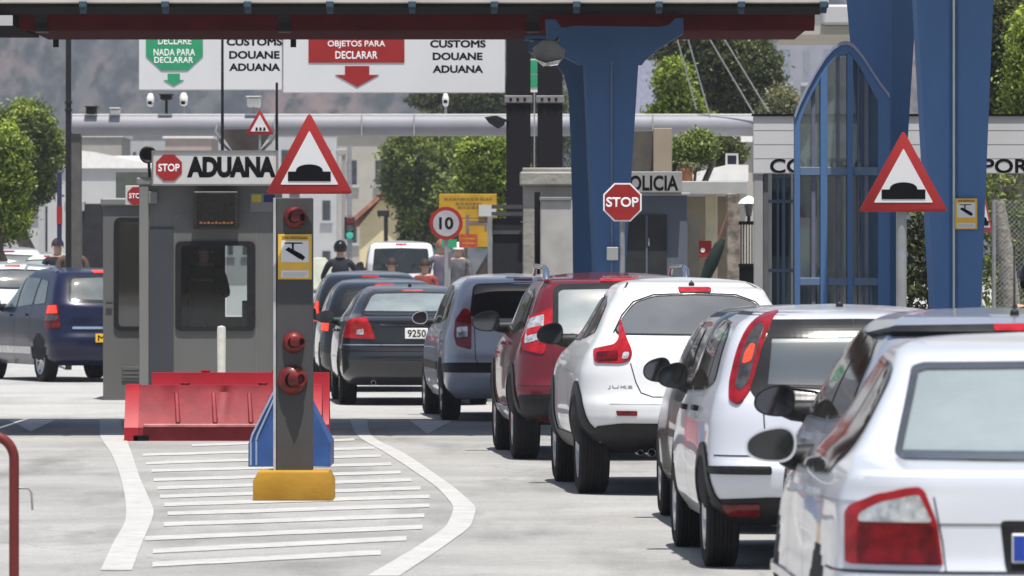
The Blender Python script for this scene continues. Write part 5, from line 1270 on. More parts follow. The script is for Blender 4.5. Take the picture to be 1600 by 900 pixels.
    for sg in (-1, 1):
        if not helmet:
            em = MB(); em.lathe([(0, -.012), (.016, -.008), (.022, .004), (.012, .012), (0, .012)], Matrix.Translation((sg * s * .094, 0, s * 1.63)) @ Matrix.Rotation(R(90), 4, 'Y') @ Matrix.Scale(1.0, 4), 10); obj('ear', em, skin, t, 60)
        em = MB(); em.lathe([(0, -.009), (.009, 0), (0, .009)], Matrix.Translation((sg * s * .034, s * .096, s * 1.645)), 8); obj('eye', em, M_ink, t, 60)
    em = MB(); em.box(-.025 * s, .025 * s, s * .094, s * .103, 1.575 * s, 1.583 * s, .002); obj('mouth', em, pm('lips', (.30, .12, .10), .5), t)
    return t
M_uniform = pm('uniform_navy', (.012, .013, .018), .85, var=.2, scale=10, bump=.2, bscale=18)
M_greyc = pm('cloth_grey', (.10, .10, .11), .9, var=.2, scale=9); M_lilacc = pm('cloth_lilac', (.11, .10, .14), .9, var=.15, scale=9)
M_redc = pm('cloth_red', (.20, .04, .035), .9, var=.2, scale=9); M_darkc = pm('cloth_dark', (.02, .022, .03), .9, var=.2, scale=9); M_jean = pm('denim', (.05, .07, .13), .9, var=.2, scale=9)
M_hair = pm('hair_brown', (.03, .02, .015), .7, var=.3, scale=40); M_hairr = pm('hair_red', (.22, .09, .05), .7, var=.3, scale=40)

# ---------------------------------------------------------------- customs booth
M_booth = pm('booth_grey', (.118, .118, .114), .6, var=.04, scale=1.5, dirt=.14, dirtcol=(.06, .06, .06))
M_boothlt = pm('booth_light', (.17, .17, .165), .5, var=.05, scale=2, dirt=.15, dirtcol=(.22, .21, .2))
M_boothblue = pm('booth_blue_grey', (.042, .046, .055), .6, var=.06, scale=2)
M_clearpane = see_through('clear_pane', (.85, .88, .88), mixf=0)
M_dimpane = see_through('dim_pane', (.42, .44, .45), mixf=.6)
def booth(label, x0, x1, ytop, D, depth, win, rwin=None, z0=.0):
    t = thing('customs_booth', label, 'booth', ((X(x0, D) + X(x1, D)) / 2, D, 0), group='customs booths')
    m = MB(); a, b, zt = X(x0, D), X(x1, D), Z(ytop, D); wx0, wx1, wz0, wz1 = win
    for y0, y1, (p, q, r, s_) in ((D, D + .06, win), (D + depth - .06, D + depth, rwin or win)):
        m.box(a, p, y0, y1, z0, zt); m.box(q, b, y0, y1, z0, zt); m.box(p, q, y0, y1, z0, r); m.box(p, q, y0, y1, s_, zt)
    m.box(b - .06, b - .001, D + .061, D + depth - .061, z0, zt); m.box(a + .001, a + .06, D + .061, D + depth - .061, z0, zt)
    m.box(a + .061, b - .061, D + .061, D + depth - .061, z0 + .02, z0 + .14)
    obj('wall', m, M_booth, t)
    m = MB(); m.box(a + .061, a + .07, D + .062, D + depth - .062, z0 + .15, zt - .01); m.box(b - .07, b - .061, D + .062, D + depth - .062, z0 + .15, zt - .01); m.box(a + .071, b - .071, D + .062, D + depth - .062, zt - .03, zt - .011); m.box(a + .071, b - .071, D + .062, D + depth - .062, z0 + .141, z0 + .15)
    p, q, r, s_ = rwin or win; y0, y1 = D + depth - .075, D + depth - .061
    m.box(a + .071, p, y0, y1, z0 + .151, zt - .031); m.box(q, b - .071, y0, y1, z0 + .151, zt - .031); m.box(p, q, y0, y1, z0 + .151, r); m.box(p, q, y0, y1, s_, zt - .031)
    obj('shade_lining', m, pm('booth_shade_lining', (.02, .02, .02), .9, var=.3, spec=.05), t)  # near-black sheets added, painting the booth's dim interior dark
    m = MB(); m.box(a - .03, b + .03, D - .04, D + depth + .04, zt + .001, zt + .10, .02); obj('roof', m, M_boothlt, t)
    return t
D = 75.5
win = (X(279, D), X(394, D), Z(513, D), Z(381, D))
t = booth('grey customs booth with an officer behind its window and a sign on top', 217, 432, 290, D, 1.9, win, (X(352, D + 1.9), X(400, D + 1.9), Z(497, D), Z(377, D)))
fo = round_poly([(X(274, D), Z(517, D)), (X(399, D), Z(517, D)), (X(399, D), Z(377, D)), (X(274, D), Z(377, D))], .08, 6)
fi = round_poly([(X(283, D), Z(510, D)), (X(386, D), Z(510, D)), (X(386, D), Z(384, D)), (X(283, D), Z(384, D))], .05, 6)
m = MB(); m.ring(fo, fi, D - .025, D + .03); f_ = obj('window_frame', m, M_black, t, 40)
m = MB(); m.prism(fi, D + .005, D + .012); obj('window_pane', m, M_clearpane, f_)
m = MB(); m.box(X(354, D + 1.9), X(398, D + 1.9), D + 1.86, D + 1.87, Z(495, D), Z(379, D)); obj('rear_pane', m, M_clearpane, t)
m = MB(); m.pbox(233, 271, 355, 414 + (EYE - .02) * F / D, D - .012, .01); obj('blue_panel', m, M_boothblue, t)
m = MB(); m.pbox(217.5, 232, 290, 414 + (EYE - .02) * F / D, D - .03, .029, .006); obj('corner_post', m, M_boothlt, t)
m = MB(); m.pbox(429, 433.5, 290, 414 + (EYE - .02) * F / D, D - .03, .029, .004); obj('corner_post', m, M_boothlt, t)
dr = [(X(273, D), .1), (X(401, D), .1), (X(401, D), Z(335, D)), (X(273, D), Z(335, D))]
o_ = round_poly(dr, .10, 6); i_ = [((p[0] - X(337, D)) * .985 + X(337, D), (p[1] - 1.2) * .992 + 1.2) for p in o_]
m = MB(); m.ring(o_, i_, D - .006, D + .002); obj('panel_joint', m, pm('booth_joint', (.16, .16, .16), .6), t)
m = MB(); m.pbox(232, 246, 299, 318, D - .05, .05, .008); obj('junction_box', m, M_boothlt, t)
D2 = D - .20
m = MB(); m.pbox(302, 372, 299, 358, D2, .199, .012); d_ = obj('display', m, pm('display_case', (.022, .021, .018), .4, var=.3), t)
m = MB(); m.pbox(307, 367, 304, 353, D2 - .004, .006); obj('display_screen', m, pm('led_matrix', (.012, .012, .011), .25, var=.5, scale=60), d_)
m = MB()
for k in range(9): m.pbox(312 + k * 6, 316 + k * 6, 346.5 + (k % 2), 349.5, D2 - .006, .003)
obj('display_text', m, pm('led_amber', (.26, .09, .02), .5, emit=.12), d_)
m = MB(); m.pbox(391, 431, 302, 331, D - .008, .007); s_ = obj('notice', m, M_boothlt, t)
m = MB(); m.pbox(393, 408, 304, 316, D - .011, .003); obj('yellow_flag', m, pm('flag_yellow', (.42, .35, .05), .5), s_)
m = MB(); m.pbox(412, 429, 304, 316, D - .011, .003); obj('blue_flag', m, pm('flag_navy', (.02, .025, .10), .5), s_)
m = MB(); m.box(win[0] - .05, win[1] + .05, D + .5, D + .85, .78, .83, .01); obj('desk', m, M_black, t)
m = MB(); m.box(X(375, D), X(392, D), D + .55, D + .6, .84, Z(470, D), .01); obj('monitor', m, M_black, t)
m = MB(); m.box(X(288, D), X(300, D), D + 1.0, D + 1.05, 1.0, Z(440, D), .01); obj('notice_board', m, pm('notice_tan', (.30, .16, .10), .7, var=.4, scale=9), t)
# big sign on top
D = 75.36
M_signgrey = pm('sign_light_grey', (.50, .495, .48), .5, var=.04, scale=5, dirt=.2, dirtcol=(.36, .35, .33))
t = thing('customs_sign', 'white board with a red stop octagon and large black lettering on the booth roof', 'sign', (X(335, D), D, Z(290, D)))
m = MB(); m.pbox(237, 434, 235, 290, D, .12, .01); obj('panel', m, M_signgrey, t)
m = MB(); m.ring([(X(a, D), Z(b, D)) for a, b in ((237, 290), (434, 290), (434, 235), (237, 235))], [(X(a, D), Z(b, D)) for a, b in ((239.5, 287.5), (431.5, 287.5), (431.5, 237.5), (239.5, 237.5))], D - .012, D + .0); obj('panel_rim', m, M_boothlt, t)
cx, cz = X(264, D), Z(262, D); r = 22 * D / F
m = MB(); m.prism(ngon(cx, cz, r, 8, R(22.5)), D - .008, D); o = obj('stop_octagon', m, M_signred, t)
text('STOP', (cx - r * .76, cx + r * .76, cz - r * .27, cz + r * .27), D - .0085, M_inkwhite, o, bold=.02)
ptext('ADUANA', 292, 431, 244.5, 277.5, D - .0005, M_ink, t, bold=.06, space=.97)
# things on the roof
t = thing('loudspeaker', 'black round horn speaker at the left end of the booth sign', 'speaker', (X(231, 75.6), 75.7, Z(292, 75.6)))
m = MB(); m.lathe([(0, .03), (.045, .02), (.095, -.02), (.105, -.09), (.09, -.10), (.05, -.03), (0, -.02)], Matrix.Translation((X(232, 75.5), 75.5, Z(242, 75.5))) @ Matrix.Rotation(R(-90), 4, 'X'), 22); obj('horn', m, M_black, t, 50)
m = MB(); m.tube([(X(232, 75.5), 75.55, Z(252, 75.5)), (X(234, 75.5), 75.62, Z(290, 75.5))], .018, 8); obj('bracket', m, M_black, t)
D = 76.3; t = thing('beacon_funnel', 'brown grey funnel with curved arms standing on the booth roof', 'funnel', (X(383, D), D, Z(284, D)))
m = MB(); m.lathe([(.12, Z(284, D)), (.17, Z(234, D)), (.30, Z(208, D)), (.315, Z(203, D)), (.27, Z(203, D)), (0, Z(214, D))], Matrix.Translation((X(384, D), D, 0)), 24); obj('bowl', m, pm('funnel_brown', (.17, .145, .125), .6, var=.15), t, 40)
for sg in (-1, 1):
    m = MB(); m.tube([(X(384, D) + sg * .19, D, Z(236, D)), (X(384, D) + sg * .30, D - .03, Z(222, D)), (X(384, D) + sg * .36, D - .03, Z(205, D)), (X(384, D) + sg * .33, D, Z(192, D))], .018, 8); obj('arm', m, M_steel, t, 50)
for x, y0, lab in ((347.5, 20, 'long thin black aerial rising from the left of the booth roof'), (432.5, 129, 'short thin black aerial at the right end of the booth sign')):
    D = 75.8; m = MB(); m.tube([(X(x, D), D, Z(285, D)), (X(x, D), D, Z(y0 if y0 > 50 else 60, D))], [.02, .015], 8); m.lathe([(.03, 0), (.03, .06), (.02, .08)], Matrix.Translation((X(x, D), D, Z(285, D))), 10)
    solo('aerial', m, M_black, lab, 'aerial', group='aerials on the booth')
def tri_sign(t, cx, cz, wd, D, sym=True, rot=0.0, ht=None, name='warning_sign'):
    h = ht or wd * .905
    T = [(cx - wd / 2, cz - h / 2), (cx + wd / 2, cz - h / 2), (cx, cz + h / 2)]
    gx = [(a, b) for a, b in T]; c0 = (cx, cz - h / 6)
    out = round_poly(gx, wd * .055, 5)
    m = MB(); m.prism(out, D - .012, D + .012, .002); o = obj('sign_plate', m, M_signred, t, 40)
    k = .66; inn = [((a - c0[0]) * k + c0[0], (b - c0[1]) * k + c0[1]) for a, b in T]; inn = round_poly(inn, wd * .012, 3)
    m = MB(); m.prism(inn, D - .0155, D - .011); f = obj('white_field', m, M_board, o)
    if sym:
        w2 = wd * .244; zb = cz - h * .345; hb = h * .118; hump = [(cx - w2, zb), (cx + w2, zb), (cx + w2, zb + hb)]
        for q in range(13): 
            a = math.pi * q / 12; hump.append((cx + wd * .155 * math.cos(a), zb + hb + h * .088 * math.sin(a) ** .85))
        hump.append((cx - w2, zb + hb))
        m = MB(); m.prism(hump, D - .0185, D - .015); obj('bump_symbol', m, M_ink, f)
    return o
D = 75.6; t = thing('warning_sign', 'small faded warning triangle on the booth roof in front of the funnel', 'road sign', (X(407, D), D, Z(288, D)))
o = tri_sign(t, X(406, D), Z(190, D), 44 * D / F, D, sym=False, ht=40 * D / F)
m = MB()
for a in (399, 405, 411): m.pprism([(a, 204), (a + 4, 204), (a + 3.5, 199), (a + .5, 199)], D - .0185, .004)
obj('car_symbol', m, M_ink, t)
m = MB(); m.tube([(X(406, D), D + .02, Z(288, D)), (X(406, D), D + .02, Z(196, D))], .016, 8); obj('support', m, M_steel, t)

# second booth half behind, to the left
D = 78.4
win2 = (X(184, D), X(238, D), Z(512, D), Z(345, D))
t = booth('second grey booth with a tall window, set back left of the customs booth', 161, 246, 322, D, 1.7, win2)
fo = round_poly([(X(178, D), Z(517, D)), (X(242, D), Z(517, D)), (X(242, D), Z(340, D)), (X(178, D), Z(340, D))], .09, 6)
fi = round_poly([(X(185, D), Z(510, D)), (X(236, D), Z(510, D)), (X(236, D), Z(347, D)), (X(185, D), Z(347, D))], .06, 6)
m = MB(); m.ring(fo, fi, D - .025, D + .03); f_ = obj('window_frame', m, M_black, t, 40)
m = MB(); m.prism(fi, D + .004, D + .012); obj('window_pane', m, M_dimpane, f_)
m = MB(); m.box(X(190, D), X(236, D), D + .3, D + .32, .6, Z(350, D)); obj('blind', m, pm('blind_grey', (.24, .24, .245), .7, var=.25, scale=2.5), t)
m = MB(); m.pbox(190, 220, 573, 595, D - .015, .014, .004); obj('vent_grille', m, pm('vent', (.09, .09, .09), .6), t)
m = MB(); m.pbox(192, 218, 575.5, 578, D - .02, .006); m.pbox(192, 218, 582, 584.5, D - .02, .006); m.pbox(192, 218, 588, 590.5, D - .02, .006); obj('vent_slats', m, M_booth, t)
m = MB(); m.tube([(X(166, D), D - .03, Z(473, D)), (X(176, D), D - .03, Z(473, D))], .012, 8); obj('door_handle', m, M_black, t)
D = 78.0; t = thing('stop_sign', 'small square board with a red stop octagon, half hidden behind the booth corner', 'road sign', (X(210, D), D, Z(320, D)))
m = MB(); m.pbox(196, 232, 290, 320, D, .03, .004); obj('panel', m, M_signgrey, t)
cx, cz, r = X(213, D), Z(306, D), 15 * D / F
m = MB(); m.prism(ngon(cx, cz, r, 8, R(22.5)), D - .006, D); o = obj('stop_octagon', m, M_signred, t); text('STOP', (cx - r * .76, cx + r * .76, cz - r * .27, cz + r * .27), D - .0065, M_inkwhite, o, bold=.02)

# the officer inside
person('officer in a dark uniform seen from behind through the booth window', (X(318, 76.4), 76.4, .14), R(-4), M_uniform, M_uniform, M_hair, 'reach', 1.03)
o = bpy.data.objects[[q.name for q in COL.objects if q.name.startswith('person')][-1]]
text('ADUANAS', (-.13, .13, 1.325, 1.36), -.165, pm('uniform_letters', (.30, .26, .12), .8), o, ext=.02)

# ---------------------------------------------------------------- red plastic barriers
M_redpl = pm('barrier_red', (.20, .014, .02), .6, var=.14, scale=5, dirt=.6, dirtcol=(.25, .075, .085), bump=.12, bscale=14)
M_redpl2 = pm('barrier_red_clean', (.33, .010, .020), .5, var=.08, scale=5, dirt=.1, dirtcol=(.3, .06, .06))
def jersey(label, x0, x1, y, prof, mat, rib=True, ends=True):
    t = thing('barrier', label, 'barrier', ((x0 + x1) / 2, y, 0), group='red plastic barriers')
    m = MB(); n = 34; rows = []
    for k in range(n + 1):
        u = k / n; x = x0 + (x1 - x0) * u; row = []
        rb = 0.0
        for c_ in (.22, .50, .78): rb += math.exp(-((u - c_) / .016) ** 4)
        for (py, pz) in prof: row.append((x, y + py + (.035 * rb if (rib and .2 < pz < .47 and py < .25) else 0), pz))
        rows.append(row)
    m.grid(rows); V = list(m.bm.verts); L_ = len(prof)
    m._face(V[:L_]); m._face(list(reversed(V[-L_:]))); obj('shell', m, mat, t, 30)
    for c_ in (.08, .92):
        xx = x0 + (x1 - x0) * c_; m = MB(); m.box(xx - .07, xx + .07, y - .012, y + .02, .0, .055); obj('fork_slot', m, M_ink, t)
    for c_ in (.3, .7):
        xx = x0 + (x1 - x0) * c_; m = MB(); m.lathe([(.04, 0), (.045, .02), (.0, .025)], Matrix.Translation((xx, y + prof[4][0] + .06, prof[4][1])), 12); obj('filler_cap', m, mat, t)
    return t
D = 60.2
pf = [(0, 0), (0, .13), (.03, .165), (.22, .46), (.235, .525), (.40, .525), (.43, .46), (.60, .165), (.62, .0)]
t = jersey('weathered red plastic barrier in front, its sloping face faded and scuffed', X(196, D), X(500, D), D, pf, M_redpl)
m = MB(); m.box(X(224, D), X(478, D), D - .035, D + .004, .135, .165, .006); obj('ledge', m, pm('ledge_sunlit', (.42, .16, .16), .5, var=.2, scale=9), t)  # paler red puts the sunlit top into the ledge colour
for u0, u1 in ((X(194, D), X(216, D)), (X(484, D), X(502, D))):
    m = MB(); rows = [[(x, D + py * 1.0 - (.012 if py < .3 else -.012), pz + (.008 if pz > .5 else 0)) for py, pz in pf] for x in (u0, u1)]; m.grid(rows); V = list(m.bm.verts); n_ = len(pf); m._face(V[:n_]); m._face(list(reversed(V[n_:]))); obj('end_piece', m, M_redpl2, t, 30)
for u in (278, 336, 392):
    m = MB(); x = X(u, D); m.grid([[(x - .03, D + .045, .18), (x - .05, D + .225, .455)], [(x - .012, D + .022, .18), (x - .035, D + .202, .455)], [(x + .012, D + .022, .18), (x - .015, D + .202, .455)], [(x + .03, D + .045, .18), (x + .0, D + .225, .455)]]); obj('rib', m, M_redpl, t, 20)
D = 61.4
jersey('bright red plastic barrier standing behind the weathered one and higher', X(236, D), X(514, D), D, [(0, 0), (0, .13), (.03, .165), (.16, .46), (.165, .625), (.30, .625), (.31, .46), (.44, .165), (.46, .0)], M_redpl2, rib=False)
# white bollard
D = 70.3; m = MB(); cx = X(346, D)
m.lathe([(.06, 0), (.06, .02), (.042, .03), (.048, .95), (.042, .98), (0, .99)], Matrix.Translation((cx, D, .004)), 16); solo('bollard', m, pm('bollard_white', (.66, .65, .60), .5, var=.1, scale=8, dirt=.4, dirtcol=(.35, .33, .28)), 'white bollard behind the red barriers, in front of the booth window', 'bollard', 40)
# blue barrier behind the signal post
D = 52.4; M_bluepl = pm('barrier_blue', (.025, .07, .21), .5, var=.12, scale=6, dirt=.25, dirtcol=(.12, .2, .36))
t = thing('barrier', 'blue plastic barrier end behind the grey post, with painted edge highlights', 'barrier', (X(452, D), D, 0))
cx = X(452, D); a = 64 * D / F; tp = 24 * D / F
pr = [(-a, 0), (-a, .20), (-a * .92, .25), (-tp, .60), (-tp * .8, .80), (tp * .8, .80), (tp, .60), (a * .92, .25), (a, .20), (a, 0)]
m = MB(); m.prism([(cx + p, q) for p, q in pr], D, D + 1.1, .012); obj('shell', m, M_bluepl, t)
m = MB()
for k in (0.0, .045):
    m.tube([(cx - a + .02 + k, D - .006, .22 + k * .1), (cx - a * .9 + k, D - .006, .27), (cx - tp + k * .6, D - .006, .62)], .009, 6)
m.tube([(cx - a + .02, D - .006, .22), (cx - a + .02, D - .006, .02)], .009, 6); m.tube([(cx - a + .065, D - .006, .22), (cx - a + .065, D - .006, .02)], .009, 6)
obj('edge_highlight', m, pm('barrier_highlight', (.24, .30, .42), .5), t)  # pale tubes added, painting highlights along the shell's edges

# ---------------------------------------------------------------- grey signal post with its yellow foot
D = 45.2; M_postgrey = pm('post_grey', (.056, .056, .057), .7, var=.06, scale=4, dirt=.2, dirtcol=(.13, .13, .125))
t = thing('signal_post', 'dark grey square post with red signal lamps on a yellow foot', 'post', (X(459, D), D, 0))
m = MB(); m.pbox(431.5, 488, 309, 736, D, .26, .006); obj('shaft', m, M_postgrey, t)
m = MB(); m.box(X(427, D), X(431, D), D - .005, D + .27, Z(736, D), Z(309, D)); obj('side_strip', m, pm('post_edge', (.42, .42, .43), .45, .2), t)
Df = 44.85; m = MB(); ya, yb = 738, 414 + EYE * F / Df
m.prism([(X(395, Df), .004), (X(520, Df), .004), (X(520, Df), Z(752, Df)), (X(513, Df), Z(737, Df)), (X(403, Df), Z(737, Df)), (X(395, Df), Z(752, Df))], Df, Df + .62, .014); obj('foot', m, pm('foot_yellow', (.36, .19, .014), .7, var=.10, scale=5, dirt=.4, dirtcol=(.30, .18, .06), bump=.15, bscale=25), t, 30)
M_sig = pm('signal_red', (.115, .009, .009), .42, var=.35, scale=14, coat=.12)
for (x, y, r) in ((460, 340, .078), (459, 535, .078), (457, 594, .105)):
    cx, cz = X(x, D), Z(y, D); m = MB()
    m.lathe([(r, 0), (r, .012), (r * .92, .03), (r * .66, .055), (r * .5, .06)], Matrix.Translation((cx, D, cz)) @ Matrix.Rotation(R(90), 4, 'X'), 24); l_ = obj('signal_lamp', m, M_sig, t, 40)
    m = MB(); Tm = Matrix.Translation((cx + r * .15, D - .045, cz + r * .05)) @ Matrix.Rotation(R(48), 4, 'Z') @ Matrix.Rotation(R(90), 4, 'X')
    q = r * .46; m.lathe([(q * 1.2, -.01), (q * 1.05, .03), (q * .95, .065), (q * .78, .065), (q * .72, .02), (0, .02)], Tm, 20); obj('hood', m, M_sig, l_, 40)
    m = MB(); m.lathe([(q * .74, .035), (0, .04)], Tm, 16); obj('lens', m, pm('lens_dark', (.06, .03, .03), .1), l_)
def cctv_notice(t, x0, x1, y0, y1, D):
    m = MB(); m.pbox(x0, x1, y0, y1, D, .006, .001); o = obj('camera_notice', m, pm('notice_yellow', (.66, .40, .05), .5, var=.06), t)
    w_, h = x1 - x0, y1 - y0
    m = MB(); m.pbox(x0 + w_ * .09, x1 - w_ * .09, y0 + h * .14, y0 + h * .62, D - .002, .002); f = obj('white_field', m, M_board, o)
    m = MB(); cx, cy = x0 + w_ * .47, y0 + h * .42; k = w_ / 50
    m.pprism([(cx - 13 * k, cy - 5 * k), (cx - 8 * k, cy - 9 * k), (cx + 13 * k, cy + 2 * k), (cx + 9 * k, cy + 9 * k)], D - .0035, .0016)
    m.pprism([(cx + 8 * k, cy + 7 * k), (cx + 11 * k, cy + 1 * k), (cx + 17 * k, cy + 6 * k), (cx + 13 * k, cy + 11 * k)], D - .0032, .0012)
    m.pprism([(cx - 3 * k, cy - 6 * k), (cx - 3 * k, cy - 14 * k), (cx, cy - 14 * k), (cx, cy - 5 * k)], D - .0029, .0009)
    m.pprism([(cx - 14 * k, cy - 14 * k), (cx + 13 * k, cy - 14 * k), (cx + 13 * k, cy - 16 * k), (cx - 14 * k, cy - 16 * k)], D - .0026, .0006)
    obj('camera_symbol', m, M_ink, f)
    m = MB(); m.pbox(x0 + w_ * .09, x1 - w_ * .09, y0 + h * .80, y1 - h * .04, D - .002, .002); g2 = obj('white_field', m, M_board, o)
    text('ZONA VIDEOVIGILADA', (X(x0 + w_ * .12, D), X(x1 - w_ * .12, D), Z(y0 + h * .11, D), Z(y0 + h * .05, D)), D - .0005, M_ink, o, ext=.0015)
    m = MB()
    for k_ in range(3): m.pbox(x0 + w_ * .14, x1 - w_ * (.2 if k_ == 2 else .14), y0 + h * (.85 + .035 * k_), y0 + h * (.862 + .035 * k_), D - .003, .001)
    obj('small_print', m, pm('print_grey', (.35, .33, .33), .6), g2)
cctv_notice(t, 434.5, 487, 366, 436.5, D - .0075)
# bump sign on top of it
D = 45.0; t = thing('warning_sign', 'large bump warning triangle with red border on top of the grey signal post', 'road sign', (X(483, D), D, Z(309, D)), group='bump warning triangles')
tri_sign(t, X(483.5, D), Z(239, D), 137 * D / F, D, ht=128 * D / F)
m = MB(); m.box(X(452, D), X(468, D), D + .013, D + .04, Z(309.5, D), Z(270, D)); obj('bracket', m, M_steel, t)
# second bump sign on its own post
t = thing('warning_sign', 'large bump warning triangle on a grey pole in front of the blue pylons', 'road sign', (X(1411, D), D, 0), group='bump warning triangles')
tri_sign(t, X(1411.5, D), Z(267, D), 140 * D / F, D, ht=128 * D / F)
m = MB(); m.tube([(X(1409, D), D + .05, .004), (X(1409, D), D + .05, Z(250, D))], .037, 14); obj('pole', m, M_steel, t, 40)
# third, behind the pylon, turned away
D = 70.0; t = thing('warning_sign', 'bump warning triangle turned sideways, peeking out behind the tall blue pylon', 'road sign', (X(1529, D), D, 0), R(62), group='bump warning triangles', local=True)
tri_sign(t, 0, Z(330, D), .50, -.05, ht=.46)
m = MB(); m.tube([(0, .0, .004), (0, 0, Z(320, D))], .04, 12); obj('pole', m, M_steel, t, 40)
D = 49.99; t = thing('notice', 'yellow and white camera notice fixed to the tall blue pylon', 'notice', (X(1509, D), D, Z(358, D)))
cctv_notice(t, 1492.5, 1527, 310, 358, D - .02)

# ---------------------------------------------------------------- stop sign, speed sign, yellow boards, traffic light
D = 60.8; t = thing('stop_sign', 'red octagonal stop sign on a thin pole in front of the central blue pylon', 'road sign', (X(972, D), D, 0))
cx, cz, r = X(972.5, D), Z(316, D), 32.5 * D / F
m = MB(); m.prism(ngon(cx, cz, r, 8, R(22.5)), D - .01, D + .01); o = obj('sign_plate', m, M_inkwhite, t)
m = MB(); m.prism(ngon(cx, cz, r * .92, 8, R(22.5)), D - .014, D - .0101); o2 = obj('red_field', m, M_signred, o)
text('STOP', (cx - r * .78, cx + r * .78, cz - r * .24, cz + r * .24), D - .0145, M_inkwhite, o2, bold=.03)
m = MB(); m.tube([(cx, D + .04, .004), (cx, D + .04, cz + .1)], .025, 10); obj('pole', m, M_steel, t, 40)
m = MB(); m.pbox(948, 966, 386, 407, D - .04, .05, .006); obj('box', m, M_gray, t)
D = 88.5; t = thing('speed_sign', 'round speed limit sign with red ring and the number ten', 'road sign', (X(697, D), D, 0))
cx, cz, r = X(697, D), Z(349, D), 26 * D / F
m = MB(); m.prism(ngon(cx, cz, r, 40), D - .01, D + .01); o = obj('sign_plate', m, M_signred, t, 40)
m = MB(); m.prism(ngon(cx, cz, r * .78, 40), D - .014, D - .0101); o2 = obj('white_field', m, pm('shaded_white', (.34, .33, .35), .6), o)  # white darkened: the sign's shade is put into this colour
text('10', (cx - r * .42, cx + r * .44, cz - r * .36, cz + r * .38), D - .0145, M_ink, o2, bold=.03)
m = MB(); m.tube([(cx, D + .04, .004), (cx, D + .04, cz + .15)], .03, 10); obj('pole', m, M_steel, t, 40)
D = 90.0; t = thing('yellow_board', 'yellow board with a faded lane diagram behind the speed limit sign', 'sign', (X(732, D), D, 0))
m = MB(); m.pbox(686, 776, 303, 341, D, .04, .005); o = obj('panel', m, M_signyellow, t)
M_letters = pm('faded_letters', (.20, .12, .03), .6)
for y, a, b in ((309, 694, 768), (316, 712, 752), (322, 715, 748)):
    m = MB(); x = a
    while x < b: w_ = random.uniform(3, 8); m.pbox(x, min(b, x + w_), y, y + 3.4, D - .004, .004); x += w_ + 1.6
    obj('faded_line', m, M_letters, o)
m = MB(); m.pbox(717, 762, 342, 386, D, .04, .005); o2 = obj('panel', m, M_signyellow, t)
m = MB(); m.pbox(729, 761, 345, 351, D - .004, .004); m.pbox(728, 733, 336, 364, D - .005, .004); m.pbox(757, 761, 340, 360, D - .006, .004); obj('lane_diagram', m, pm('diagram_dark', (.16, .12, .12), .6), o2)
m = MB(); m.pbox(718, 746, 366, 387, D - .008, .007); o3 = obj('red_label', m, pm('label_red', (.36, .06, .03), .6, var=.2, scale=20), o2)
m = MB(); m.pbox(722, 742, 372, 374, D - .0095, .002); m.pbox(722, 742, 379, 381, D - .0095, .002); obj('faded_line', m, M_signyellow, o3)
m = MB(); m.pbox(748, 775, 320, 338, D - .03, .028); obj('white_label', m, M_wallpale, t)
m = MB(); m.pbox(690, 714, 374, 387, D, .03); obj('green_label', m, M_signgreen, t)
m = MB(); m.pbox(747, 762, 368, 388, D + .045, .03); obj('green_label', m, M_signgreen, t)
for x in (700, 765): 
    m = MB(); m.pbox(x, x + 4, 303, 414 + EYE * F / D, D + .08, .06); obj('support', m, M_steel, t)
D = 190; t = thing('traffic_light', 'dark traffic light showing green, far up the road behind the rider', 'traffic light', (X(546, D), D, GZ))
m = MB(); m.pbox(538, 554, 338, 374, D, .3, .04); o = obj('housing', m, M_black, t)
for k, mm in enumerate((M_reddark, M_smoke, pm('lamp_green', (.03, .35, .25), .3, emit=.25))):
    m = MB(); m.lathe([(.11, 0), (.09, .03), (0, .04)], Matrix.Translation((X(546.5, D), D - .001, Z(345 + k * 11.5, D))) @ Matrix.Rotation(R(90), 4, 'X'), 14); obj('lamp', m, mm, o, 40)
m = MB(); m.tube([(X(546, D), D + .2, GZ), (X(546, D), D + .2, Z(225, D))], [.09, .06], 8); obj('pole', m, M_steel, t)
for x, yt, Dd, lab in ((537, 235, 210, 'thin grey street pole left of the traffic light'), (603, 330, 185, 'dark street pole beside the white van')):
    m = MB(); m.tube([(X(x, Dd), Dd, GZ), (X(x, Dd), Dd, Z(yt, Dd))], .06, 8); m.box(X(x, Dd) - .25, X(x, Dd) + .1, Dd - .1, Dd + .1, Z(yt + 8, Dd), Z(yt - 2, Dd), .02)
    solo('street_pole', m, M_gray if x == 537 else M_black, lab, 'pole')

# ---------------------------------------------------------------- stone gate, police kiosk, passport side
M_stone = pm('stone_grey', (.27, .26, .235), .9, var=.16, scale=3, dirt=.4, dirtcol=(.15, .145, .13), bump=.5, bscale=14)
D = 76.5; t = thing('gate_pier', 'broad stone gate pier with a capstone left of the central blue pylon', 'pier', (X(852, D), D, 0), group='stone gate piers')
m = MB(); m.pbox(817, 896, 290, 414 + EYE * F / D, D, .6, .01); obj('shaft', m, M_stone, t)
m = MB(); m.pbox(812, 900, 268, 290, D - .08, .76, .02); obj('capstone', m, M_stone, t)
m = MB(); m.pbox(816, 896, 262, 268, D - .04, .68, .01); obj('coping', m, M_stone, t)
D = 75.6; t = thing('gate_pier', 'slim lower stone pier with a bright top edge, in front of the broad one', 'pier', (X(868, D), D, 0), group='stone gate piers')
m = MB(); m.pbox(845, 896, 313, 414 + EYE * F / D, D, .5, .01); obj('shaft', m, pm('stone_smooth', (.36, .35, .33), .85, var=.1, scale=4, dirt=.35, dirtcol=(.2, .19, .18)), t)
m = MB(); m.pbox(843, 893, 308, 313.5, D - .03, .56, .006); obj('capstone', m, M_boothlt, t)
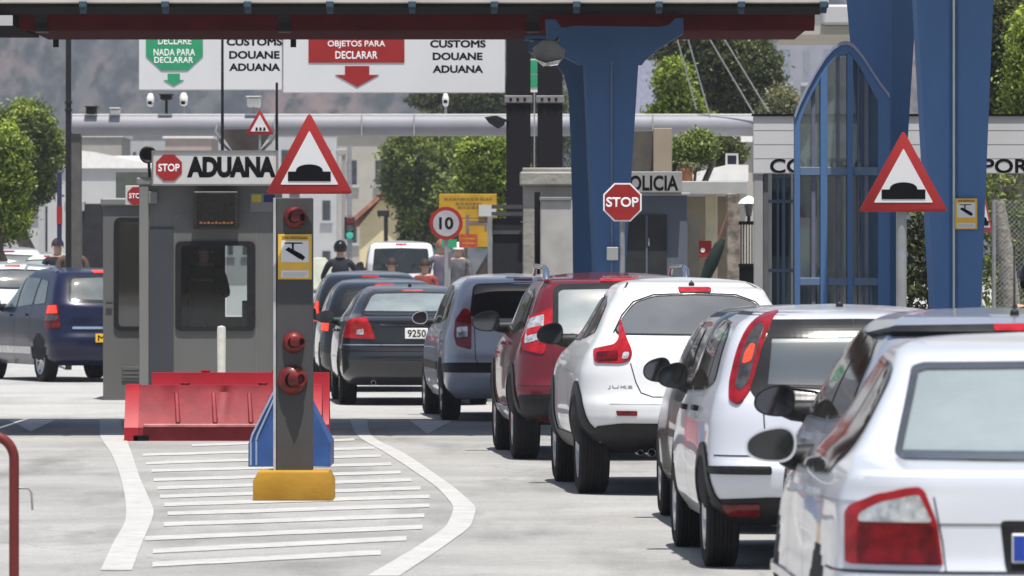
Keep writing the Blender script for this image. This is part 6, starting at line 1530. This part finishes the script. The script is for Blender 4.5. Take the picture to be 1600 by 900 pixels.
m = MB(); m.pbox(835, 844, 300, 414 + EYE * F / D, D + .35, .06); obj('slot_plate', m, M_post, t)
D = 77.5; t = thing('metal_gate', 'dark sheet metal gate leaf between the white post and the stone pier', 'gate', (X(790, D), D, 0))
m = MB(); m.pbox(770, 816, 341, 414 + EYE * F / D, D, .06, .006); obj('leaf', m, pm('gate_dark', (.02, .022, .026), .5, var=.15), t)
for y in (320, 331, 360): 
    m = MB(); m.pbox(768, 816, y, y + 6, D - .03, .1); obj('rail', m, pm('gate_rail', (.07, .07, .072), .5), t)
m = MB(); m.pbox(812, 826, 346, 353, D - .12, .06, .008); obj('latch', m, M_black, t)
m = MB(); m.pbox(762, 769, 338, 414 + EYE * F / D, D - .1, .08); solo('gate_post', m, M_steel, 'pale thin post at the left edge of the dark metal gate', 'post')
M_kiosk = pm('kiosk_bluegrey', (.10, .115, .145), .6, var=.06, scale=2, dirt=.2, dirtcol=(.12, .13, .15))
D = 72.0; t = thing('police_kiosk', 'blue grey police kiosk with dark glazed door behind the stop sign', 'kiosk', (X(1025, D), D, 0))
m = MB(); m.pbox(972, 1074, 305, 414 + EYE * F / D, D, 2.2, .01); obj('wall', m, M_kiosk, t)
m = MB(); m.pbox(977, 1042, 336, 414 + (EYE - .1) * F / D, D - .02, .03); o = obj('door', m, pm('kiosk_door', (.03, .033, .035), .12, var=.3, scale=2), t)
m = MB(); m.pbox(1009, 1012, 337, 500, D - .03, .011); obj('door_stile', m, M_kiosk, o)
m = MB(); m.pbox(1013, 1015, 372, 384, D - .05, .03); obj('handle', m, M_steel, o)
m = MB(); m.pbox(968, 1078, 301, 305.5, D - .08, 2.3, .008); obj('roof', m, M_gray, t)
m = MB(); m.pbox(1075, 1092, 336, 414 + EYE * F / D, D + .2, .04); obj('side_door', m, pm('side_door', (.09, .085, .075), .4), t)
D = 71.8; t = thing('police_sign', 'pale board with black police lettering on the kiosk roof, partly behind the pylon', 'sign', (X(1020, D), D, Z(301, D)))
m = MB(); m.pbox(968, 1066, 268, 300.8, D, .1, .006); obj('panel', m, pm('police_board', (.27, .268, .26), .6, var=.06, scale=4), t)
ptext('POLICIA', 972, 1060, 274, 298, D - .0005, M_ink, t, bold=.03)
D = 90; m = MB(); m.pbox(1021, 1050, 200, 414 + (EYE) * F / D, D, .4, .01); solo('column', m, pm('column_tan', (.27, .22, .165), .85, var=.1, scale=2, dirt=.2, dirtcol=(.25, .21, .16)), 'tan square column rising behind the police sign', 'column')
m = MB(); m.pbox(985, 1020, 204, 414 + EYE * F / D, D + .2, .3, .01); solo('column', m, pm('column_brown', (.075, .068, .058), .8, var=.15), 'dark brown panel column left of the tan column', 'column')
D = 80; t = thing('shelter', 'flat grey roofed shelter with a pale column right of the police kiosk', 'shelter', (X(1110, D), D, 0))
m = MB(); m.pbox(1064, 1168, 283, 304, D, 2.5, .01); obj('roof', m, pm('shelter_grey', (.33, .33, .31), .7, var=.05), t)
m = MB(); m.pbox(1103, 1121, 304.5, 414 + EYE * F / D, D + .8, .2, .01); obj('column', m, pm('column_cream', (.52, .46, .33), .8, var=.06), t)
m = MB(); m.pbox(1062, 1142, 305, 414 + EYE * F / D, D + 2.2, .15); obj('rear_wall', m, pm('wall_brown', (.20, .165, .12), .85, var=.25, scale=2), t)
D = 76; t = thing('plant_pot', 'terracotta pot with a small plant on the shelter roof', 'pot', (X(1073, 80.5), 80.5, Z(282.5, 80.5)))
D = 80.5; m = MB(); m.lathe([(.06, 0), (.085, .13), (.095, .13), (.095, .165), (.08, .165), (0, .15)], Matrix.Translation((X(1073, D), D, Z(282.5, D))), 18); obj('pot', m, pm('terracotta', (.40, .16, .09), .8, var=.1), t, 40)
me = foliage([(X(1073, D), D, Z(262, D), .10, .10, .07)], 240, .035, 44, 12, .3); me.materials.append(L_olive); link('leaves', me, t)
D = 80.2; m = MB(); m.pbox(1090, 1112, 376, 402, D, .2, .01); m.use(M_inkwhite); solo('red_box', m, None, 'small red box on the wall under the shelter roof', 'box') if False else None
t = thing('hose_cabinet', 'small red cabinet under the shelter roof', 'cabinet', (X(1101, D), D, Z(402, D)))
m = MB(); m.pbox(1090, 1112, 376, 402, D, .2, .01); obj('case', m, M_signred, t)
m = MB(); m.lathe([(.03, 0), (.026, .006), (0, .006)], Matrix.Translation((X(1098, D), D - .001, Z(391, D))) @ Matrix.Rotation(R(90), 4, 'X'), 14); obj('emblem', m, M_inkwhite, t)
D = 78.5; t = thing('parasol', 'folded dark green parasol leaning beside the red cabinet', 'parasol', (X(1115, D), D, .3))
m = MB(); m.tube([(X(1096, D), D, Z(450, D)), (X(1112, D), D, Z(410, D)), (X(1124, D), D, Z(384, D)), (X(1131, D), D, Z(374, D))], [.05, .085, .065, .02], 12); obj('canopy_cloth', m, pm('parasol_green', (.010, .020, .017), .9, var=.2, scale=10), t, 40)
m = MB(); m.tube([(X(1085, D), D, Z(480, D)), (X(1137, D), D, Z(335, D))], .018, 8); obj('stick', m, pm('wood_brown', (.17, .09, .05), .7), t)
m = MB(); m.pbox(1136, 1156, 302, 414 + EYE * F / 79, 79, .5, .01); solo('wall', m, pm('rubble_stone', (.20, .17, .14), .9, var=.5, scale=9, bump=.9, bscale=7), 'narrow rubble stone wall between the parasol and the iron gate', 'wall')
D = 78; t = thing('iron_gate', 'black iron bar gate left of the passport board', 'gate', (X(1166, D), D, 0))
for k in range(5): 
    m = MB(); m.pbox(1157 + k * 4.3, 1158.6 + k * 4.3, 345, 414 + EYE * F / D, D, .02); obj('bar', m, M_ink, t)
for y in (346, 412): 
    m = MB(); m.pbox(1154, 1178, y, y + 5, D - .01, .04); obj('rail', m, M_ink, t)
m = MB(); m.pbox(1155, 1178, 414, 414 + EYE * F / D, D + .005, .01); obj('kick_plate', m, M_ink, t)
D = 77; t = thing('wall_lamp', 'white shaded lantern above the iron gate', 'lamp', (X(1170, D), D, Z(346, D)))
m = MB(); m.lathe([(.035, 0), (.06, .14), (.02, .16)], Matrix.Translation((X(1170, D), D, Z(338, D))), 14); obj('globe', m, M_smoke, t, 40)
m = MB(); m.lathe([(.13, 0), (.09, .05), (.02, .09), (0, .09)], Matrix.Translation((X(1170, D), D, Z(318, D))), 18); obj('shade', m, M_inkwhite, t, 40)
m = MB(); m.tube([(X(1170, D), D, Z(346, D)), (X(1170, D), D, Z(336, D))], .02, 8); obj('stem', m, M_black, t)
# passport board
D = 60.5; t = thing('passport_board', 'long white board with large black lettering behind the arched screen and pylons', 'sign', (X(1420, D), D, Z(271, D)))
M_board2 = pm('board_grey_white', (.50, .50, .51), .5, var=.04, scale=1.5, dirt=.12, dirtcol=(.45, .45, .45))
m = MB(); m.pbox(1177, 1690, 181, 271, D, .08, .006); obj('panel', m, M_board2, t)
m = MB(); m.pbox(1175, 1692, 178, 181, D - .02, .12); obj('top_rail', m, M_ink, t)
m = MB()
for y in (203, 225, 247): m.pbox(1178, 1689, y, y + .7, D - .002, .003)
obj('panel_joint', m, M_gray, t)
text('CONTROL DE PASAPORTES', (X(1203, D), X(1664, D), Z(271 - .5, D), Z(248, D)), D - .0025, M_ink, t, bold=.02)
m = MB(); m.pbox(1178, 1192, 272, 414 + EYE * F / D, D + .02, .12, .005); obj('support', m, M_gray, t)
m = MB(); m.pbox(1192.5, 1200, 272, 414 + EYE * F / D, D + .05, .1); obj('support', m, pm('support_dark', (.10, .10, .105), .6), t)
m = MB(); m.pbox(1675, 1685, 272, 414 + EYE * F / D, D + .05, .1); obj('support', m, M_gray, t)
# glazed partition under the board
M_teal = see_through('teal_pane', (.42, .5, .52), mixf=.6)
D = 62.0; t = thing('glass_partition', 'bluish glass partition with narrow posts under the passport board', 'partition', (X(1285, D), D, 0))
for k, x in enumerate((1201, 1214, 1222, 1236, 1249, 1262, 1277, 1290, 1303, 1318, 1332, 1346, 1360)):
    m = MB(); m.pbox(x, x + (3 if k % 2 else 5), 272, 414 + EYE * F / D, D, .06); obj('post', m, pm('partition_blue', (.06, .085, .13), .5) if k % 3 else M_gray, t)
m = MB(); m.pbox(1201, 1365, 272, 414 + EYE * F / D, D + .02, .01); obj('pane', m, M_teal, t)
for y in (312, 420): 
    m = MB(); m.pbox(1201, 1365, y, y + 5, D - .01, .08); obj('rail', m, pm('partition_blue', (.06, .085, .13), .5), t)
D = 66.5; t = thing('glass_hall', 'grey hall wall with dark windows behind the glass partition', 'building', (X(1290, D), D, 0))
m = MB(); m.pbox(1196, 1372, 262, 414 + EYE * F / D, D, .3); obj('wall', m, pm('hall_wall', (.22, .23, .24), .8, var=.2, scale=1), t)
for x in (1206, 1246, 1290, 1330):
    m = MB(); m.pbox(x, x + 26, 300, 400, D - .02, .03); obj('window', m, M_win, t)
# arched blue glass screen
D = 55.0; t = thing('arched_screen', 'tall blue framed glass screen with a pointed round top beside the pylons', 'screen', (X(1316, D), D, 0))
arch = [(1242, 187), (1250, 165), (1262, 140), (1276, 114), (1290, 92), (1302, 78), (1314, 71), (1324, 70), (1334, 75), (1348, 92), (1362, 114), (1376, 135), (1390, 153)]
ainn = [(1250, 192), (1258, 168), (1269, 146), (1282, 122), (1294, 103), (1304, 91), (1314, 86), (1323, 85), (1331, 89), (1343, 104), (1354, 124), (1364, 144), (1372, 158)]
yb = 414 + EYE * F / D
O = [(X(a, D), Z(b, D)) for a, b in arch] + [(X(1390, D), Z(yb, D)), (X(1242, D), Z(yb, D))]
I = [(X(a, D), Z(b, D)) for a, b in ainn] + [(X(1372, D), .03), (X(1250, D), .03)]
m = MB(); m.ring(O, I, D, D + .22); obj('frame', m, M_blue, t, 30)
m = MB(); rows = [[(X(a, D), D - .02, Z(b, D)), (X(a, D), D + .26, Z(b, D)), (X(a, D), D + .26, Z(b - 6, D)), (X(a, D), D - .02, Z(b - 6, D)), (X(a, D), D - .02, Z(b, D))] for a, b in arch]; m.grid(rows); obj('arch_cap', m, pm('arch_cap', (.22, .24, .32), .5, var=.06), t, 30)
m = MB(); m.prism(I, D + .10, D + .11); obj('pane', m, G_screen, t)
def ytop_at(x):
    for (a, b), (c_, d_) in zip(ainn, ainn[1:]):
        if a <= x <= c_: return b + (d_ - b) * (x - a) / (c_ - a)
    return 160
for x0, x1, dp in ((1282, 1293, 0), (1324, 1333, 0)):
    m = MB(); m.pprism([(x0, yb - 1), (x1, yb - 1), (x1, ytop_at(x1) - 3), (x0, ytop_at(x0) - 3)], D - .02, .16, .004); obj('mullion', m, M_blue, t)
for x0, x1 in ((1268, 1274), (1307, 1312), (1340, 1342), (1351, 1357)):
    m = MB(); m.pprism([(x0, yb - 1), (x1, yb - 1), (x1, ytop_at(x1) - 3), (x0, ytop_at(x0) - 3)], D + .04, .05); obj('mullion', m, pm('mullion_grey', (.12, .13, .18), .5), t)
for y0, y1 in ((261, 274), (434, 446)):
    m = MB(); m.pbox(1250, 1372, y0, y1, D + .001, .10, .004); obj('transom', m, pm('transom_blue', (.10, .15, .24), .5), t)

# ---------------------------------------------------------------- hedges, fence and trunk at the right
def hedge(label, x0, x1, y0, D, mat, seed):
    t = thing('hedge', label, 'hedge', (X((x0 + x1) / 2, D), D, 0), group='hedges on the right')
    xa, xb, zt = X(x0, D), X(x1, D), Z(y0, D); B = []
    nx = max(2, int((xb - xa) / .35)); nz_ = max(3, int(zt / .35))
    for i in range(nx):
        for k in range(nz_): B.append((xa + (xb - xa) * (i + .5) / nx, D + .2 * random.random(), zt * (k + .5) / nz_, .26, .3, .26))
    me = foliage(B, 5200, .042, seed, 14, .35); me.materials.append(mat); link('leaves', me, t)
    m = MB()
    for i in range(nx): m.tube([(xa + (xb - xa) * (i + .5) / nx, D + .1, 0), (xa + (xb - xa) * (i + .5) / nx, D + .1, zt * .8)], .025, 6)
    obj('stems', m, M_bark, t)
hedge('dark ivy hedge between the two blue pylons', 1408, 1470, 318, 66.5, L_dark, 31)
hedge('leafy hedge right of the tall blue pylon under the passport board', 1530, 1640, 268, 74, L_mid, 32)
D = 68; m = MB(); P = [(X(a, D), D, Z(b, D)) for a, b in ((1585, 640), (1580, 470), (1572, 400), (1565, 350), (1560, 312))]
m.tube(P, [.11, .095, .085, .075, .06], 12); solo('leaning_tree', m, pm('trunk_grey', (.24, .22, .19), .9, var=.3, scale=14, bump=.8, bscale=30), 'leaning grey tree trunk in the hedge near the right edge', 'tree', 60)
D = 67; t = thing('wire_fence', 'fine grey wire mesh fence in front of the hedge at the right edge', 'fence', (X(1600, D), D, 0))
m = MB(); xa, xb, zt = X(1552, D), X(1655, D), Z(312, D); st_ = .05; k = -zt
while k < (xb - xa):
    p0 = (xa + max(0, k), max(0, -k)); L_ = min(xb - xa - max(0, k), zt - max(0, -k))
    if L_ > .02:
        for fl in (0, 1):
            a_, b_ = (p0[0], p0[1]), (p0[0] + L_, p0[1] + L_)
            if fl: a_, b_ = (xa + xb - a_[0], a_[1]), (xa + xb - b_[0], b_[1])
            m.tube([(a_[0], D + fl * .004, a_[1]), (b_[0], D + fl * .004, b_[1])], .0022, 3, caps=False)
    k += st_
obj('mesh', m, M_steel, t)
for x in (1553, 1650):
    m = MB(); m.tube([(X(x, D), D + .02, 0), (X(x, D), D + .02, zt)], .022, 8); obj('post', m, M_steel, t)

# ---------------------------------------------------------------- near left: red railing
D = 33.0; M_rail = pm('railing_red', (.13, .016, .013), .5, var=.12, scale=6, dirt=.15, dirtcol=(.12, .03, .03), coat=.2)
t = thing('railing', 'dark red tube railing with a curved top at the left edge', 'railing', (X(0, D), D, 0))
xr = X(22, D); m = MB(); P = [(xr, D, 0), (xr, D, .58)] + [(xr - .12 + .12 * math.cos(R(a)), D, .66 + .12 * math.sin(R(a))) for a in range(0, 81, 10)] + [(xr - .5, D, .795), (xr - 1.6, D, .805)]
m.tube(P, .026, 14); obj('tube', m, M_rail, t, 60)
m = MB(); m.tube([(xr - 1.0, D, 0), (xr - 1.0, D, .79)], .02, 10); obj('upright', m, M_rail, t, 60)
m = MB(); m.tube([(xr + .02, D, Z(762, D)), (xr + .075, D, Z(763, D)), (xr + .09, D, Z(770, D)), (xr + .095, D, Z(797, D))], .006, 8); obj('hook', m, M_steel, t, 60)
# dark rounded helmet-like bollard head at the right edge
D = 40.0
person('person in dark clothes and black helmet, cut off by the right edge', (X(1618, D), D, .004), R(5), M_darkc, M_darkc, M_hair, 'stand', .95, helmet=M_blackgl)

# ---------------------------------------------------------------- walkers and the rider up the road
WG = 'people walking up the road'
person('walker in a grey jacket in front of the white van', (X(612, 116), 116, .02), R(10), M_greyc, M_jean, M_hair, 'walk', 1.0, WG)
person('walker in a rust red top at the right rear corner of the white van', (X(664, 112), 112, .05), R(-8), M_redc, M_darkc, M_hair, 'walk', .97, WG)
person('red haired walker in a lilac hoodie under the yellow board', (X(690, 118), 118, GZ), R(5), M_lilacc, M_jean, M_hairr, 'walk', 1.04, WG)
person('walker in a lilac grey jacket and white cap under the yellow board', (X(716, 116), 116, GZ), R(-5), M_greyc, M_darkc, M_hair, 'walk', 1.0, WG, cap=M_inkwhite)
person('dark haired person left of the lamp post, above the navy people carrier', (X(90, 106), 106, GZ), R(0), M_darkc, M_darkc, M_hair, 'stand', 1.02, WG)
person('person in brown between the lamp post and the gantry post', (X(113, 104), 104, GZ), R(12), pm('cloth_brown', (.09, .06, .045), .9), M_darkc, M_hair, 'stand', 1.03, WG)
t = thing('scooter', 'dark motor scooter ridden up the road beside the grey post', 'scooter', (X(531, 110), 110, GZ), R(2), local=True)
for yy in (-.02, 1.22):
    m = MB(); m.lathe([(.15, -.05), (.24, -.045), (.26, 0), (.24, .045), (.15, .05)], Matrix.Translation((0, yy, .26)) @ Matrix.Rotation(R(90), 4, 'Y'), 20); obj('wheel', m, M_rubber, t, 40)
m = MB(); m.prism([(-.16, .3), (.16, .3), (.19, .55), (.15, .80), (-.15, .80), (-.19, .55)], -.30, .55, .04); obj('tail_body', m, P_black, t, 40)
m = MB(); m.box(-.14, .14, -.2, .55, .805, .87, .03, 2); obj('seat', m, M_black, t, 40)
m = MB(); m.box(-.17, .17, .56, .98, .26, .32, .02); obj('footboard', m, M_black, t)
m = MB(); m.prism([(-.18, .3), (.18, .3), (.2, .9), (-.2, .9)], .98, 1.1, .03); obj('front_shield', m, P_black, t, 40)
m = MB(); m.tube([(0, 1.22, .3), (0, 1.02, 1.02)], .03, 8); m.tube([(-.33, .92, 1.05), (0, 1.02, 1.03), (.33, .92, 1.05)], .018, 8); obj('handlebar', m, M_black, t)
m = MB(); m.box(-.08, .08, -.33, -.30, .62, .70, .01); obj('tail_light', m, M_redlit, t)
person('rider in black with a dark helmet sitting on the scooter', (X(531, 110), 110.22, GZ), R(2), M_darkc, M_darkc, M_hair, 'ride', 1.0, 'people walking up the road', helmet=M_blackgl)
D = 120; 
t = thing('scooter', 'pale scooter with a big windscreen left of the rider', 'scooter', (X(503, D), D, GZ), R(4), local=True)
for yy in (0, 1.22):
    m = MB(); m.lathe([(.15, -.05), (.24, -.045), (.26, 0), (.24, .045), (.15, .05)], Matrix.Translation((0, yy, .26)) @ Matrix.Rotation(R(90), 4, 'Y'), 20); obj('wheel', m, M_rubber, t, 40)
m = MB(); m.prism([(-.18, .3), (.18, .3), (.22, .6), (.16, .82), (-.16, .82), (-.22, .6)], -.3, .6, .04); obj('tail_body', m, P_white, t, 40)
m = MB(); m.prism([(-.25, .9), (.25, .9), (.24, 1.35), (.1, 1.5), (-.1, 1.5), (-.24, 1.35)], 1.0, 1.03, .008); obj('windscreen', m, pm('screen_pale', (.65, .68, .55), .2), t)
m = MB(); m.prism([(-.2, .3), (.2, .3), (.22, .95), (-.22, .95)], 1.035, 1.15, .03); obj('front_shield', m, P_white, t, 40)
m = MB(); m.box(-.14, .14, -.2, .6, .825, .88, .03, 2); obj('seat', m, M_black, t, 40)

# ---------------------------------------------------------------- air
hb = MB(); hb.box(-1400, 1400, -180, 1900, -1.0, 150); ho = obj('haze', hb, None)
hm = bpy.data.materials.new('haze'); hm.use_nodes = True; hn = hm.node_tree; hn.nodes.remove(hn.nodes['Principled BSDF'])
pv = hn.nodes.new('ShaderNodeVolumePrincipled'); pv.inputs['Color'].default_value = (.86, .90, 1.0, 1); pv.inputs['Density'].default_value = .00026; pv.inputs['Anisotropy'].default_value = .2
hn.links.new(pv.outputs[0], hn.nodes['Material Output'].inputs['Volume'])
ho.data.materials.clear(); ho.data.materials.append(hm); tag(ho, kind='stuff')
